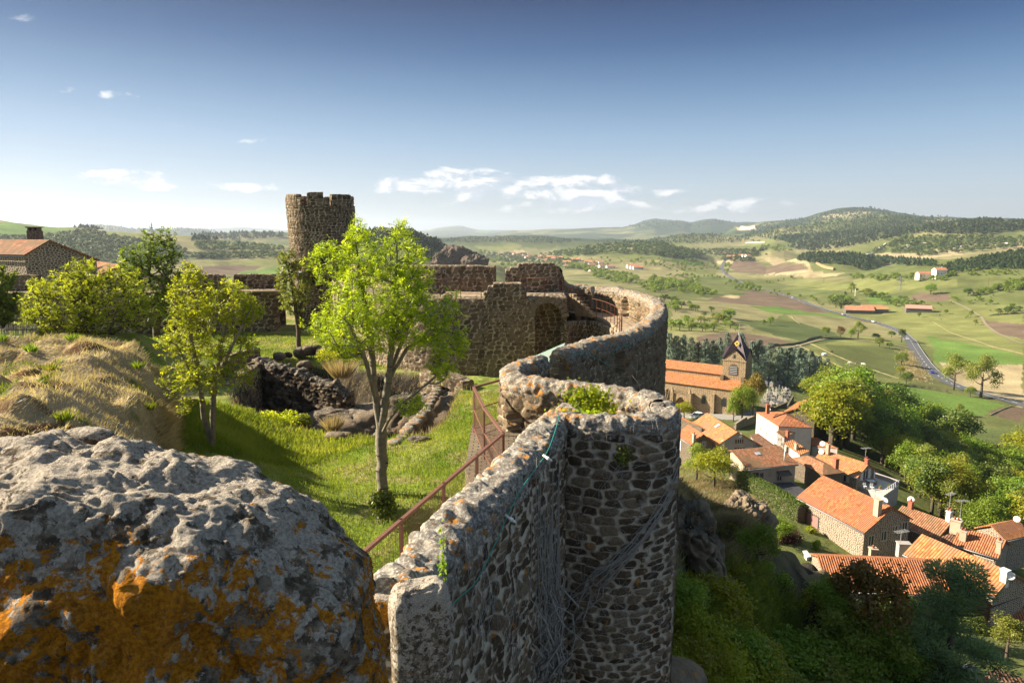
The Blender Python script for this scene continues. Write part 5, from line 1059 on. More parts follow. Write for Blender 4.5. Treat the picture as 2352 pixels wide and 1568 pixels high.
# ================================================================== village
def tile_mat(name, c1, c2, c3, groove_shade=.75, pitch=.24, moss=.1):
    m, q = mat(name); uv = q.n('UVMap').outputs[0]; sx = q.n('SeparateXYZ', i0=uv); u_, v_ = sx.outputs[0], sx.outputs[1]
    col_i = q.math('FLOOR', q.math('DIVIDE', u_, pitch)); row_i = q.math('FLOOR', q.math('DIVIDE', v_, .34)); wn = q.n('TexWhiteNoise', _noise_dimensions='2D'); q.set(wn, 'Vector', q.n('CombineXYZ', i0=col_i, i1=row_i).outputs[0]); rnd_ = wn.outputs[0]
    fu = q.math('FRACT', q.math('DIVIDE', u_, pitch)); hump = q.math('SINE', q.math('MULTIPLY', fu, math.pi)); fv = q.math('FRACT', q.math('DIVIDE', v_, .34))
    big = q.noise(obco(q), .5, 5, .6); fine = q.noise(obco(q), 3.5, 6, .7)
    col = q.mix(rnd_, tuple(k*.72 for k in c1), tuple(k*1.1 for k in c2)); col = q.mix(q.ss(big, .42, .66), col, c3); col = q.mix(q.math('MULTIPLY', q.ss(q.noise(obco(q), 1.4, 5, .7), .52, .7), .5), col, (.30, .21, .15)); col = q.mix(q.math('MULTIPLY', q.ss(fine, .6, .75), moss*4, clamp=True), col, (.12, .10, .07))
    gr = q.ss(hump, .15, .6); col = q.mix(q.math('MULTIPLY', q.math('SUBTRACT', 1, gr), groove_shade), col, (.075, .03, .018))  # shade in the grooves between tiles, painted into the colour
    return fin(m, q, col, .85, q.bump(q.math('ADD', q.math('MULTIPLY', hump, 1.0), q.math('MULTIPLY', fv, -.35)), 1.0, .07), .15)
M_tile = tile_mat('terracotta_tiles', (.40, .135, .055), (.52, .20, .085), (.36, .15, .08))
M_tile2 = tile_mat('orange_tiles', (.46, .17, .06), (.56, .24, .09), (.40, .18, .10), .45, .3)
M_tileold = tile_mat('mossy_old_tiles', (.34, .14, .07), (.46, .22, .12), (.22, .15, .08), .7, .26, .25)
M_tileb = tile_mat('brown_tiles', (.20, .10, .06), (.28, .15, .09), (.16, .10, .07), .5, .26, .15)
def stone_wall_mat(name, c1, c2, mo, sc=(3.0, 5.0), ms=.06):
    m, q = mat(name); uv = q.n('UVMap').outputs[0]; nz = q.n('TexNoise'); q.set(nz, 'Vector', uv); q.set(nz, 'Scale', 3.0)
    v = q.n('VectorMath', _operation='ADD', i0=uv, i1=q.scale(nz.outputs[1], (.12, .12, 0))).outputs[0]; v = q.scale(v, (sc[0], sc[1], 1))
    vo = q.n('TexVoronoi', _feature='DISTANCE_TO_EDGE', _voronoi_dimensions='2D'); q.set(vo, 'Vector', v); q.set(vo, 'Scale', 1.0); q.set(vo, 'Randomness', .8)
    vc = q.n('TexVoronoi', _voronoi_dimensions='2D'); q.set(vc, 'Vector', v); q.set(vc, 'Scale', 1.0); q.set(vc, 'Randomness', .8)
    t = q.n('SeparateColor', i0=vc.outputs['Color']).outputs[0]; f = q.noise(obco(q), 5, 6, .65); col = q.mix(q.math('ADD', q.math('MULTIPLY', t, .7), q.math('MULTIPLY', f, .3)), c1, c2); e = q.ss(vo.outputs['Distance'], ms*.6, ms*1.8)
    col = q.mix(e, mo, col); return fin(m, q, col, .95, q.bump(e, .6, .03), .1)
M_rub = stone_wall_mat('rubble_wall', (.09, .065, .045), (.22, .16, .11), (.50, .44, .35), ms=.09); M_rubd = stone_wall_mat('dark_rubble', (.06, .045, .035), (.15, .115, .08), (.28, .24, .19))
M_church = stone_wall_mat('church_stone', (.17, .11, .06), (.34, .24, .14), (.52, .43, .30), (1.9, 3.2), .05)
def plaster(name, c): m, q = mat(name); n = q.noise(obco(q), .6, 6, .65); n2_ = q.noise(obco(q), 4, 5); return fin(m, q, q.mix(q.math('MULTIPLY', q.ss(n, .4, .7), .45), c, tuple(k*.55 for k in c)), .9, q.bump(n2_, .3, .02), .1)
M_pw = plaster('cream_plaster', (.66, .58, .50)); M_pg = plaster('grey_plaster', (.36, .33, .31)); M_pb = plaster('beige_plaster', (.46, .38, .28)); M_pwh = plaster('white_plaster', (.70, .68, .64))
M_glass = simple('dark_glass', (.03, .035, .04), .15, .1, 2, 0, .6); M_frame = simple('stone_window_frame', (.42, .36, .29)); M_shut = simple('grey_shutter', (.10, .08, .07)); M_shutw = simple('pale_shutter', (.50, .50, .48)); M_gut = simple('zinc', (.30, .31, .33), .5)
M_brick = simple('red_brick', (.36, .12, .07), .9, .25, 12); M_cem = simple('cement', (.45, .41, .36), .9, .25, 5); M_wood = simple('brown_wood', (.16, .07, .035), .8, .2, 10); M_red = simple('red_door_paint', (.42, .02, .02), .6, .1); M_whitep = simple('white_paint', (.78, .78, .76), .5, .05); M_slate = simple('purple_slate', (.055, .035, .045), .5, .3, 8); M_ylw = simple('yellow_tiles', (.6, .36, .03), .6)
class House: pass
def slab(m, pts, th=.14):
    pts = [Vector(p) for p in pts]; n = (pts[1]-pts[0]).cross(pts[2]-pts[0]).normalized(); n = -n if n.z < 0 else n; lo = [p-n*th for p in pts]; m.poly(pts); m.poly(lo[::-1]); k = len(pts)
    for i in range(k): m.poly([lo[i], lo[(i+1) % k], pts[(i+1) % k], pts[i]])
def v3(a): return Vector(tuple(float(k) for k in a))
def gable(label, R1, R2, zr, E, gz, wm, rm, back=None, ov=.3, name='house', grp=None, cat='house', w=None):
    H = House(); a, b = PZ(*R1, zr), PZ(*R2, zr); d = (b-a); d[2] = 0; L = np.linalg.norm(d); d /= L; r = ray(*E) if E else None; n = np.array((-d[1], d[0], 0.)); n = n if n[1] < 0 else -n
    if w is not None: hw, dr = w
    else:
        nn = n.copy(); A_ = np.array([[r[0], -nn[0], 0], [r[1], -nn[1], 0], [r[2], 0, 1]]); t, hw, dr = np.linalg.solve(A_, a)
        if hw < 0: n = -n; hw = -hw
    bw, bd = back or (hw, dr); H.a, H.b, H.d, H.n, H.hw, H.dr, H.bw, H.bd, H.L = map(lambda q: q, (v3(a), v3(b), v3(d), v3(n), hw, dr, bw, bd, L)); H.gz = gz
    a, b, d, n = H.a, H.b, H.d, H.n; Z = Vector((0, 0, 1)); e = empty(name, (a.x+d.x*L/2, a.y+d.y*L/2, gz)); tag(e, label, cat, grp); H.e = e
    # walls
    i0, i1 = a+d*ov, b-d*ov; fw = hw-ov; fz = -dr*fw/hw; bwi = bw-ov; bz = -bd*bwi/bw; m = MB(); th = .06
    def P(o, k, z): return Vector((o.x+n.x*k, o.y+n.y*k, z))
    g1 = [P(i0, fw, gz), P(i0, -bwi, gz), P(i0, -bwi, i0.z+bz-th), P(i0, 0, i0.z-th), P(i0, fw, i0.z+fz-th)]; g2 = [P(i1, fw, gz), P(i1, -bwi, gz), P(i1, -bwi, i1.z+bz-th), P(i1, 0, i1.z-th), P(i1, fw, i1.z+fz-th)]
    m.poly(g1); m.poly(g2[::-1]); m.poly([g1[0], g1[4], g2[4], g2[0]]); m.poly([g1[1], g2[1], g2[2], g1[2]]); put(m.build('wall', wm), e)
    m = MB(); top = .10; slab(m, [a+Z*top, b+Z*top, b+n*hw-Z*(dr-top), a+n*hw-Z*(dr-top)]); slab(m, [a+Z*top-n*.001, a-n*bw-Z*(bd-top), b-n*bw-Z*(bd-top), b+Z*top-n*.001]); H.roof = put(m.build('roof', rm), e)
    put(MB().tube([a+Z*(top+.03), b+Z*(top+.03)], .13, 8).build('ridge_tiles', rm, None, True), e).parent = e
    put(MB().tube([a+n*(hw+.05)-Z*(dr+.05), b+n*(hw+.05)-Z*(dr+.05)], .07, 6).build('gutter', M_gut, None, True), e)
    H.i0, H.i1, H.fw, H.fz = i0, i1, fw, fz; H.planes = {'f': (i0+n*fw, n, d), 'g': (i0, -d, n), 'h': (i1, d, n), 'r': (a+Z*top, (n*dr+Z*hw).normalized(), d), 'k': (a+Z*top, (-n*bd+Z*bw).normalized(), d)}; return H
def isect(H, f, uv): p0, nn, tt = H.planes[f]; r = v3(ray(*uv)); return r*(p0.dot(nn)/r.dot(nn))
def win(H, f, uv, w=.8, h=1.1, sh=None, door=None, frame=M_frame, name='window'):
    p0, nn, tt = H.planes[f]; c = isect(H, f, uv); t = Vector((tt.x, tt.y, 0)).normalized(); ang = math.atan2(t.y, t.x); nn = Vector((nn.x, nn.y, 0)).normalized()
    fr = MB(); s = .12
    for dx, dz, sx, sz in ((-w/2-s/2, 0, s, h), (w/2+s/2, 0, s, h), (0, h/2+s/2, w+2*s, s), (0, -h/2-s/2, w+2.6*s, s)): fr.box(c+t*dx+Vector((0, 0, dz))+nn*.03, (sx, .1, sz), ang)
    o = put(fr.build(name if door is None else 'door', frame), H.e)
    def sub(nm, mb, mt): q_ = mb.build(nm, mt); q_.parent = o; q_.matrix_parent_inverse = (Matrix.LocRotScale(H.e.location, H.e.rotation_euler, None)).inverted(); q_.matrix_parent_inverse = Matrix.Identity(4); return q_
    sub('pane' if door is None else 'panel', MB().box(c+nn*.012, (w, .03, h), ang), door or M_glass)
    if door is None: sub('glazing_bar', MB().box(c+nn*.035, (.05, .03, h), ang), M_whitep)
    if sh:
        for sg in (-1, 1): sub('shutter', MB().box(c+t*sg*(w*.75+s)+nn*.05, (w*.5, .05, h), ang), sh)
    return o
def chimney(H, f, uv, sz=(.6, .6, 1.3), mt=M_pb, pots=1, pm=M_brick):
    c = isect(H, f, uv) if isinstance(H, House) else v3(uv); t = H.d if isinstance(H, House) else Vector((1, 0, 0)); ang = math.atan2(t.y, t.x); m = MB().box(c+Vector((0, 0, sz[2]/2-.4)), (sz[0], sz[1], sz[2]+.5), ang)
    m.box(c+Vector((0, 0, sz[2]-.1)), (sz[0]+.16, sz[1]+.16, .1), ang); o = put(m.build('chimney', mt), H.e)
    for i in range(pots): q_ = MB().lathe(c+t*((i-(pots-1)/2)*.35)+Vector((0, 0, sz[2]-.05)), [(.12, 0), (.10, .3), (.13, .33)], 8).build('chimney_pot', pm, None, True); q_.parent = o
    return o
def dish(H, p, r=.38, az=-2.2):
    p = v3(p); ax = Vector((math.cos(az), math.sin(az), .45)).normalized(); m = MB(); m.lathe(p, [(.001, .0), (r*.5, .03), (r, .12), (r*.98, .13), (r*.5, .05), (.001, .02)], 14, ax); m.tube([p-Vector((0, 0, .5)), p], .025, 5); m.tube([p, p+ax*.4-Vector((0, 0, .12))], .012, 4); put(m.build('satellite_dish', M_whitep, None, True), H.e)
def antenna(H, p, h=2.2, az=.3):
    p = v3(p); m = MB().tube([p, p+Vector((0, 0, h))], .03, 5); c, s = math.cos(az), math.sin(az); top = p+Vector((0, 0, h*.95)); m.tube([top-Vector((c, s, 0))*.8, top+Vector((c, s, 0))*.9], .02, 4)
    for k in range(9): q_ = top+Vector((c, s, 0))*(-.75+.19*k); m.tube([q_-Vector((-s, c, 0))*.33, q_+Vector((-s, c, 0))*.33], .012, 4)
    put(m.build('antenna', M_gut), H.e)
def skylight(H, f, uv, w=.8, l=1.0):
    p0, nn, tt = H.planes[f]; c = isect(H, f, uv); t = Vector(tt).normalized(); s = nn.cross(t).normalized(); m = MB(); P = [c+t*a*w/2+s*b*l/2+nn*.09 for a, b in ((-1, -1), (1, -1), (1, 1), (-1, 1))]; slab(m, P, .08); o = put(m.build('skylight', M_gut), H.e)
    m = MB(); m.poly([c+t*a*w*.42+s*b*l*.43+nn*.10 for a, b in ((-1, -1), (1, -1), (1, 1), (-1, 1))]); q_ = m.build('pane', simple('sky_glass', (.35, .42, .5), .08, .05, 1, 0, .9)); q_.parent = o
def polyhouse(label, pts, gz, wm, rm, name='house', inset=.2, faces=None, cat='house', ridge=None, wz=None):
    """pts: (u, v, z) roof outline; faces: index lists, ridge: extra points"""
    H = House(); P = [v3(PZ(u, v, z)) for u, v, z in pts]; c = sum(P, Vector())/len(P); e = empty(name, (c.x, c.y, gz)); tag(e, label, cat); H.e = e; Q = P+[v3(PZ(u, v, z)) for u, v, z in (ridge or [])]; m = MB()
    for f in (faces or [list(range(len(P)))]): slab(m, [Q[i] for i in f], .12)
    H.roof = put(m.build('roof', rm), e); W_ = [Vector((c.x+(p.x-c.x)*(1-inset/max(.1, (p-c).length)*1.3), c.y+(p.y-c.y)*(1-inset/max(.1, (p-c).length)*1.3), p.z-.16)) for p in P]; m = MB(); k = len(W_); 
    for i in range(k): a, b = W_[i], W_[(i+1) % k]; m.poly([(a.x, a.y, gz), (b.x, b.y, gz), b, a])
    put(m.build('wall', wm), e); H.P, H.Q, H.W = P, Q, W_; H.d = (P[1]-P[0]).normalized(); H.planes = {}
    for i in range(k):
        a, b = W_[i], W_[(i+1) % k]; t = Vector((b.x-a.x, b.y-a.y, 0)).normalized(); n = Vector((t.y, -t.x, 0)); n = -n if n.dot(Vector((a.x-c.x, a.y-c.y, 0))) < 0 else n; H.planes[i] = (a, n, t)
    for j, f in enumerate(faces or [list(range(len(P)))]): nn = (Q[f[1]]-Q[f[0]]).cross(Q[f[2]]-Q[f[0]]).normalized(); H.planes['r%d' % j] = (Q[f[0]], nn if nn.z > 0 else -nn, H.d)
    return H
def hip(label, A, B, C, ze, P1, P2, zr, gz, wm, rm, **kw):
    a, b, c = PZ(*A, ze), PZ(*B, ze), PZ(*C, ze); dd = a+c-b; x = proj_(dd); return polyhouse(label, [(*A, ze), (*B, ze), (*C, ze), (*x, ze)], gz, wm, rm, faces=[[0, 1, 5, 4], [1, 2, 5], [2, 3, 4, 5], [3, 0, 4]], ridge=[(*P1, zr), (*P2, zr)], **kw)
def proj_(p): d = p[1]*cP-p[2]*sP; up = p[1]*sP+p[2]*cP; return (1176+F*p[0]/d, 784-F*up/d)
hs = {}
h = hs['barn'] = gable('big stone barn with ribbed orange roof and four dark windows in its shaded gable', r6(1120, 545), r6(450, 240), -33, r6(845, 785), -41, M_rub, M_tile, back=(3.4, 2.0))
for uv in ((905, 850), (1025, 805), (1130, 745), (1222, 720)): win(h, 'g', r6(*uv), .7, 1.15 if uv[0] != 1130 else .8)
win(h, 'f', r6(350, 660), 2.2, 1.6, door=simple('pink_garage_door', (.30, .16, .14), .8), frame=M_shut); chimney(h, 'r', r6(965, 605), (.7, .6, 2.0), M_pb, 0); dish(h, isect(h, 'r', r6(1010, 560))+Vector((.2, 0, 1.1)), .42); antenna(h, isect(h, 'r', r6(940, 470)), 1.3)
m = MB(); slab(m, [v3(PZ(*r6(*q_), z)) for q_, z in (((1075, 895), -38), ((1185, 845), -38), ((1190, 880), -38.6), ((1130, 930), -38.6))], .06); put(m.build('porch_roof', M_gut), h.e)
h = gable('stone cottage with weathered orange roof and dark gable nearest the castle wall', r5(560, 490), r5(395, 388), -34, r5(430, 605), -41, M_rubd, M_tile); win(h, 'f', r5(315, 600), .7, 1.6, door=M_whitep, frame=M_frame); win(h, 'g', r5(565, 585), .5, .6); chimney(h, 'r', r5(460, 560), (.5, .5, 1.3), M_pb)
h = gable('wide house with skylight in its orange roof and grey plaster gable with brown shutters', r5(915, 468), r5(597, 266), -34, r5(705, 607), -41, M_pg, M_tile2, back=(3.4, 2.0)); win(h, 'g', r5(932, 560), .6, .7, sh=M_wood); win(h, 'g', r5(935, 645), .8, .7, sh=M_wood); win(h, 'g', r5(790, 660), .7, .6)
skylight(h, 'r', r5(705, 400)); dish(h, isect(h, 'g', r5(940, 500)), .42); dish(h, isect(h, 'g', r5(760, 575)), .40)
h = polyhouse('low outbuilding with plain brown roof between the grey gable and the cream house', [(*r5(1045, 497), -38.2), (*r5(1130, 475), -38), (*r5(1312, 605), -38.6), (*r5(1150, 635), -39)], -41, M_pg, M_tileb)
h = polyhouse('small reddish roof poking out beside the castle wall left of the stone cottage', [(*r5(240, 300), -35), (*r5(310, 298), -34.5), (*r5(550, 415), -35), (*r5(310, 350), -36)], -42, M_rubd, M_tile)
h = hip('tall cream plastered house with hipped red roof and small square windows', r5(1105, 255), r5(1340, 402), r5(1705, 418), -36, r5(1385, 248), r5(1430, 287), -34.6, -43, M_pw, M_tile)
for uv, w_, h_ in (((1162, 330), .45, .7), ((1228, 392), .5, 1.2), ((1288, 422), .4, .7), ((1156, 430), .5, .8), ((1224, 480), .5, .8), ((1280, 523), .5, .8)): win(h, 0, r5(*uv), w_, h_, frame=M_whitep)
def letters(txt, H, f, c, size, col, gap=0):
    cu = bpy.data.curves.new('lettering', 'FONT'); cu.body = txt; cu.size = size; cu.extrude = .015; cu.align_x = 'CENTER'; cu.align_y = 'CENTER'; o = bpy.data.objects.new('lettering', cu); p0, nn, tt = H.planes[f]; p = isect(H, f, c)+nn*.03
    x = Vector((0, 0, 1)).cross(nn).normalized(); M = Matrix((x, Vector((0, 0, 1)), nn)).transposed(); S.collection.objects.link(o); dg = bpy.context.evaluated_depsgraph_get(); me = bpy.data.meshes.new_from_object(o.evaluated_get(dg)); bpy.data.objects.remove(o)
    q_ = bpy.data.objects.new('lettering', me); S.collection.objects.link(q_); me.materials.clear(); me.materials.append(col); me.transform(Matrix.Translation(p) @ M.to_4x4()); put(q_, H.e)
M_let = simple('faded_lettering', (.80, .76, .70), .9)
letters('HOTEL', h, 0, r5(1183, 408), .62, M_let); letters('RESTAURANT', h, 0, r5(1252, 462), .52, M_let)
h.d = Vector((1, 0, 0)); chimney(h, 'r3', r5(1230, 235), (.6, .6, 1.2), M_brick); dish(h, v3(PZ(*r5(1240, 228), -34.2)), .4)
h = polyhouse('narrow annex with small patched roof leaning on the tall cream house', [(*r5(1315, 455), -36.9), (*r5(1480, 408), -36.5), (*r5(1556, 455), -37), (*r5(1400, 517), -37.6)], -42, M_pg, M_tileold); win(h, 3, r5(1355, 540), .4, .6); win(h, 3, r5(1380, 590), .4, .6); chimney(h, 'r0', r5(1437, 500), (.5, .5, 1.0), M_brick)
h = polyhouse('little white walled house with orange roof below the cream house', [(*r5(1395, 575), -37.6), (*r5(1492, 540), -37.2), (*r5(1668, 660), -38), (*r5(1570, 702), -38.6)], -42, M_pwh, M_tile2); win(h, 3, r5(1440, 650), .6, 1.2, door=M_glass); chimney(h, 'r0', r5(1528, 635), (.5, .5, 1.0), M_pb); dish(h, v3(PZ(*r5(1528, 700), -38.2)), .38)
h = gable('square plastered house with speckled old tile roof, lean-to canopy and pipe flue', r5(850, 660), r5(1360, 615), -34, r5(1025, 857), -41, M_pb, M_tileold, back=(1.0, .3)); win(h, 'f', r5(1100, 938), .75, 1.3, frame=M_shut); win(h, 'f', r5(1163, 936), .6, 1.4, door=M_shut); win(h, 'f', r5(1350, 940), .7, .8); win(h, 'g', r5(850, 850), .9, 1.3, frame=M_pg)
skylight(h, 'r', r5(1128, 690), .8, .7); m = MB(); c_ = isect(h, 'r', r5(1402, 762)); m.tube([c_-Vector((0, 0, .1)), c_+Vector((0, 0, 1.5))], .07, 8); put(m.build('flue', M_whitep, None, True), h.e); c_ = isect(h, 'f', r5(1385, 875)); m = MB(); slab(m, [c_-h.d*1.1+h.n*1.0-Vector((0, 0, .35)), c_+h.d*1.1+h.n*1.0-Vector((0, 0, .35)), c_+h.d*1.1+Vector((0, 0, .15)), c_-h.d*1.1+Vector((0, 0, .15))], .05); put(m.build('canopy', M_shut), h.e)
h = hip('long rubble walled house with hipped brown tiled roof between plastered house and barn', r5(1475, 735), r5(1805, 912), r5(2040, 885), -37, r5(1640, 706), r5(1815, 787), -36, -41.5, M_rubd, M_tileold); chimney(h, 'r1', r5(1940, 830), (.7, .6, 1.5), M_brick, 0)
h = gable('bright orange roofed stone house with white shuttered window above the terrace', r5(2290, 800), r5(1800, 650), -36, r5(2170, 945), -42, M_rub, M_tile2); win(h, 'f', r5(2022, 940), .9, 1.0, sh=M_shutw, frame=M_frame); win(h, 'g', r5(2250, 905), 1.2, 1.6, sh=M_shutw); chimney(h, 'k', r5(1860, 650), (.5, .5, 1.1), M_pb); dish(h, isect(h, 'r', r5(1790, 690))+Vector((0, 0, .3)), .42); dish(h, isect(h, 'r', r5(1800, 640))+Vector((0, 0, .9)), .42); chimney(h, 'r', r5(2265, 790), (.5, .5, .8), M_brick); antenna(h, isect(h, 'r', r5(2245, 790)), 2.6, .2)
h = polyhouse('open sided shed with plain red roof in front of the dark trees', [(*r5(1675, 518), -38.6), (*r5(1745, 520), -38.3), (*r5(1972, 638), -38.8), (*r5(1680, 603), -39.6)], -43, M_pg, M_tileb)
h.roof.data.materials[0] = M_tile
h = gable('large dark stone house with broad orange roof and white shutters nearest the cemetery', r5(1545, 215), r5(1700, 105), -37, r5(1735, 317), -45.5, M_rubd, M_tile, back=(3.2, 1.6))
for uv in ((1742, 350), (1782, 322), (1818, 292), (1790, 400), (1828, 365)): win(h, 'f', r5(*uv), .55, 1.1, sh=M_shutw)
h = gable('long row house behind the barn with brown and orange roof', r6(1670, 685), r6(1200, 525), -36, None, -42, M_rubd, M_tileold, w=(3.0, 1.5)); chimney(h, 'r', r6(1280, 545), (.5, .5, 1.0), M_brick); dish(h, isect(h, 'r', r6(1280, 520))+Vector((0, 0, .8)), .42); chimney(h, 'r', r6(1640, 660), (.5, .6, 1.3), M_pwh, 2)
h = gable('last house of the row with ribbed orange roof, two chimneys and small square windows', r6(2185, 855), r6(1745, 730), -36, None, -42, M_rub, M_tile, w=(2.6, 1.4)); chimney(h, 'r', r6(1708, 740), (1.1, .8, 1.2), M_pb, 2); dish(h, isect(h, 'r', r6(1728, 720))+Vector((0, 0, .7)), .42); chimney(h, 'r', r6(1775, 840), (.7, .6, 1.2), M_pb, 2); chimney(h, 'r', r6(2110, 960), (.5, .5, 1.5), M_pb, 1)
for uv in ((1910, 975), (1975, 995), (2040, 1013)): win(h, 'f', r6(*uv), .35, .4)
for uv, az_ in (((1640, 600), .5), ((1745, 670), .1)): antenna(h, v3(PZ(*r6(*uv), -35.5)), 2.8, az_)
h = polyhouse('brown roofed stone outhouse wedged between the barn and the wide orange roof', [(*r6(1450, 800), -37.3), (*r6(1665, 788), -37), (*r6(1872, 908), -37.2), (*r6(1825, 968), -37.8)], -41, M_rubd, M_tileb)
h = hs['p'] = gable('broad orange roofed stone house with white chimney at the right edge', r6(2262, 1170), r6(1385, 795), -33.5, r6(2072, 1388), -40.5, M_rub, M_tile2, back=(3.0, 1.8)); chimney(h, 'r', r6(2165, 1225), (.6, .5, 1.2), M_pwh, 0); dish(h, isect(h, 'r', r6(2172, 1210))+Vector((.2, -.4, .5)), .4); win(h, 'f', r6(1950, 1490), 1.4, 1.6, door=M_wood, frame=M_wood); win(h, 'f', r6(1815, 1310), .7, .9, door=simple('yellow_blind', (.7, .38, .02), .8))
h = gable('low stone house with corrugated looking orange canal tile roof half hidden by trees', r6(1530, 1052), r6(400, 1000), -33, r6(1680, 1385), -40, M_rub, M_tile, back=(2.6, 1.0)); chimney(h, 'k', r6(925, 985), (.7, .6, .8), M_pb, 1); chimney(h, 'k', r6(1210, 960), (1.3, .8, 1.2), M_pg, 0); antenna(h, v3(PZ(*r6(1185, 870), -32.3)), 1.3)
h = gable('orange roofed stone house among the trees at the far right of the village', r6(2035, 710), r6(2290, 655), -39, r6(2180, 860), -45, M_rub, M_tile2); dish(h, v3(PZ(*r6(2285, 650), -38.6)), .42)
h = polyhouse('garage with flat red tiled roof at the right edge of the frame', [(*r6(2150, 1515), -38.2), (*r6(2400, 1420), -37.6), (*r6(2480, 1520), -38), (*r6(2400, 1680), -38.8)], -41, M_rub, M_tileb); h.roof.data.materials[0] = M_tile
h = polyhouse('house with dark brown roof and broad plastered chimney at the bottom right', [(*r8(1400, 1470), -34.6), (*r8(1840, 1318), -34.6), (*r8(2100, 1248), -34.2), (*r8(2500, 1400), -34.6), (*r8(2100, 1700), -36)], -40, M_rub, M_tileb); chimney(h, 'r0', r8(1765, 1370), (.85, .7, 1.2), M_pg, 1)
# small yard roofs by the plastered house
h = polyhouse('rusty flat sheet roof beside the dark tiled yard', [(*r5(1040, 1030), -37.7), (*r5(1200, 980), -37.6), (*r5(1480, 1155), -37.9), (*r5(1410, 1180), -38.0)], -42, M_rubd, simple('rusty_sheet', (.22, .13, .09), .8, .5, 2), name='shed', cat='shed')
h = polyhouse('dark tarred flat roof crossed by pale joints below the plastered house', [(*r5(1255, 1000), -37.9), (*r5(1480, 985), -37.9), (*r5(1660, 1090), -38.1), (*r5(1500, 1150), -38.2)], -42, M_rubd, simple('tarred_roof', (.05, .05, .055), .8, .6, 3), name='shed', cat='shed')
h = polyhouse('small white hut with grey lid beside the low orange roof', [(*r6(262, 948), -37.3), (*r6(300, 945), -37.3), (*r6(345, 1000), -37.4), (*r6(300, 1010), -37.4)], -39.5, M_pwh, M_whitep, name='hut', cat='hut')
# terrace
te = empty('terrace', tuple(PZ(*r6(970, 340), -39.5))); tag(te, 'grey roof terrace with white railing beside the bright orange roof', 'terrace'); Q_ = [v3(PZ(*r6(*q_), -39.3)) for q_ in ((765, 320), (1025, 430), (1170, 330), (930, 250))]; m = MB(); slab(m, Q_, .3); put(m.build('floor', M_cem), te)
m = MB(); 
for a_, b_ in ((0, 1), (1, 2), (2, 3)): A_, B_ = Q_[a_], Q_[b_]; m.poly([A_-Vector((0, 0, 3)), B_-Vector((0, 0, 3)), B_-Vector((0, 0, .3)), A_-Vector((0, 0, .3))])
put(m.build('wall', M_pg), te); m = MB()
m.tube([Q_[1]+Vector((0, 0, .9)), Q_[2]+Vector((0, 0, .9))], .04, 5)
for k in range(9): p_ = Q_[1].lerp(Q_[2], k/8); m.tube([p_, p_+Vector((0, 0, .9))], .03, 4)
put(m.build('railing', M_whitep), te); m = MB(); 
for a_, b_ in ((2, 3),): A_, B_ = Q_[a_], Q_[b_]; m.box((A_+B_)/2+Vector((0, 0, .4)), ((A_-B_).length, .12, .8), math.atan2((B_-A_).y, (B_-A_).x))
put(m.build('parapet', M_pg), te)
def simple_thing(name, loc, mt, fn, label, cat, grp=None): m = MB(); fn(m); o = m.build(name, mt); o.location = loc; tag(o, label, cat, grp); return o
def chair_fn(m): m.box((0, 0, .4), (.45, .45, .05)); m.box((0, .22, .65), (.45, .05, .5)); [m.box((sx*.2, sy*.2, .2), (.04, .04, .4)) for sx in (-1, 1) for sy in (-1, 1)]
p = PZ(*r6(905, 285), -38.6); simple_thing('table', (p[0], p[1], -39.3), M_whitep, lambda m: (m.box((0, 0, .7), (1.1, .8, .05)), m.box((0, 0, .35), (.1, .1, .7)), m.box((0, 0, .05), (.6, .6, .05))), 'white garden table on the roof terrace', 'table')
p = PZ(*r6(850, 345), -39); 
for i in range(2): simple_thing('chair', (p[0]+i*.9, p[1]-i*.4, -39.3), M_whitep, chair_fn, 'white plastic chair on the roof terrace', 'chair', 'white chairs on the terrace')
p = PZ(*r6(935, 255), -38.5); pr = empty('parasol', (p[0], p[1], -39.3)); tag(pr, 'folded white parasol standing on the roof terrace', 'parasol'); put(MB().tube([(p[0], p[1], -39.3), (p[0], p[1], -37.3)], .03, 6).build('pole', M_whitep), pr); put(MB().lathe((p[0], p[1], -38.7), [(.14, 0), (.12, .7), (.04, 1.35)], 10).build('canopy', M_whitep, None, True), pr)
for i, uv in enumerate(((950, 320), (1075, 350), (990, 360), (880, 300))):
    p = PZ(*r6(*uv), -39.2); e = empty('potted_plant', (p[0], p[1], -39.3)); tag(e, 'small plant in a terracotta pot on the roof terrace', 'plant', 'potted plants on the terrace'); put(MB().lathe((p[0], p[1], -39.3), [(.12, 0), (.18, .3)], 10).build('pot', M_brick), e); g_ = np.random.default_rng(i); put(quads(np.array((p[0], p[1], -38.85))+g_.normal(size=(60, 3))*.12, rdir(60, g_), rdir(60, g_), .14, .07, g_.random(60), 'foliage', M_mid), e)
# ------------------------------------------------------------------ church
CO = PD(*r4(847, 770), 166.); e1 = np.array((.825, -.565, 0)); e2 = np.array((.565, .825, 0))
ch = empty('church', (CO[0], CO[1], -45)); tag(ch, 'brown stone church with two long orange roofs, pointed slate spire and red door', 'church')
def C(a, b, z): return v3(CO+e1*a+e2*b)*1.0-Vector((0, 0, CO[2]))+Vector((0, 0, z))
YAW = math.atan2(e1[1], e1[0])
def cpart(name, m, mt, smooth=False, parent=None):
    o = m.build(name, mt, None, smooth); 
    if parent is None: return put(o, ch)
    o.parent = parent; return o
def cbox(m, a0, a1, b0, b1, z0, z1): c = (C(a0, b0, z0)+C(a1, b1, z1))/2; m.box(c, (a1-a0, b1-b0, z1-z0), YAW); return m
GZ = -46.5
cpart('nave_wall', cbox(MB(), -30, 0, .02, 7, GZ, -35.3), M_church); cpart('aisle_wall', cbox(MB(), -30, 5.0, -3.5, 0, GZ, -38.1), M_church)
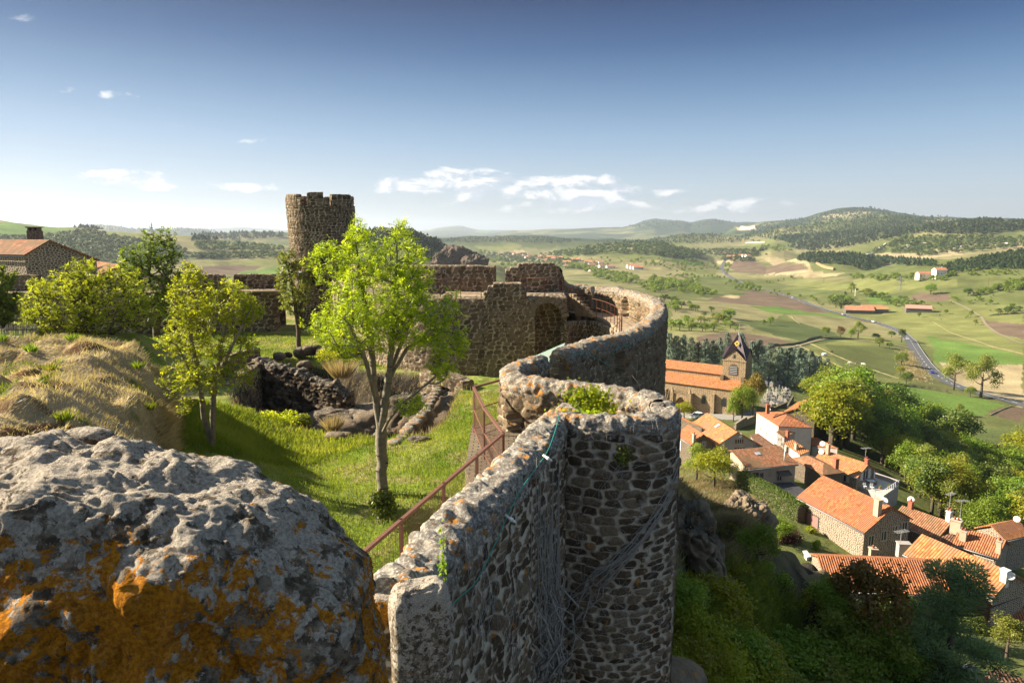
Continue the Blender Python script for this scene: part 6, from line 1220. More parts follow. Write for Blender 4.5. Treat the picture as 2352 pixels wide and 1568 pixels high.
m = MB(); m.poly([C(5.003, -3.5, -38.1), C(5.003, 0, -38.1), C(5.003, 0, -36.3)]); cpart('aisle_gable', m, M_church)
m = MB(); slab(m, [C(-30, 3.5, -33.6), C(0, 3.5, -33.6), C(0, -.35, -35.15), C(-30, -.35, -35.15)]); slab(m, [C(-30, 3.5, -33.6), C(0, 3.5, -33.6), C(0, 7.3, -35.15), C(-30, 7.3, -35.15)]); cpart('roof', m, M_tile2)
m = MB(); slab(m, [C(-30, -.0, -36.1), C(5.1, -.0, -36.1), C(5.1, -3.9, -37.95), C(-30, -3.9, -37.95)]); cpart('aisle_roof', m, M_tile2)
tz = -31.3; cpart('tower', cbox(cbox(MB(), 0, 5.6, -.03, 5.6, GZ, tz), -.12, 5.72, -.15, 5.72, tz-.25, tz), M_church)
# gables and spire
m = MB(); k = 2.75
for (p0, p1, pp) in (((0, -.03), (5.6, -.03), (2.8, -.03)), ((5.6, 0), (5.6, 5.6), (5.6, 2.8)), ((0, 5.6), (5.6, 5.6), (2.8, 5.6)), ((0, 0), (0, 5.6), (0, 2.8))):
    m.poly([C(*p0, tz), C(*p1, tz), C(*pp, tz+k)])
cpart('gable', m, M_church); sp = C(2.8, 2.8, -24.6); m = MB()
co_ = [(-.15, -.2), (5.75, -.2), (5.75, 5.8), (-.15, 5.8)]; mi = [(2.8, -.3), (5.9, 2.8), (2.8, 5.9), (-.3, 2.8)]
for i in range(4): A_, B_ = co_[i], co_[(i+1) % 4]; M__ = mi[i]; s_k = (M__[0]*.45+2.8*.55, M__[1]*.45+2.8*.55); Tm = C(*M__, tz+k+.05); Sm = C(M__[0]*.35+2.8*.65, M__[1]*.35+2.8*.65, tz+k+.05); m.poly([C(*A_, tz+.03), Tm, Sm]); m.poly([C(*B_, tz+.03), Sm, Tm]); m.poly([C(*A_, tz+.03), Sm, sp]); m.poly([Sm, C(*B_, tz+.03), sp])
cpart('spire', m, M_slate)
m = MB(); m.lathe(sp-Vector((0, 0, .7)), [(.34, -.1), (.05, .75)], 8); m.tube([sp, sp+Vector((0, 0, 2.0))], .04, 5); m.box(sp+Vector((0, 0, 1.5)), (.7, .05, .06), YAW); cpart('cross', m, M_gut)
# yellow lozenge on the spire face looking at the castle
lf = (C(2.8, .0, tz+k)*.42+sp*.58)
def loz(r, off, mt, nm): cc = C(2.8, 0, 0); z0 = -27.3; f = (z0-(tz))/(-24.6-tz); b0 = -.2+(3.0)*f; sl_ = 3.0/(-24.6-tz); P = [C(2.8+dx*r, b0+dz*r*sl_*1.15-off, z0+dz*r*1.15) for dx, dz in ((-1, 0), (0, -1), (1, 0), (0, 1))]; mm = MB(); mm.poly(P); cpart(nm, mm, mt)
loz(.62, .30, M_ylw, 'lozenge'); loz(.26, .34, M_slate, 'lozenge_centre')
def arch_poly(m, a, b, z, w, h, n=9, pointed=False):
    P = [C(a-w/2, b, z), C(a+w/2, b, z)]; 
    for i in range(n+1):
        t = math.pi*i/n; x = math.cos(t)*w/2; y = math.sin(t)*w/2*(1.35 if pointed else 1); P.append(C(a+x, b, z+h-w/2+y))
    m.poly(P)
def arched(a, b, z, w, h, mt=M_glass, nm='window', frame=True, pointed=False):
    if frame: m = MB(); arch_poly(m, a, b-.02, z-.12, w+.5, h+.34, pointed=pointed); o = cpart(nm, m, M_frame_d); m = MB(); arch_poly(m, a, b-.05, z, w, h, pointed=pointed); cpart('pane', m, mt, parent=o); o2 = o
    else: m = MB(); arch_poly(m, a, b-.03, z, w, h, pointed=pointed); cpart(nm, m, mt)
M_frame_d = simple('carved_stone', (.17, .12, .07), .95, .3, 6)
for a in (-11.7, -3.2, 1.9, -17, -23): arched(a, -3.5, -42.3, .9, 2.1)
arched(2.75, -.03, -35.0, 1.9, 2.6, M_shut, 'belfry_opening'); arched(2.8, -.03, tz+.55, .35, .8, M_glass, 'gable_opening')
lv = MB(); 
for k_ in range(5): lv.box(C(2.75, -.12, -34.7+k_*.42), (1.75, .14, .08), YAW, 1, Matrix.Rotation(.6, 3, 'X'))
cpart('louvres', lv, M_gut)
for a, top in ((-13.1, -39.8), (-.7, -39.5), (4.7, -39.5), (-20, -39.8), (-26, -39.8)): m = MB(); cbox(m, a-.35, a+.35, -4.3, -3.52, GZ, top); cpart('buttress', m, M_church)
for a in (.2, 5.2): cpart('buttress', cbox(MB(), a-.4, a+.4, -.9, -.05, -38, -35.2), M_frame_d)
# porch with pointed arch, balustrade and pinnacles
for a in (-10.9, -6.3): m = cbox(MB(), a-.45, a+.45, -5.3, -3.52, GZ, -40.0); m.lathe(C(a, -4.9, -40.0), [(.45, 0), (.06, 1.5)], 4); cpart('porch_pillar', m, M_church)
m = MB(); P = [C(-10.5, -5.0, -40.4), C(-10.5, -5.0, -44.5)]; n_ = 12; W2 = 1.75; ac_ = [(-8.6-W2+0, -44.5)]
L_ = []; 
for i in range(n_+1): t = i/n_; x = -W2+2*W2*t; y = 2.3*(1-abs(2*t-1)**1.7); L_.append((-8.6+x, -43.4+y))
for i in range(n_): (x0, z0), (x1, z1) = L_[i], L_[i+1]; m.poly([C(x0, -5.0, z0), C(x1, -5.0, z1), C(x1, -5.0, -40.2), C(x0, -5.0, -40.2)]); m.poly([C(x0, -5.0, z0), C(x0, -3.6, z0), C(x1, -3.6, z1), C(x1, -5.0, z1)])
cpart('porch_arch', m, M_church); cpart('porch_top', cbox(MB(), -10.6, -6.6, -5.1, -3.5, -40.2, -40.0), M_church)
m = MB(); 
for k_ in range(12): cbox(m, -10.4+k_*.34, -10.3+k_*.34, -5.05, -4.95, -40.0, -39.6)
cbox(m, -10.5, -6.7, -5.08, -4.92, -39.6, -39.48); cpart('balustrade', m, M_frame_d)
arched(-8.0, -3.5, -45.4, 1.5, 3.3, M_red, 'door', True)
# paved square
sq_ = [PZ(*r4(*q_), -45.2) for q_ in ((180, 1080), (560, 1180), (960, 1260), (1240, 1160), (1290, 1320), (980, 1360), (300, 1250))]; m_, q = mat('square_paving'); M_sq = fin(m_, q, q.mix(q.noise(obco(q), .8, 6), (.20, .19, .18), (.30, .28, .25)), .9)
xs = np.array(sq_); gx_ = MB(); cc_ = xs.mean(0)
P2 = [(p[0], p[1]) for p in xs]; N_ = 18; lo, hi = xs[:, :2].min(0), xs[:, :2].max(0); V = []
XX, YY = np.meshgrid(np.linspace(lo[0]-4, hi[0]+4, 40), np.linspace(lo[1]-4, hi[1]+4, 40), indexing='ij'); ZZ = Txy(XX.ravel(), YY.ravel()).reshape(XX.shape)+.06; Fq = grid_faces(40, 40); me = mesh_np('paving', np.stack([XX, YY, ZZ], -1).reshape(-1, 3), Fq[inpoly(XX.ravel()[Fq].mean(1), YY.ravel()[Fq].mean(1), P2)]); tag(link('paving', me, M_sq), kind='structure')
# boundary wall of the churchyard
w_ = gpts = [hit(*r4(*q_)) for q_ in ((1000, 1380), (1120, 1330), (1260, 1290))]; m = MB()
for a_, b_ in zip(gpts[:-1], gpts[1:]): m.box(((a_[0]+b_[0])/2, (a_[1]+b_[1])/2, (a_[2]+b_[2])/2+.5), (dist(a_-b_)+.3, .5, 2.6), math.atan2(b_[1]-a_[1], b_[0]-a_[0]))
tag(m.build('stone_wall', M_rub), 'pale stone retaining wall under the churchyard trees', 'wall')
# car by the church
def car(label, p, yaw, mt, s=1.0, name='parked_car', grp=None):
    e = empty(name, (0, 0, 0)); tag(e, label, 'car', grp); m = MB(); prof = [(-2.1, .35), (-2.15, .75), (-1.9, .95), (-1.2, 1.0), (-.75, 1.42), (.75, 1.45), (1.45, 1.0), (2.05, .85), (2.15, .4)]
    for y in (-.85, .85): m.poly([(x, y, z) for x, z in (prof if y > 0 else prof[::-1])])
    for i in range(len(prof)): a_, b_ = prof[i], prof[(i+1) % len(prof)]; m.poly([(a_[0], -.85, a_[1]), (b_[0], -.85, b_[1]), (b_[0], .85, b_[1]), (a_[0], .85, a_[1])])
    b = m.build('body', mt); b.parent = e; m = MB()
    for y in (-.86, .86): m.poly([(x, y, z) for x, z in ((-1.05, 1.02), (-.68, 1.36), (.7, 1.38), (1.2, 1.02))])
    m.poly([(-1.18, -.72, 1.04), (-1.18, .72, 1.04), (-.8, .68, 1.4), (-.8, -.68, 1.4)]); m.poly([(1.42, -.72, 1.06), (1.42, .72, 1.06), (.82, .68, 1.43), (.82, -.68, 1.43)]); w = m.build('windows', M_glass); w.parent = e
    for x in (-1.3, 1.3):
        for y in (-.8, .8): t_ = MB().lathe((x, y, .33), [(.33, -.1), (.33, .1)], 12, (0, 1, 0)).build('wheel', M_shut); t_.parent = e
    e.location = p; e.rotation_euler[2] = yaw; e.scale = (s, s, s); return e
M_cw = simple('white_car_paint', (.75, .75, .75), .3, .03); M_cb = simple('blue_car_paint', (.03, .05, .25), .3, .03); M_cs = simple('silver_car_paint', (.45, .47, .5), .3, .03)
p = hit(*r4(565, 1245)); car('white car parked on the church square', (p[0], p[1], p[2]+.05), .6, M_cw)
# ------------------------------------------------------------------ cemetery
M_gr = [simple('grave_stone', c_, .85, .25, 3) for c_ in ((.34, .31, .27), (.24, .225, .21), (.44, .41, .37), (.14, .14, .145))]
def grave(kind_, mt):
    m = MB(); m.box((0, .9, .22), (1.0, 2.0, .44)); 
    if kind_ == 0: m.box((0, 0, .9), (.9, .22, 1.1), 0, .9)
    elif kind_ == 1: m.box((0, 0, 1.1), (.2, .18, 1.7)); m.box((0, 0, 1.45), (.8, .16, .2))
    elif kind_ == 2: m.box((0, 0, 1.3), (.6, .6, 2.2), 0, .6)
    elif kind_ == 3: m.box((0, 0, .7), (1.2, .25, .8)); m.poly([(-.6, -.12, 1.1), (.6, -.12, 1.1), (0, -.12, 1.5)]); m.poly([(-.6, .12, 1.1), (.6, .12, 1.1), (0, .12, 1.5)]); m.poly([(-.6, -.12, 1.1), (0, -.12, 1.5), (0, .12, 1.5), (-.6, .12, 1.1)]); m.poly([(.6, -.12, 1.1), (0, -.12, 1.5), (0, .12, 1.5), (.6, .12, 1.1)])
    else:
        m.box((0, .6, 1.1), (1.7, 2.0, 2.0)); m.poly([(-1, -.45, 2.1), (1, -.45, 2.1), (0, -.45, 3.0)]); m.poly([(-1, -.45, 2.1), (0, -.45, 3), (0, 1.7, 3), (-1, 1.7, 2.1)]); m.poly([(1, -.45, 2.1), (0, -.45, 3), (0, 1.7, 3), (1, 1.7, 2.1)])
    return m
gk = 0
for k_, (rowy, x0, x1, n_) in enumerate(((872, 1240, 1600, 7), (915, 1380, 1650, 7), (955, 1360, 1660, 9), (990, 1340, 1650, 10), (1025, 1320, 1630, 10), (1060, 1310, 1600, 9), (1085, 1310, 1560, 8))):
    for i in range(n_):
        u_, v_ = r4(x0+(x1-x0)*(i+.5)/n_+rnd.uniform(-7, 7), rowy+rnd.uniform(-6, 6)); p = hit(u_, v_); kd = 4 if k_ == 0 else rnd.choice((0, 0, 1, 2, 3)); 
        key = ('gr', kd, rnd.randrange(4)); gk += 1
        if key not in KINDS: mm = grave(kd, None).mesh('gravestone'); mm.materials.append(M_gr[key[2]]); KINDS[key] = mm
        o = bpy.data.objects.new('gravestone' if kd != 4 else 'tomb', KINDS[key]); S.collection.objects.link(o); o.location = p; o.rotation_euler[2] = YAW+rnd.uniform(-.15, .15); s_g = rnd.uniform(.55, .85); o.scale = (s_g, s_g, s_g)
        tag(o, 'pale stone grave monument in the crowded cemetery below the cedars' if kd != 4 else 'gabled family tomb in the back row of the cemetery', 'gravestone' if kd != 4 else 'tomb', 'graves in the cemetery' if kd != 4 else 'gabled tombs in the cemetery')
ww = [hit(*r4(*q_)) for q_ in ((1290, 1095), (1440, 1130), (1600, 1110), (1680, 1040))]; m = MB()
for a_, b_ in zip(ww[:-1], ww[1:]): m.box(((a_[0]+b_[0])/2, (a_[1]+b_[1])/2, (a_[2]+b_[2])/2-.1), (dist(a_-b_)+.3, .4, 1.8), math.atan2(b_[1]-a_[1], b_[0]-a_[0]))
tag(m.build('stone_wall', M_rubd), 'dark stone wall along the lower edge of the cemetery', 'wall')
# ------------------------------------------------------------------ cedars and village trees
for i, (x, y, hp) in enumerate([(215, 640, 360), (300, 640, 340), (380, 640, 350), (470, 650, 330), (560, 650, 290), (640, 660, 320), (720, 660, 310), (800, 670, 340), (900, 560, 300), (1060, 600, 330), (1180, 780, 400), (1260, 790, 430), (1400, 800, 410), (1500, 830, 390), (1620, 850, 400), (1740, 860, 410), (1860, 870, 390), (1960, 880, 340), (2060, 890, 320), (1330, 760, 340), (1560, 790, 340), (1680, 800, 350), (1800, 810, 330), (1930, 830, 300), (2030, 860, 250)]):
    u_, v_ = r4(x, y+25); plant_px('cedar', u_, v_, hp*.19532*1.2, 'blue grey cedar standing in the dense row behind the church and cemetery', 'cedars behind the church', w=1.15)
G1 = 'trees of the wooded slope right of the village'
for i, (u_, v_) in enumerate(samp([(1905, 960), (2070, 1010), (2200, 1060), (2352, 1075), (2420, 1100), (2420, 1290), (2260, 1250), (2130, 1180), (2060, 1090), (1960, 1035), (1905, 1040)], 112, 5)):
    p = hit(u_, v_); h_ = rnd.uniform(9, 13.5)*(1.05 if v_ < 1080 else .72); k_ = rnd.choice(['mid', 'mid', 'dark', 'mid', 'yel', 'oli']); plant(k_, p, h_, {'mid': 'full green broadleaf tree in the wooded slope right of the village', 'dark': 'dark green tree in the wooded slope right of the village', 'yel': 'yellowish tree in the wooded slope right of the village', 'oli': 'loose olive tree in the wooded slope right of the village'}[k_], grp=G1+' '+{'mid': '(green)', 'dark': '(dark)', 'yel': '(yellowish)', 'oli': '(olive)'}[k_])
for (x, y, hp, k_, lab) in [(1960, 1010, 165, 'mid', 'great broad green tree rising right behind the large dark stone house'), (1900, 925, 60, 'yel', 'light green trees between the cemetery and the orange roof'), (1860, 922, 55, 'yel', 'light green rounded tree right of the cemetery'), (2040, 1010, 130, 'dark', 'tall dark tree at the edge of the wood right of the village'), (1930, 970, 100, 'mid', 'green tree behind the large dark stone house')]: plant_px(k_, x, y, hp, lab)
for (q_, hp, k_, lab, w_) in [((1205, 1215), 480, 'aut', 'tall tree turning bronze beside the churchyard wall', .75), ((1080, 1290), 440, 'mid', 'tall lumpy green tree in front of the church end', .75), ((980, 1280), 260, 'mid', 'lower green crown at the left of the churchyard trees', .8), ((400, 1270), 230, 'yel', 'rounded bright green tree before the church porch', 1.1)]: plant_px(k_, *r4(*q_), hp*.19532, lab, w=w_)
# ------------------------------------------------------------------ slope below the wall
GS = 'shrubby trees on the shaded slope below the castle'
for i, (u_, v_) in enumerate(list(samp([(1545, 1400), (1640, 1420), (1700, 1520), (1850, 1530), (2060, 1520), (2140, 1620), (2100, 1700), (1545, 1700)], 56, 8))):
    if 1650 < u_ < 1890 and v_ < 1575: continue
    p = hit(u_, v_); h_ = rnd.uniform(100, 160)*math.hypot(p[1], p[2])/F; plant(rnd.choice(['mid', 'yel', 'yel']) if u_ < 1720 else rnd.choice(['mid', 'dark', 'mid', 'oli']), (p[0], p[1], p[2]-.6), h_, 'leafy tree in the dense thicket on the shaded slope below the castle', grp=GS, w=1.2)
for (q_, hp, k_, lab, w_, z_) in [((2160, 1640), 340, 'pine', 'tall feathery blue green pine in front of the low orange roof', 1.35, 0), ((1985, 1500), 195, 'aut', 'dark bronze green tree covering the left of the low orange roof', 1.0, 0), ((2075, 1500), 130, 'dark', 'dark tree before the stone wall of the low house', 1.1, 0), ((1900, 1440), 105, 'mid', 'green tree left of the bronze tree beside the white hut', 1.0, 0), ((2310, 1520), 95, 'oli', 'pale silvery shrub tree at the lower right', 1.2, 0), ((1640, 1120), 90, 'yel', 'feathery light green locust tree below the plastered house', 1.1, 0), ((1600, 1105), 80, 'oli', 'thin feathery tree next to the castle wall above the village', 1.0, 0),
      ((1738, 1300), 95, 'mid', 'dense round green shrub on the cliff beside the hedge', 1.1, 0), ((1790, 1250), 60, 'mid', 'light green shrub below the purple bush', 1.2, 0), ((2225, 1480), 70, 'dark', 'small dark tree at the foot of the broad stone house', 1, 0), ((2280, 1180), 70, 'mid', 'bush right of the row of houses', 1, 0), ((1880, 1440), 90, 'yel', 'light green tree growing at the rock edge', 1, 0)]: plant_px(k_, *q_, hp, lab, w=w_)
def bigbush(name, uvz, r, n, mt, lab, ls, seed, cat='bush'): p = hit(*uvz); return shrub(name, (p[0], p[1], p[2]+r[2]*.3), r, n, mt, lab, cat, ls=ls, seed=seed, lumps=16)
bigbush('bush', (1800, 1240), (2.5, 1.8, 1.4), 3000, M_purple, 'dark purple leaved bush in the garden by the hedge', (.22, .14), 3); bigbush('bush', (1862, 1222), (.8, .7, .7), 900, M_yel, 'bright yellow bush beside the barn garage door', (.2, .12), 4); bigbush('bush', (1875, 1262), (.6, .6, 1.1), 900, M_mid, 'upright green shrub beside the barn wall', (.2, .12), 5)
# hedge: a long clipped band
hp_ = [hit(*q_) for q_ in ((1700, 1118), (1740, 1140), (1790, 1168), (1840, 1200))]; g_ = np.random.default_rng(3); n_ = 14000; t_ = g_.random(n_)*3; i_ = t_.astype(int); A_ = np.array(hp_)[i_]*(1-(t_-i_))[:, None]+np.array(hp_)[i_+1]*(t_-i_)[:, None]; dd = np.array(hp_[3])-np.array(hp_[0]); dd /= np.linalg.norm(dd); nx_ = np.array((-dd[1], dd[0], 0)); fc = g_.random(n_); sd_ = np.where(fc < .4, g_.uniform(-1, 1, n_), np.where(fc < .7, -1., 1.)); hh = np.where(fc < .4, 1.0, g_.random(n_)); PP = A_+nx_*(sd_*.75)[:, None]+np.array((0, 0, 1.))*(hh*2.5)[:, None]+g_.normal(size=(n_, 3))*.1
he = empty('hedge', tuple(hp_[1])); tag(he, 'thick clipped green hedge running down to the barn', 'hedge'); put(quads(PP, rdir(n_, g_), nx_*sd_[:, None]+rdir(n_, g_)*.6+(0, 0, .4), .2, .1, g_.random(n_), 'foliage', M_dark), he); m = MB()
for a_, b_ in zip(hp_[:-1], hp_[1:]): m.box(((a_[0]+b_[0])/2, (a_[1]+b_[1])/2, (a_[2]+b_[2])/2+1.0), (dist(a_-b_), 1.2, 2.0), math.atan2(b_[1]-a_[1], b_[0]-a_[0]))
put(m.build('branches', M_barkd), he)
# rocks of the cliff
def rock_px(u, v, d, dims, lab, seed, mt=None, **kw): p = PD(u, v, d); return rock('rock_outcrop', tuple(p), dims, mt or M_crag, seed, 60, .3, 2.4, .55, lab, 'rock', **kw)
M_crag = castle_mat('crag_rock', dark=(.06, .05, .038), light=(.26, .215, .155), mortar=(.1, .08, .06), lich=(.30, .27, .22), lichen=.1, orange=.64)
p = hit(1760, 1480); q_ = PD(1750, 1292, 44); rock('rock_outcrop', (q_[0], q_[1], q_[2]-2.6), (2.9, 2.6, 2.6), M_crag, 3, 130, .3, 2.2, .7, 'big dark shaded rock outcrop with grassy top above the thicket', 'rock', rz=.4)
q_ = PD(1600, 1190, 30); rock('rock_outcrop', (q_[0]-.3, q_[1], q_[2]-1.6), (1.5, 2.4, 2.3), M_crag, 4, 130, .34, 2.2, .8, 'grey cliff knob with dry grass right of the turret', 'rock'); q_ = PD(1560, 1560, 17); rock('rock_outcrop', (q_[0], q_[1], q_[2]-.6), (.9, 1, .8), M_crag, 6, 90, .3, 2.3, 1, 'small grassy boulder at the foot of the turret', 'rock')
q_ = PD(1710, 1165, 62); rock('rock_outcrop', (q_[0], q_[1], q_[2]-1.2), (2.2, 2.0, 2.0), M_crag, 7, 110, .35, 2.3, .8, 'dry stone retaining wall crumbling on the cliff below the hedge', 'rock')
# dry grass on the slope
sx_ = samp([(1555, 1050), (1640, 1090), (1760, 1130), (1760, 1230), (1690, 1290), (1560, 1260)], 900, 9); hp3 = np.array([hit(u_, v_) for u_, v_ in sx_[:900]]); hp3 = np.repeat(hp3, 22, 0)+rng.normal(size=(900*22, 3))*np.array((.45, .45, 0)); hp3[:, 2] = Txy(hp3[:, 0], hp3[:, 1]); blades('dry_grass', hp3, .55, .05, M_straw, lean=(.5, -.3), seed=21)
sx_ = samp([(1560, 1130), (1700, 1180), (1760, 1330), (1860, 1420), (1760, 1500), (1600, 1420)], 900, 19); hp3 = hits_fast(sx_); hp3 = np.repeat(hp3, 20, 0)+rng.normal(size=(len(hp3)*20, 3))*np.array((.35, .35, 0)); hp3[:, 2] = Txy(hp3[:, 0], hp3[:, 1]); blades('grass', hp3, .4, .05, M_olive, lean=(.3, -.3), seed=22)
for i, (u_, v_) in enumerate(samp([(1560, 1100), (1680, 1150), (1780, 1290), (1850, 1430), (1600, 1430)], 26, 23)):
    p = hit(u_, v_); shrub('bush', (p[0], p[1], p[2]+.1), (rnd.uniform(.3, .7),)*3, 380, rnd.choice([M_mid, M_olive, M_yel, M_mid]), 'scrubby bush rooted in the dry cliff below the turret', 'bush', ls=(.13, .07), seed=i, grp='scrubby bushes on the cliff', lumps=6)
p = hit(1893, 1600); z0 = PD(1881, 1500, math.hypot(p[0]*0, p[1])-1)
st_ = MB(); b0 = PD(1895, 1590, 42); b1_ = PD(1881, 1502, 42); st_.tube([b0-np.array((-.2, 0, 3)), b0, (b0+b1_)/2+np.array((.05, 0, 0)), b1_], [.17, .16, .14, .13], 9); st_.tube([(b1_*.8+b0*.2), b1_+np.array((-.25, 0, .1))], [.09, .06], 7)
tag(st_.build('tree_stump', M_bark, None, True), 'bare pale cut trunk sticking up from the thicket at the bottom', 'dead trunk')
# ================================================================== house, fence and logs at the left
h = gable('stone farmhouse with faded red tile roof and tall stone chimney at the left edge', r1_(425, 348), (-420, 548), -.9, r1_(205, 478), -7, M_rub, M_tileold, back=(4.6, 2.0), ov=.2)
cp_ = PD(82, 552, dist(h.a)+.3); m = MB(); m.box((cp_[0], cp_[1], -.75), (1.25, .9, 1.5), .2); m.box((cp_[0], cp_[1], .38), (1.4, 1.05, .1), .2)
for dx in (-.5, 0, .5): m.box((cp_[0]+dx, cp_[1], .16), (.2, .8, .36), .2)
put(m.build('chimney', M_rubd), h.e)
h = gable('lower red tiled roof just visible behind the bushy tree', r1_(1050, 560), r1_(640, 500), -3.6, None, -8, M_rub, M_tileold, w=(2.2, .9))
wf = empty('wattle_fence', tuple(PZ(40, 792, -5.6))); tag(wf, 'grey wattle fence of thin upright sticks behind the log pile', 'fence'); m = MB(); A_, B_ = PZ(-60, 806, -5.7), PZ(92, 800, -5.7)
for k in range(120): f = k/119+rnd.uniform(-.003, .003); p = A_*(1-f)+B_*f; m.tube([p, p+np.array((rnd.uniform(-.06, .06), 0, rnd.uniform(.95, 1.25)))], .014, 4)
put(m.build('sticks', simple('weathered_stick', (.30, .27, .25), .9, .3)), wf); m = MB()
for z in (.25, .6, .95): m.tube([A_+np.array((0, -.03, z)), B_+np.array((0, -.03, z))], .02, 5)
put(m.build('cross_rods', M_barkd), wf)
m_, q = mat('sawn_log'); M_log = fin(m_, q, q.mix(q.noise(obco(q), 6, 5), (.20, .17, .14), (.40, .36, .31)), .9)
for i, (u0, v0, u1, v1) in enumerate([(-30, 781, 52, 786), (-30, 787, 40, 793), (-30, 793, 26, 799), (20, 777, 84, 781), (-30, 800, 60, 797)]):
    a_, b_ = PZ(u0, v0, -5.1), PZ(u1, v1, -5.1); m = MB().tube([a_, (a_+b_)/2, b_], .14, 10); o = m.build('log', M_log, None, True); tag(o, 'grey sawn log in the small pile beside the wattle fence', 'log', 'logs piled by the wattle fence')
# ================================================================== two visitors by the round tower
M_skin = simple('skin', (.48, .28, .19), .6, .05); M_shirt = simple('white_shirt', (.72, .72, .74), .9, .05); M_blue = simple('pale_blue_shirt', (.35, .45, .60), .9, .05); M_trou = simple('dark_trousers', (.06, .06, .08), .9, .1); M_hat = simple('white_cap', (.75, .74, .70), .9, .05)
def person(loc, yaw, shirt, label, hat=True):
    bm = bmesh.new(); V = {}; J = [('pel', (0, 0, .95), .13), ('waist', (0, 0, 1.08), .12), ('chest', (0, .01, 1.3), .15), ('neck', (0, 0, 1.47), .055), ('head', (0, .01, 1.57), .085), ('crown', (0, 0, 1.68), .085),
        ('shL', (-.17, 0, 1.41), .06), ('elL', (-.23, -.02, 1.15), .045), ('wrL', (-.2, -.15, .95), .03), ('haL', (-.19, -.2, .9), .035), ('shR', (.17, 0, 1.41), .06), ('elR', (.24, 0, 1.14), .045), ('wrR', (.24, -.05, .9), .03), ('haR', (.24, -.07, .83), .035),
        ('hiL', (-.09, 0, .88), .10), ('knL', (-.1, -.02, .5), .065), ('anL', (-.1, .02, .09), .045), ('toL', (-.11, -.15, .04), .035), ('hiR', (.09, 0, .88), .10), ('knR', (.1, .02, .5), .065), ('anR', (.1, .04, .09), .045), ('toR', (.12, -.13, .04), .035)]
    Ed = [('pel', 'waist'), ('waist', 'chest'), ('chest', 'neck'), ('neck', 'head'), ('head', 'crown'), ('chest', 'shL'), ('shL', 'elL'), ('elL', 'wrL'), ('wrL', 'haL'), ('chest', 'shR'), ('shR', 'elR'), ('elR', 'wrR'), ('wrR', 'haR'), ('pel', 'hiL'), ('hiL', 'knL'), ('knL', 'anL'), ('anL', 'toL'), ('pel', 'hiR'), ('hiR', 'knR'), ('knR', 'anR'), ('anR', 'toR')]
    def mk(nm, sc, keep, mt, par):
        me = bpy.data.meshes.new(nm); ids = [j[0] for j in J if keep is None or j[0] in keep]; me.from_pydata([dict((j[0], j[1]) for j in J)[i] for i in ids], [(ids.index(a), ids.index(b)) for a, b in Ed if a in ids and b in ids], []); o = link(nm, me, mt); md = o.modifiers.new('skin', 'SKIN')
        for i, k in enumerate(ids): me.skin_vertices[0].data[i].radius = [dict((j[0], j[2]) for j in J)[k]*sc]*2
        me.skin_vertices[0].data[0].use_root = True; sb = o.modifiers.new('sub', 'SUBSURF'); sb.levels = 1; sb.render_levels = 1; o.parent = par; return o
    e = empty('person', loc, yaw); tag(e, label, 'person', None); mk('body', 1, None, M_skin, e); mk('shirt', 1.13, ('waist', 'chest', 'shL', 'elL', 'shR', 'elR'), shirt, e); mk('trousers', 1.13, ('pel', 'hiL', 'knL', 'anL', 'hiR', 'knR', 'anR'), M_trou, e)
    c = MB().lathe((0, 0, 1.66), [(.11, 0), (.11, .05), (.06, .11), (.001, .12)], 10) if hat else MB().lathe((0, .01, 1.6), [(.095, 0), (.1, .06), (.06, .13), (.001, .14)], 10)
    c.build('cap' if hat else 'hair', M_hat if hat else M_barkd, e, True); bm.free()
p = PD(653, 650, 51.5); person((p[0], p[1], -4.46), .3, M_shirt, 'person in a white shirt and cap walking on the rampart left of the tower')
p = PD(690, 645, 51.3); person((p[0], p[1], -4.46), 2.6, M_blue, 'person in a pale blue shirt on the rampart behind the thin tree', False)
# ================================================================== valley
FAR = 0
def vt(k, q_, hp, label, grp, w=1.0, trunk=False): return plant_px(k, q_[0], q_[1], hp, label, grp, w, trunk=trunk)
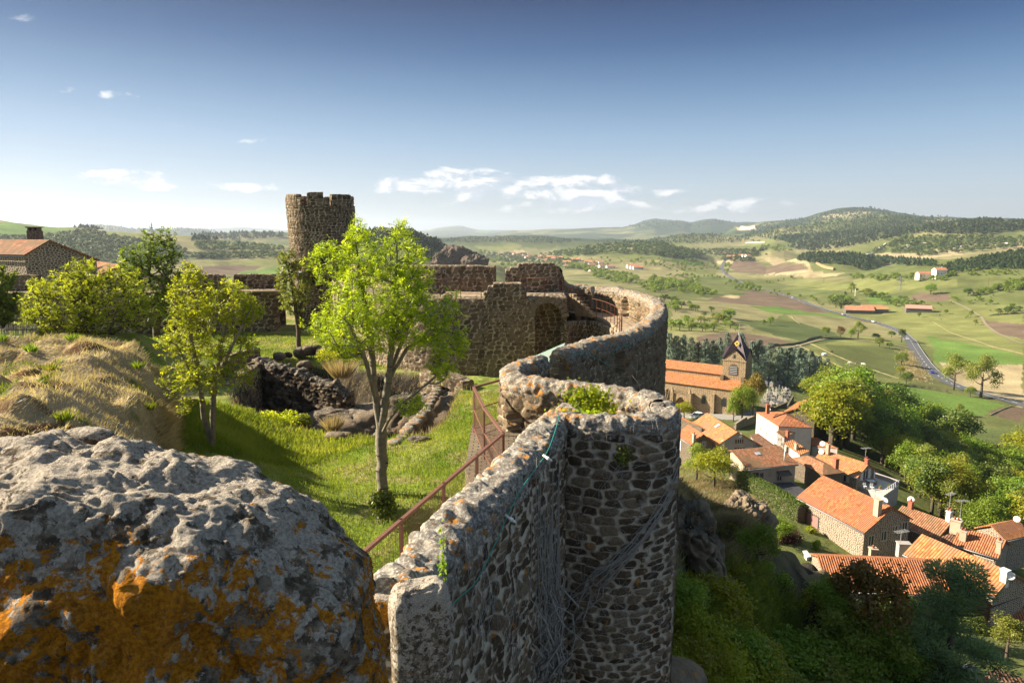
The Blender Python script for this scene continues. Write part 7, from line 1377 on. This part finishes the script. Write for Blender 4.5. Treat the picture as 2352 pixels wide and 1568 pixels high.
# single trees of the fields that can be told apart
for (q_, hp, k_, lab, w_, tr) in [
    (rw(1745, 985), 80, 'oli', 'tall loose poplar on the left of the pair beside the road bend', .9, True), (rw(1980, 1050), 88, 'oli', 'tall loose poplar on the right of the pair beside the road bend', 1.1, True),
    (rw(1300, 575), 33, 'pop2', 'dense dark cypress like tree right against the road', 1.7, True), (rw(925, 545), 36, 'oli', 'tall loose tree in the hedge west of the road', 1.0, True), (rw(775, 540), 26, 'aut', 'brownish bare looking tree in the hedge beside the track', 1.0, True),
    (rw(650, 525), 22, 'mid', 'small round tree at the end of the stone bank', 1, True), (rw(865, 540), 20, 'mid', 'small tree left of the tall loose hedge tree', 1, True), (rw(1215, 535), 15, 'dark', 'low dark tree beside the cypress like tree', 1.3, True), (rw(1080, 555), 15, 'dark', 'low wide dark tree in the hedge', 1.4, True),
    (rw(1110, 615), 22, 'mid', 'round green tree below the hedge by the road', 1.1, True), (rw(1195, 630), 15, 'mid', 'little round tree near the road verge', 1, True), (rw(1300, 775), 30, 'mid', 'round bright tree standing on the road verge', 1.1, True), (rw(1290, 860), 22, 'yel', 'light green verge tree above the dark one', 1, True),
    (rw(1340, 940), 30, 'dark', 'dark tree at the corner of the verge and the field', 1.2, True), (rw(980, 905), 30, 'dark', 'dark rounded tree alone at the field edge above the wood', 1.5, True), (rw(1890, 1045), 24, 'mid', 'small tree between the pair of poplars', 1.1, True), (rw(1790, 1200), 26, 'oli', 'brownish thin tree at the foot of the pale green field', .9, True),
    (rw(175, 425), 19, 'mid', 'round tree of the pair alone in the green field', 1, True), (rw(120, 430), 13, 'mid', 'smaller tree of the pair alone in the green field', 1, True), (rw(870, 155), 22, 'oli', 'tall pale tree above the farm buildings', 1.2, True), (rw(815, 210), 20, 'pop2', 'pointed tree near the farm buildings', 1.2, True),
    (rw(1550, 165), 24, 'mid', 'large round tree alone on the hill pasture', 1.2, True), (rw(1680, 335), 11, 'mid', 'small round tree in the pasture beyond the red roofed barn', 1, True), (rw(1895, 360), 15, 'mid', 'little conical tree in the far pasture', .9, True), (rw(1935, 430), 13, 'oli', 'brown bush at the bend of the track', 1, True), (rw(1450, 365), 12, 'dark', 'small dark tree beneath the red roofed barn', .9, True),
    (rw(425, 200), 10, 'mid', 'small dark tree next to the road', .9, True), (rw(325, 190), 11, 'mid', 'small tree right of the hedge above the road', 1, True), (rw(2245, 290), 14, 'mid', 'tree standing above the dark thicket at the right', 1, True), (rw(2060, 250), 12, 'mid', 'round bush tree on the dry slope at the right', 1, True), (rw(1870, 180), 18, 'dark', 'dark round tree on the slope at the right', 1.4, True)]:
    plant_px(k_, q_[0], q_[1], hp, lab, w=w_, trunk=tr)
# groups of trees
FARL = []
def grove(poly, n, h0, h1, kinds, label, grp, seed, w=1.2):
    for (u_, v_) in samp(poly, n, seed):
        if seed in (1, 2, 3, 5, 6, 7): plant_px(rnd.choice(kinds), u_, v_, rnd.uniform(h0, h1), label, grp, w, trunk=True)
        else: p = hit(u_, v_); FARL.append((p, rnd.uniform(h0, h1)*math.hypot(p[1], p[2])/F))
grove([rw(650, 280), rw(780, 290), rw(910, 270), rw(900, 235), rw(760, 225), rw(680, 235)], 15, 13, 24, ['f', 'fd'], 'green tree in the clump left of the farm', 'trees of the clump left of the farm', 1)
grove([rw(940, 195), rw(1130, 205), rw(1140, 180), rw(960, 165)], 10, 11, 17, ['f', 'fd', 'fo'], 'tree in the row above the farm roofs', 'trees in the row above the farm roofs', 2)
grove([rw(1140, 245), rw(1360, 285), rw(1540, 290), rw(1480, 250), rw(1260, 215)], 13, 9, 16, ['f', 'fd'], 'tree in the hedge right of the farm', 'trees in the hedge right of the farm', 3)
grove([rw(1860, 175), rw(2352, 160), rw(2352, 60), rw(2200, 90), rw(2080, 130)], 26, 12, 22, ['f', 'fd'], 'dark green tree in the wood at the far right', 'trees in the wood at the far right', 4)
grove([rw(2090, 345), rw(2352, 330), rw(2352, 300), rw(2200, 305)], 12, 9, 15, ['fd'], 'dark bushy tree in the thicket on the right edge', 'trees in the thicket on the right edge', 5)
grove([rv(60, 600), rv(560, 740), rv(470, 780), rv(300, 740), rv(120, 700)], 26, 12, 20, ['f', 'f', 'fd'], 'round tree on the slope just beyond the bastion', 'trees on the slope beyond the bastion', 6)
grove([rv(130, 820), rv(560, 830), rv(540, 770), rv(130, 760)], 34, 9, 22, ['f', 'fo', 'f'], 'bushy tree above the cedars beside the bastion', 'bushy trees above the cedars', 7)
grove([rv(0, 560), rv(430, 620), rv(420, 590), rv(180, 540), rv(0, 500)], 70, 12, 22, ['f', 'fd', 'f'], 'tree of the long grove beyond the bastion wall', 'trees of the long grove beyond the bastion', 8)
grove([rv(470, 560), rv(690, 580), rv(690, 545), rv(480, 510)], 34, 9, 15, ['f', 'fd'], 'tree in the clump beside the ploughed strip', 'trees in the clump beside the ploughed strip', 9)
grove([rv(730, 590), rv(830, 610), rv(830, 580), rv(740, 570)], 6, 7, 10, ['f'], 'small tree in the row above the road', 'small trees in the row above the road', 10)
grove([rv(1240, 500), rv(1560, 520), rv(1900, 510), rv(1900, 470), rv(1500, 480), rv(1240, 480)], 60, 9, 16, ['f', 'fd'], 'tree along the stream at the foot of the hill', 'trees along the stream', 11)
grove([r3(1060, 260), r3(1250, 340), r3(1500, 430), r3(1760, 450), r3(1760, 370), r3(1500, 330), r3(1250, 290)], 110, 11, 17, ['f', 'fd', 'f'], 'tree of the dense wood right behind the stepped wall', 'trees of the wood behind the stepped wall', 12)
grove([r3(1740, 450), r3(1900, 540), r3(2150, 470), r3(2352, 500), r3(2352, 420), r3(2150, 420), r3(1900, 400)], 80, 11, 18, ['f', 'fd', 'f'], 'round tree in the grove above the bastion parapet', 'trees of the grove above the bastion parapet', 13)
grove([r2_(1900, 800), r2_(2150, 830), r2_(2300, 780), r2_(2150, 700), r2_(1950, 660)], 22, 9, 15, ['f', 'fo', 'yel' if False else 'f'], 'tree beside the dark basalt crag', 'trees beside the dark basalt crag', 14)
grove([rv(2240, 590), rv(2352, 560), rv(2352, 480), rv(2200, 520)], 8, 9, 15, ['fd'], 'dark tree on the right hill slope', 'dark trees on the right hill slope', 15)
grove([rv(590, 600), rv(1050, 600), rv(2200, 640), rv(2200, 740), rv(1700, 760), rv(1700, 640)], 20, 4, 8, ['f'], 'tiny round tree dotted over the valley fields', 'tiny trees dotted over the valley fields', 16)
for sd_, (pl, n_) in enumerate([([rv(0, 380), rv(330, 380), rv(480, 400), rv(470, 440), rv(200, 460), rv(0, 440)], 70), ([rv(1000, 600), rv(1100, 660), rv(1120, 690), rv(1000, 620)], 14), ([rv(1240, 560), rv(1420, 620), rv(1560, 680), rv(1500, 600)], 40), ([rv(1900, 480), rv(2352, 470), rv(2352, 450), rv(1900, 440)], 50), ([rv(700, 320), rv(900, 330), rv(880, 300), rv(700, 290)], 30), ([rv(1950, 600), rv(2100, 560), rv(2352, 500), rv(2352, 540), rv(2100, 600)], 40), ([rv(100, 470), rv(450, 490), rv(440, 500), rv(100, 485)], 30), ([rv(480, 395), rv(520, 400), rv(470, 500), rv(450, 490)], 12), ([rv(620, 540), rv(900, 490), rv(900, 500), rv(640, 550)], 16), ([rv(1650, 560), rv(2000, 620), rv(2200, 600), rv(2000, 660)], 24), ([(1236, 600), (1500, 590), (1540, 610), (1300, 620)], 60)]):
    grove(pl, n_, 5, 11, ['f'], '', '', 200+sd_)
# woods that read as one mass
def far_trees():
    g = np.random.default_rng(77); m_ = 260; P = np.array([f[0] for f in FARL]); h_ = np.array([f[1] for f in FARL]); N_ = len(P); lc = rdir(N_*7, g).reshape(N_, 7, 3)*.5; lc[..., 2] = np.abs(lc[..., 2]); k = g.integers(0, 7, (N_, m_)); d = rdir(N_*m_, g).reshape(N_, m_, 3)
    C_ = P[:, None]+(np.take_along_axis(lc, k[..., None], 1)*.8+d*.42+np.array((0, 0, .75)))*h_[:, None, None]*.52; s_ = np.repeat(h_, m_); tn = np.clip(.15+.4*g.random((N_, 1))+.4*g.random((N_, m_)), 0, 1).ravel()
    tag(quads(C_.reshape(-1, 3), rdir(N_*m_, g), d.reshape(-1, 3)+rdir(N_*m_, g)*.5, .12*s_, .09*s_, tn, 'distant_trees', M_mid), kind='stuff')
far_trees()
def wood(name, poly, n, hw, conif, seed, cols=None, mt=None, dens_jit=1):
    g = np.random.default_rng(seed); uv = samp(poly, n, seed); P = hits_fast(uv); K = 5; m_ = 46
    lob = rdir(m_*8, g); V, T = [], []; N_ = len(P); hh = np.minimum(hw, np.hypot(P[:, 0], P[:, 1])*(np.where(np.hypot(P[:, 0], P[:, 1]) < 2600, 8.5, 4.5)/F))*g.uniform(.7, 1.25, N_)
    d = rdir(N_*m_, g); d[:, 2] = np.abs(d[:, 2])*1.0-.15*0; s = np.repeat(hh, m_)[:, None]; prof = np.array((.42, .42, .5)) if not conif else np.array((.30, .30, .62)); f = g.uniform(.75, 1.05, (N_*m_, 1))
    pos = d*prof*f*s; 
    if conif: pos[:, :2] *= (1.25-1.2*np.clip(pos[:, 2:]/(s*.62), 0, 1))
    C_ = np.repeat(P, m_, 0)+pos+np.array((0, 0, .32))*s; tn = np.clip(np.repeat(g.random(N_), m_)*.6+.4*g.random(N_*m_), 0, 1)
    o = quads(C_, rdir(N_*m_, g), d*1.2+rdir(N_*m_, g)*.5, (.26*s)[:, 0], (.2*s)[:, 0], tn, name, mt or (M_farc if conif else M_far)); return tag(o, kind='stuff')
wood('woodland', [rv(560, 240), rv(700, 160), rv(900, 125), rv(1300, 84), rv(1480, 80), rv(1900, 112), rv(1700, 150), rv(1400, 180), rv(1150, 220), rv(900, 280), rv(700, 240)], 1500, 17, True, 31)
wood('woodland', [rv(850, 300), rv(1250, 195), rv(1500, 145), rv(1700, 135), rv(2000, 120), rv(2352, 130), rv(2400, 190), rv(2100, 220), rv(1700, 210), rv(1500, 250), rv(1250, 300), rv(1000, 330)], 1500, 14, True, 32)
wood('woodland', [rv(1350, 350), rv(1600, 240), rv(2000, 230), rv(2352, 250), rv(2352, 300), rv(2000, 330), rv(1700, 360), rv(1500, 330)], 500, 13, False, 33)
wood('woodland', [rv(1760, 460), rv(1900, 400), rv(2100, 365), rv(2352, 325), rv(2450, 320), rv(2450, 430), rv(2100, 440), rv(1850, 470)], 900, 10, True, 34)
wood('woodland', [rv(910, 385), rv(960, 345), rv(1100, 335), rv(1250, 340), rv(1400, 370), rv(1430, 440), rv(1330, 450), rv(1250, 410), rv(1050, 400)], 700, 9, True, 35)
wood('woodland', [rv(1380, 360), rv(1800, 390), rv(1800, 420), rv(1600, 415), rv(1400, 400)], 260, 11, True, 36)
wood('woodland', [(1236, 588), (1300, 578), (1345, 568), (1400, 562), (1480, 558), (1520, 560), (1570, 572), (1620, 588), (1580, 596), (1500, 586), (1400, 582), (1300, 592)], 620, 12, False, 37)
wood('woodland', [(960, 566), (1000, 551), (1080, 546), (1170, 544), (1260, 546), (1340, 553), (1290, 560), (1150, 557), (1000, 558)], 520, 15, True, 38)
wood('woodland', [(1340, 556), (1480, 552), (1560, 540), (1640, 538), (1700, 545), (1750, 556), (1640, 560), (1500, 562)], 420, 15, True, 39)
wood('woodland', [(820, 532), (870, 528), (945, 530), (1000, 552), (1060, 592), (1000, 600), (900, 570), (820, 560)], 900, 8, True, 40)
wood('woodland', [(985, 585), (1100, 580), (1250, 590), (1330, 604), (1280, 612), (1100, 600)], 340, 11, False, 41)
wood('woodland', [(1650, 598), (1680, 590), (1740, 600), (1690, 604)], 60, 10, False, 42)
wood('woodland', [(0, 545), (100, 545), (200, 530), (290, 548), (370, 560), (430, 575), (430, 600), (250, 620), (0, 600)], 1300, 11, False, 43)
wood('woodland', [(440, 540), (500, 540), (570, 536), (650, 538), (650, 548), (440, 556)], 260, 14, True, 44)
wood('woodland', [(450, 560), (560, 560), (655, 568), (655, 576), (560, 578), (450, 575)], 240, 11, False, 45)
wood('woodland', [(440, 585), (655, 582), (655, 592), (500, 596), (440, 596)], 260, 9, False, 46)
wood('woodland', [(170, 526), (200, 518), (230, 516.5), (310, 527), (400, 526), (450, 526), (500, 533), (460, 536), (250, 532)], 320, 24, True, 47)
wood('woodland', [(1500, 575), (1760, 575), (1760, 590), (1500, 590)], 240, 12, False, 48)
wood('woodland', [(1860, 497), (1950, 480), (2000, 478), (2060, 490), (2000, 487), (1900, 496)], 200, 26, True, 49)
wood('woodland', [(1441, 522), (1480, 510), (1540, 507), (1600, 514), (1640, 505), (1690, 513), (1600, 524), (1500, 526)], 260, 34, True, 50)
M_cragf = simple('basalt', (.10, .075, .055), 1, .6, .12)
# basalt crag, pale scars, quarry
q_ = PD(1045, 600, 620); rock('rock_outcrop', (q_[0], q_[1], q_[2]-6), (19, 13, 16), M_cragf, 12, 110, .26, 2.6, .11, 'dark basalt crag rising above the rampart behind the big ash tree', 'rock'); q_ = PD(1090, 600, 600); rock('rock_outcrop', (q_[0], q_[1], q_[2]-8), (10, 10, 14), M_cragf, 13, 60, .3, 2.4, .15, 'smaller shoulder of the dark basalt crag', 'rock')
M_chalk = simple('pale_marl', (.58, .54, .46), 1, .15, .05); M_quar = simple('quarry_stone', (.52, .47, .38), 1, .15, .05)
def scar(pts, mt, label, s=1, seed=1):
    P = hits(pts); c = P.mean(0); g = np.random.default_rng(seed); m = MB(); r = spline(P, 4)
    V = np.concatenate([r+np.array((0, 0, 1.5)), ], 0); up = hits([(u_, v_-3.2*s) for u_, v_ in pts]); ru_ = spline(up, 4)+np.array((0, 0, 2.0)); me = mesh_np('scar', np.stack([V, (V+ru_)/2+np.array((0, -2, 1.5)), ru_], 1).reshape(-1, 3), grid_faces(len(V), 3)); o = link('bare_slope', me, mt); return tag(o, label, 'bare slope', 'pale bare slopes on the right hills')
for i, (pts, s_) in enumerate([([rv(1405, 335), rv(1430, 318), rv(1460, 300), rv(1480, 285)], 1.2), ([rv(1590, 318), rv(1625, 300), rv(1650, 275)], 2.2), ([rv(1700, 270), rv(1735, 282)], 1.4), ([rv(1875, 280), rv(1920, 290), rv(1960, 304)], .9), ([rv(2230, 275), rv(2270, 290)], .8), ([rv(1355, 350), rv(1395, 345)], .9), ([rv(600, 275), rv(720, 270)], .6)]): scar(pts, M_chalk, 'pale bare scar of eroded marl on the wooded hill', s_, i)
tag(scar([rv(530, 190), rv(570, 188), rv(620, 190), rv(660, 182)], M_quar, 'terraced pale quarry below the main hill', 2.6, 20), 'terraced pale quarry cut in the hillside below the main summit', 'quarry'); 
for f_ in (0, 1, 2): pass
tag(scar([rv(1040, 405), rv(1075, 425), rv(1110, 438), rv(1150, 445)], simple('ochre_cliff', (.38, .25, .12), 1, .2, .1), 'ochre cliff', 2.0, 21), 'ochre cliff under the conifer covered knoll', 'cliff')
# ------------------------------------------------------------------ farms, far villages
M_farr = simple('far_roof', (.46, .20, .11), .9, .2, .3); M_farw = simple('far_wall', (.58, .50, .42), .9, .1, .3); M_farw2 = simple('far_white_wall', (.74, .70, .66), .9, .05, .3); M_hang = simple('dark_hangar_wall', (.12, .11, .10), .9, .2, .5)
def farhouse(u_, v_, L, W_, H_, rz, wm, label, grp=None, name='house', cat='house', rm=None, rh=.28, parts=True, win_n=3):
    p = hit(u_, v_); e = empty(name, (p[0], p[1], p[2]), rz); tag(e, label, cat, grp); M0 = MB(); M0.box((0, 0, H_/2-1), (L, W_, H_+2)); k = W_*rh; M0.poly([(-L/2, -W_/2, H_), (-L/2, W_/2, H_), (-L/2, 0, H_+k)]); M0.poly([(L/2, -W_/2, H_), (L/2, W_/2, H_), (L/2, 0, H_+k)]); M0.build('wall', wm, e)
    m = MB(); a = L/2+.4; b = W_/2+.5; slab(m, [(-a, 0, H_+k+.12), (a, 0, H_+k+.12), (a, -b, H_-.1), (-a, -b, H_-.1)], .15); slab(m, [(-a, 0, H_+k+.12), (-a, b, H_-.1), (a, b, H_-.1), (a, 0, H_+k+.12)], .15); m.build('roof', rm or M_farr, e)
    for i in range(win_n): MB().box((-L/2+L*(i+.5)/win_n, -W_/2-.02, H_*.55), (1.0, .12, 1.2)).build('window', M_glass, e)
    if win_n and W_ > 5: MB().box((L*.25, W_*.1, H_+k+.2), (.8, .8, 1.4)).build('chimney', wm, e)
    return e
farhouse(*rw(930, 325), 26, 13, 3.5, -.25, M_hang, 'long low farm building with dull red roof and open dark side', name='farm_building', cat='farm building', win_n=0); farhouse(*rw(1085, 322), 19, 9, 4, -.15, M_hang, 'farm hangar with orange roof and dark open front', name='farm_building', cat='farm building', win_n=0, rm=simple('orange_sheet_roof', (.42, .24, .10))); farhouse(*rw(1040, 308), 20, 8, 4, -.1, M_farw, 'pale farm shed behind the orange roofed hangar', name='farm_building', cat='farm building', win_n=0)
farhouse(*rw(1440, 315), 22, 10, 3.8, -.35, M_hang, 'open sided barn with pinkish red roof alone in the fields', name='barn', cat='barn', win_n=0, rm=simple('pink_red_roof', (.56, .26, .20)))
farhouse(*rw(1520, 28), 26, 9, 6, .05, M_farw, 'long farmhouse with orange roof on the hill pasture', win_n=6); farhouse(*rw(1620, 22), 13, 10, 9.5, .0, M_farw2, 'taller white farmhouse joined to the long one on the hill', win_n=3)
g_ = random.Random(4); HL = 'small red roofed house in the distant village beyond the stepped wall'
for i, (x, y) in enumerate([(580, 150), (605, 160), (640, 165), (620, 180), (655, 190), (690, 185), (720, 180), (750, 190), (730, 200), (780, 195), (830, 185), (880, 185), (860, 195), (800, 205), (900, 210), (930, 200), (920, 225), (960, 195), (1000, 205), (1040, 205), (980, 215), (890, 230), (1090, 250), (1120, 250), (1150, 225), (1200, 225), (1290, 240), (1340, 248), (1390, 248), (1420, 255), (1330, 275), (1420, 285), (1510, 290), (670, 160), (700, 165), (480, 165), (750, 175), (1340, 315), (1110, 285)]):
    farhouse(*r3(x, y), g_.uniform(10, 19), g_.uniform(8, 10), g_.uniform(4, 6), g_.uniform(-.5, .5), g_.choice([M_farw, M_farw, M_farw2]), HL, 'houses of the distant village')
for i, (x, y) in enumerate([(1690, 285), (1730, 285), (1750, 300), (1770, 300), (1720, 295)]): farhouse(*r3(x, y), g_.uniform(11, 20), 10, 5, g_.uniform(-.4, .4), g_.choice([M_farw, M_farw2]), 'red roofed house of the small hamlet in the fields', 'houses of the hamlet in the fields')
for i, (x, y) in enumerate([(505, 365), (535, 365), (570, 360), (595, 360), (615, 362), (455, 340), (475, 350), (490, 345), (410, 345)]): farhouse(*rv(x, y), g_.uniform(12, 22), 10, 5, g_.uniform(-.4, .4), g_.choice([M_farw, M_farw2]), 'red roofed house of the hamlet at the top of the road', 'houses of the hamlet at the top of the road')
# vehicles on the road
for i, (uv, lab, mt) in enumerate([((1390, 562), 'silver car driving on the road beside the cypress like tree', M_cs), ((1617, 858), 'blue car driving on the road bend nearest the castle', M_cb), ((1043, 408), 'white car on the straight of the valley road', M_cw), ((740, 340), 'pale car by the farm entrance on the road', M_cs), ((278, 200), 'white car far up the valley road', M_cw)]):
    p = hit(*rw(*uv)); j = int(np.argmin(np.hypot(rP[:, 0]-p[0], rP[:, 1]-p[1]))); t_ = rP[min(j+1, len(rP)-1)]-rP[j]; q_ = rP[j]+rN[j]*1.7; car(lab, (q_[0], q_[1], rV[j, 2, 2]+.05), math.atan2(t_[1], t_[0]), mt, 1.0, 'car')
# cows
M_cow = simple('white_cow_hide', (.68, .64, .56), .9, .1); M_cowb = simple('brown_cow_hide', (.25, .13, .07), .9, .15)
def cowmesh(mt):
    me = bpy.data.meshes.new('cow'); J = [((-.75, 0, 1.05), .30), ((0, 0, 1.02), .40), ((.6, 0, 1.1), .36), ((.95, 0, 1.2), .20), ((1.3, 0, .75), .16), ((1.45, 0, .4), .12), ((-.75, .2, .55), .13), ((-.8, .22, .05), .07), ((-.75, -.2, .55), .13), ((-.8, -.22, .05), .07), ((.6, .2, .55), .12), ((.6, .2, .05), .07), ((.6, -.2, .55), .12), ((.6, -.2, .05), .07), ((-1.1, 0, 1.15), .05), ((-1.2, 0, .6), .03)]
    Ed = [(0, 1), (1, 2), (2, 3), (3, 4), (4, 5), (0, 6), (6, 7), (0, 8), (8, 9), (2, 10), (10, 11), (2, 12), (12, 13), (0, 14), (14, 15)]; me.from_pydata([j[0] for j in J], Ed, []); o = bpy.data.objects.new('cow', me); S.collection.objects.link(o); o.modifiers.new('s', 'SKIN')
    for i, j in enumerate(J): me.skin_vertices[0].data[i].radius = (j[1], j[1])
    me.skin_vertices[0].data[1].use_root = True; o.modifiers.new('b', 'SUBSURF').levels = 1; dg = bpy.context.evaluated_depsgraph_get(); r = bpy.data.meshes.new_from_object(o.evaluated_get(dg)); bpy.data.objects.remove(o); r.materials.clear(); r.materials.append(mt); return r
cwm = cowmesh(M_cow); cwb = cowmesh(M_cowb)
for i, (uv, lab, me_) in enumerate([((860, 765), 'white cow grazing on the left of the three near the grass strip', cwm), ((912, 768), 'brown cow in the middle of the three near the grass strip', cwb), ((970, 775), 'pale cow on the right of the three near the grass strip', cwm), ((697, 668), 'small pale cow higher up the pasture', cwb)]):
    p = hit(*rw(*uv)); o = bpy.data.objects.new('cow', me_); S.collection.objects.link(o); o.location = p; o.rotation_euler[2] = i*1.3+2.8; tag(o, lab, 'cow')
p = hit(*rw(640, 692)); o = rock('tank', (p[0], p[1], p[2]+.8), (1.5, 1.0, .9), M_whitep, 3, 16, .02, 2.8, 1, 'white water tank trailer standing in the pasture', 'water tank')
for i, (x, y) in enumerate([(675, 472), (735, 468), (750, 470), (765, 474), (780, 470), (790, 476), (800, 473), (815, 472), (820, 478), (865, 472), (880, 474), (900, 476), (930, 474), (725, 478), (850, 470)]):
    p = hit(*rv(x, y)); o = bpy.data.objects.new('cow', cwm); S.collection.objects.link(o); o.location = p; o.rotation_euler[2] = i*.9; o.scale = (1.3,)*3; tag(o, 'tiny white cow of the herd on the far pasture', 'cow', 'herd of white cows on the far pasture')
# pylons
def pylon(u_, v_, hpx, label, arm=.34):
    p = hit(u_, v_); H_ = hpx*dist(p)/F; e = empty('pylon', tuple(p)); tag(e, label, 'pylon'); m = MB(); r = max(.14, dist(p)*.00016); w = H_*.09
    L4 = [(-1, -1), (1, -1), (1, 1), (-1, 1)]; lv_ = [(0, 1.0), (.35, .55), (.65, .32), (1, .28)]
    for sx, sy in L4: m.tube([Vector(p)+Vector((sx*w*k_, sy*w*k_, H_*f)) for f, k_ in lv_], r, 4)
    for (f0, k0), (f1, k1) in zip(lv_[:-1], lv_[1:]):
        for (ax, ay), (bx, by) in zip(L4, L4[1:]+L4[:1]): m.tube([Vector(p)+Vector((ax*w*k0, ay*w*k0, H_*f0)), Vector(p)+Vector((bx*w*k1, by*w*k1, H_*f1))], r*.7, 3)
    m.build('lattice', M_gut).parent = e; e.children[0].matrix_parent_inverse = Matrix.Translation(-Vector(p)); m = MB(); a_ = H_*arm
    for f in (.78, 1.0): m.tube([Vector(p)+Vector((-a_*.8, 0, H_*f)), Vector(p)+Vector((a_*.8, 0, H_*f))], r, 4); 
    m.tube([Vector(p)+Vector((-a_*.8, 0, H_)), Vector(p)+Vector((-w*.3, 0, H_*.6))], r*.8, 3); m.tube([Vector(p)+Vector((a_*.8, 0, H_)), Vector(p)+Vector((w*.3, 0, H_*.6))], r*.8, 3); o = m.build('cross_arms', M_gut); o.parent = e; o.matrix_parent_inverse = Matrix.Translation(-Vector(p))
pylon(*rv(1570, 578), 31, 'grey lattice power pylon in the pasture before the stream trees'); pylon(*r1_(1300, 282), 20, 'lattice power pylon on the skyline at the left', .5)
for i, uv in enumerate([(435, 240), (632, 70), (1625, 195), (2045, 85), (1520, 300)]):
    p = hit(*rw(*uv)); tag(MB().tube([p, Vector(p)+Vector((0, 0, 9))], .18, 5).build('utility_pole', M_wood), 'thin wooden utility pole in the valley fields', 'pole', 'utility poles in the valley')
p = hit(*rw(900, 195)); tag(MB().tube([p, Vector(p)+Vector((0, 0, 11))], .3, 6).build('pole', M_whitep), 'pale post between the farm trees', 'pole')
# stone banks and dry hedges between the fields
def bank(pts, w, h_, mt, label, cat='bank', name='field_bank', grp='banks between the fields', seed=1):
    P = spline(hits(pts)[:, :2], 10); n = len(P); V = []; T_ = np.gradient(P, axis=0); T_ /= np.linalg.norm(T_, axis=1)[:, None]; N_ = np.stack([-T_[:, 1], T_[:, 0]], 1); nz = vn(np.arange(n)*.7, seed)
    for k_, hh in ((-.5, -.3), (-.25, .8), (0, 1), (.25, .8), (.5, -.3)): Q = P+N_*w*k_; V.append(np.column_stack([Q, Txy(Q[:, 0], Q[:, 1])+hh*h_*(1+.5*nz)]))
    o = link(name, mesh_np(name, np.stack(V, 1).reshape(-1, 3), grid_faces(n, 5)), mt); return tag(o, label, cat, grp)
M_bank = simple('dry_bank', (.19, .165, .08), 1, .3, .6); M_bankd = simple('scrub_bank', (.09, .085, .04), 1, .4, .6)
for pts in ([rw(400, 600), rw(550, 670), rw(700, 750), rw(900, 835)], [rw(520, 590), rw(700, 675), rw(900, 760), rw(1100, 830), rw(1280, 890)], [rw(700, 820), rw(850, 880)], [rw(1570, 400), rw(1700, 480), rw(1900, 550), rw(2100, 620), rw(2352, 680)], [rw(355, 350), rw(430, 420)], [rw(1480, 660), rw(1560, 745)], [rw(2060, 1205), rw(2240, 1130), rw(2352, 1140)]): bank(pts, .9, .4, M_bank, 'low bank of dry grass dividing the pastures')
for pts in ([rw(180, 610), rw(400, 590), rw(610, 530)], [rw(1060, 935), rw(1300, 950), rw(1500, 975), rw(1700, 1010)], [rw(620, 550), rw(900, 555), rw(1100, 585)], [rw(2060, 350), rw(2352, 330)]): bank(pts, 2.6, 1.2, M_bankd, 'dark scrubby hedge bank along the field edge', grp='dark hedge banks along the field edges')
gv = samp([rw(1320, 640), rw(1380, 660), rw(1500, 860), rw(1480, 920), rw(1400, 900), rw(1330, 780)], 260, 3); gp = np.array([hit(u_, v_) for u_, v_ in gv]); gp = np.repeat(gp, 14, 0)+rng.normal(size=(len(gp)*14, 3))*np.array((2.2, 2.2, 0)); gp[:, 2] = Txy(gp[:, 0], gp[:, 1]); blades('dry_grass', gp, 1.1, .3, M_straw, seed=51)
# ------------------------------------------------------------------ air
zt = 300; hz_ = MB(); hz_.box((0, 10500, (zt-330)/2), (46000, 27500, zt+330)); m_ = bpy.data.materials.new('haze'); m_.use_nodes = True; q = NT(m_.node_tree); v_ = q.n('VolumePrincipled'); q.set(v_, 'Color', (.74, .85, 1.0, 1)); q.set(v_, 'Density', HAZE); q.set(v_, 'Anisotropy', .3); q.l.new(v_.outputs[0], q.n('OutputMaterial').inputs[1])
tag(hz_.build('haze', m_), kind='stuff')
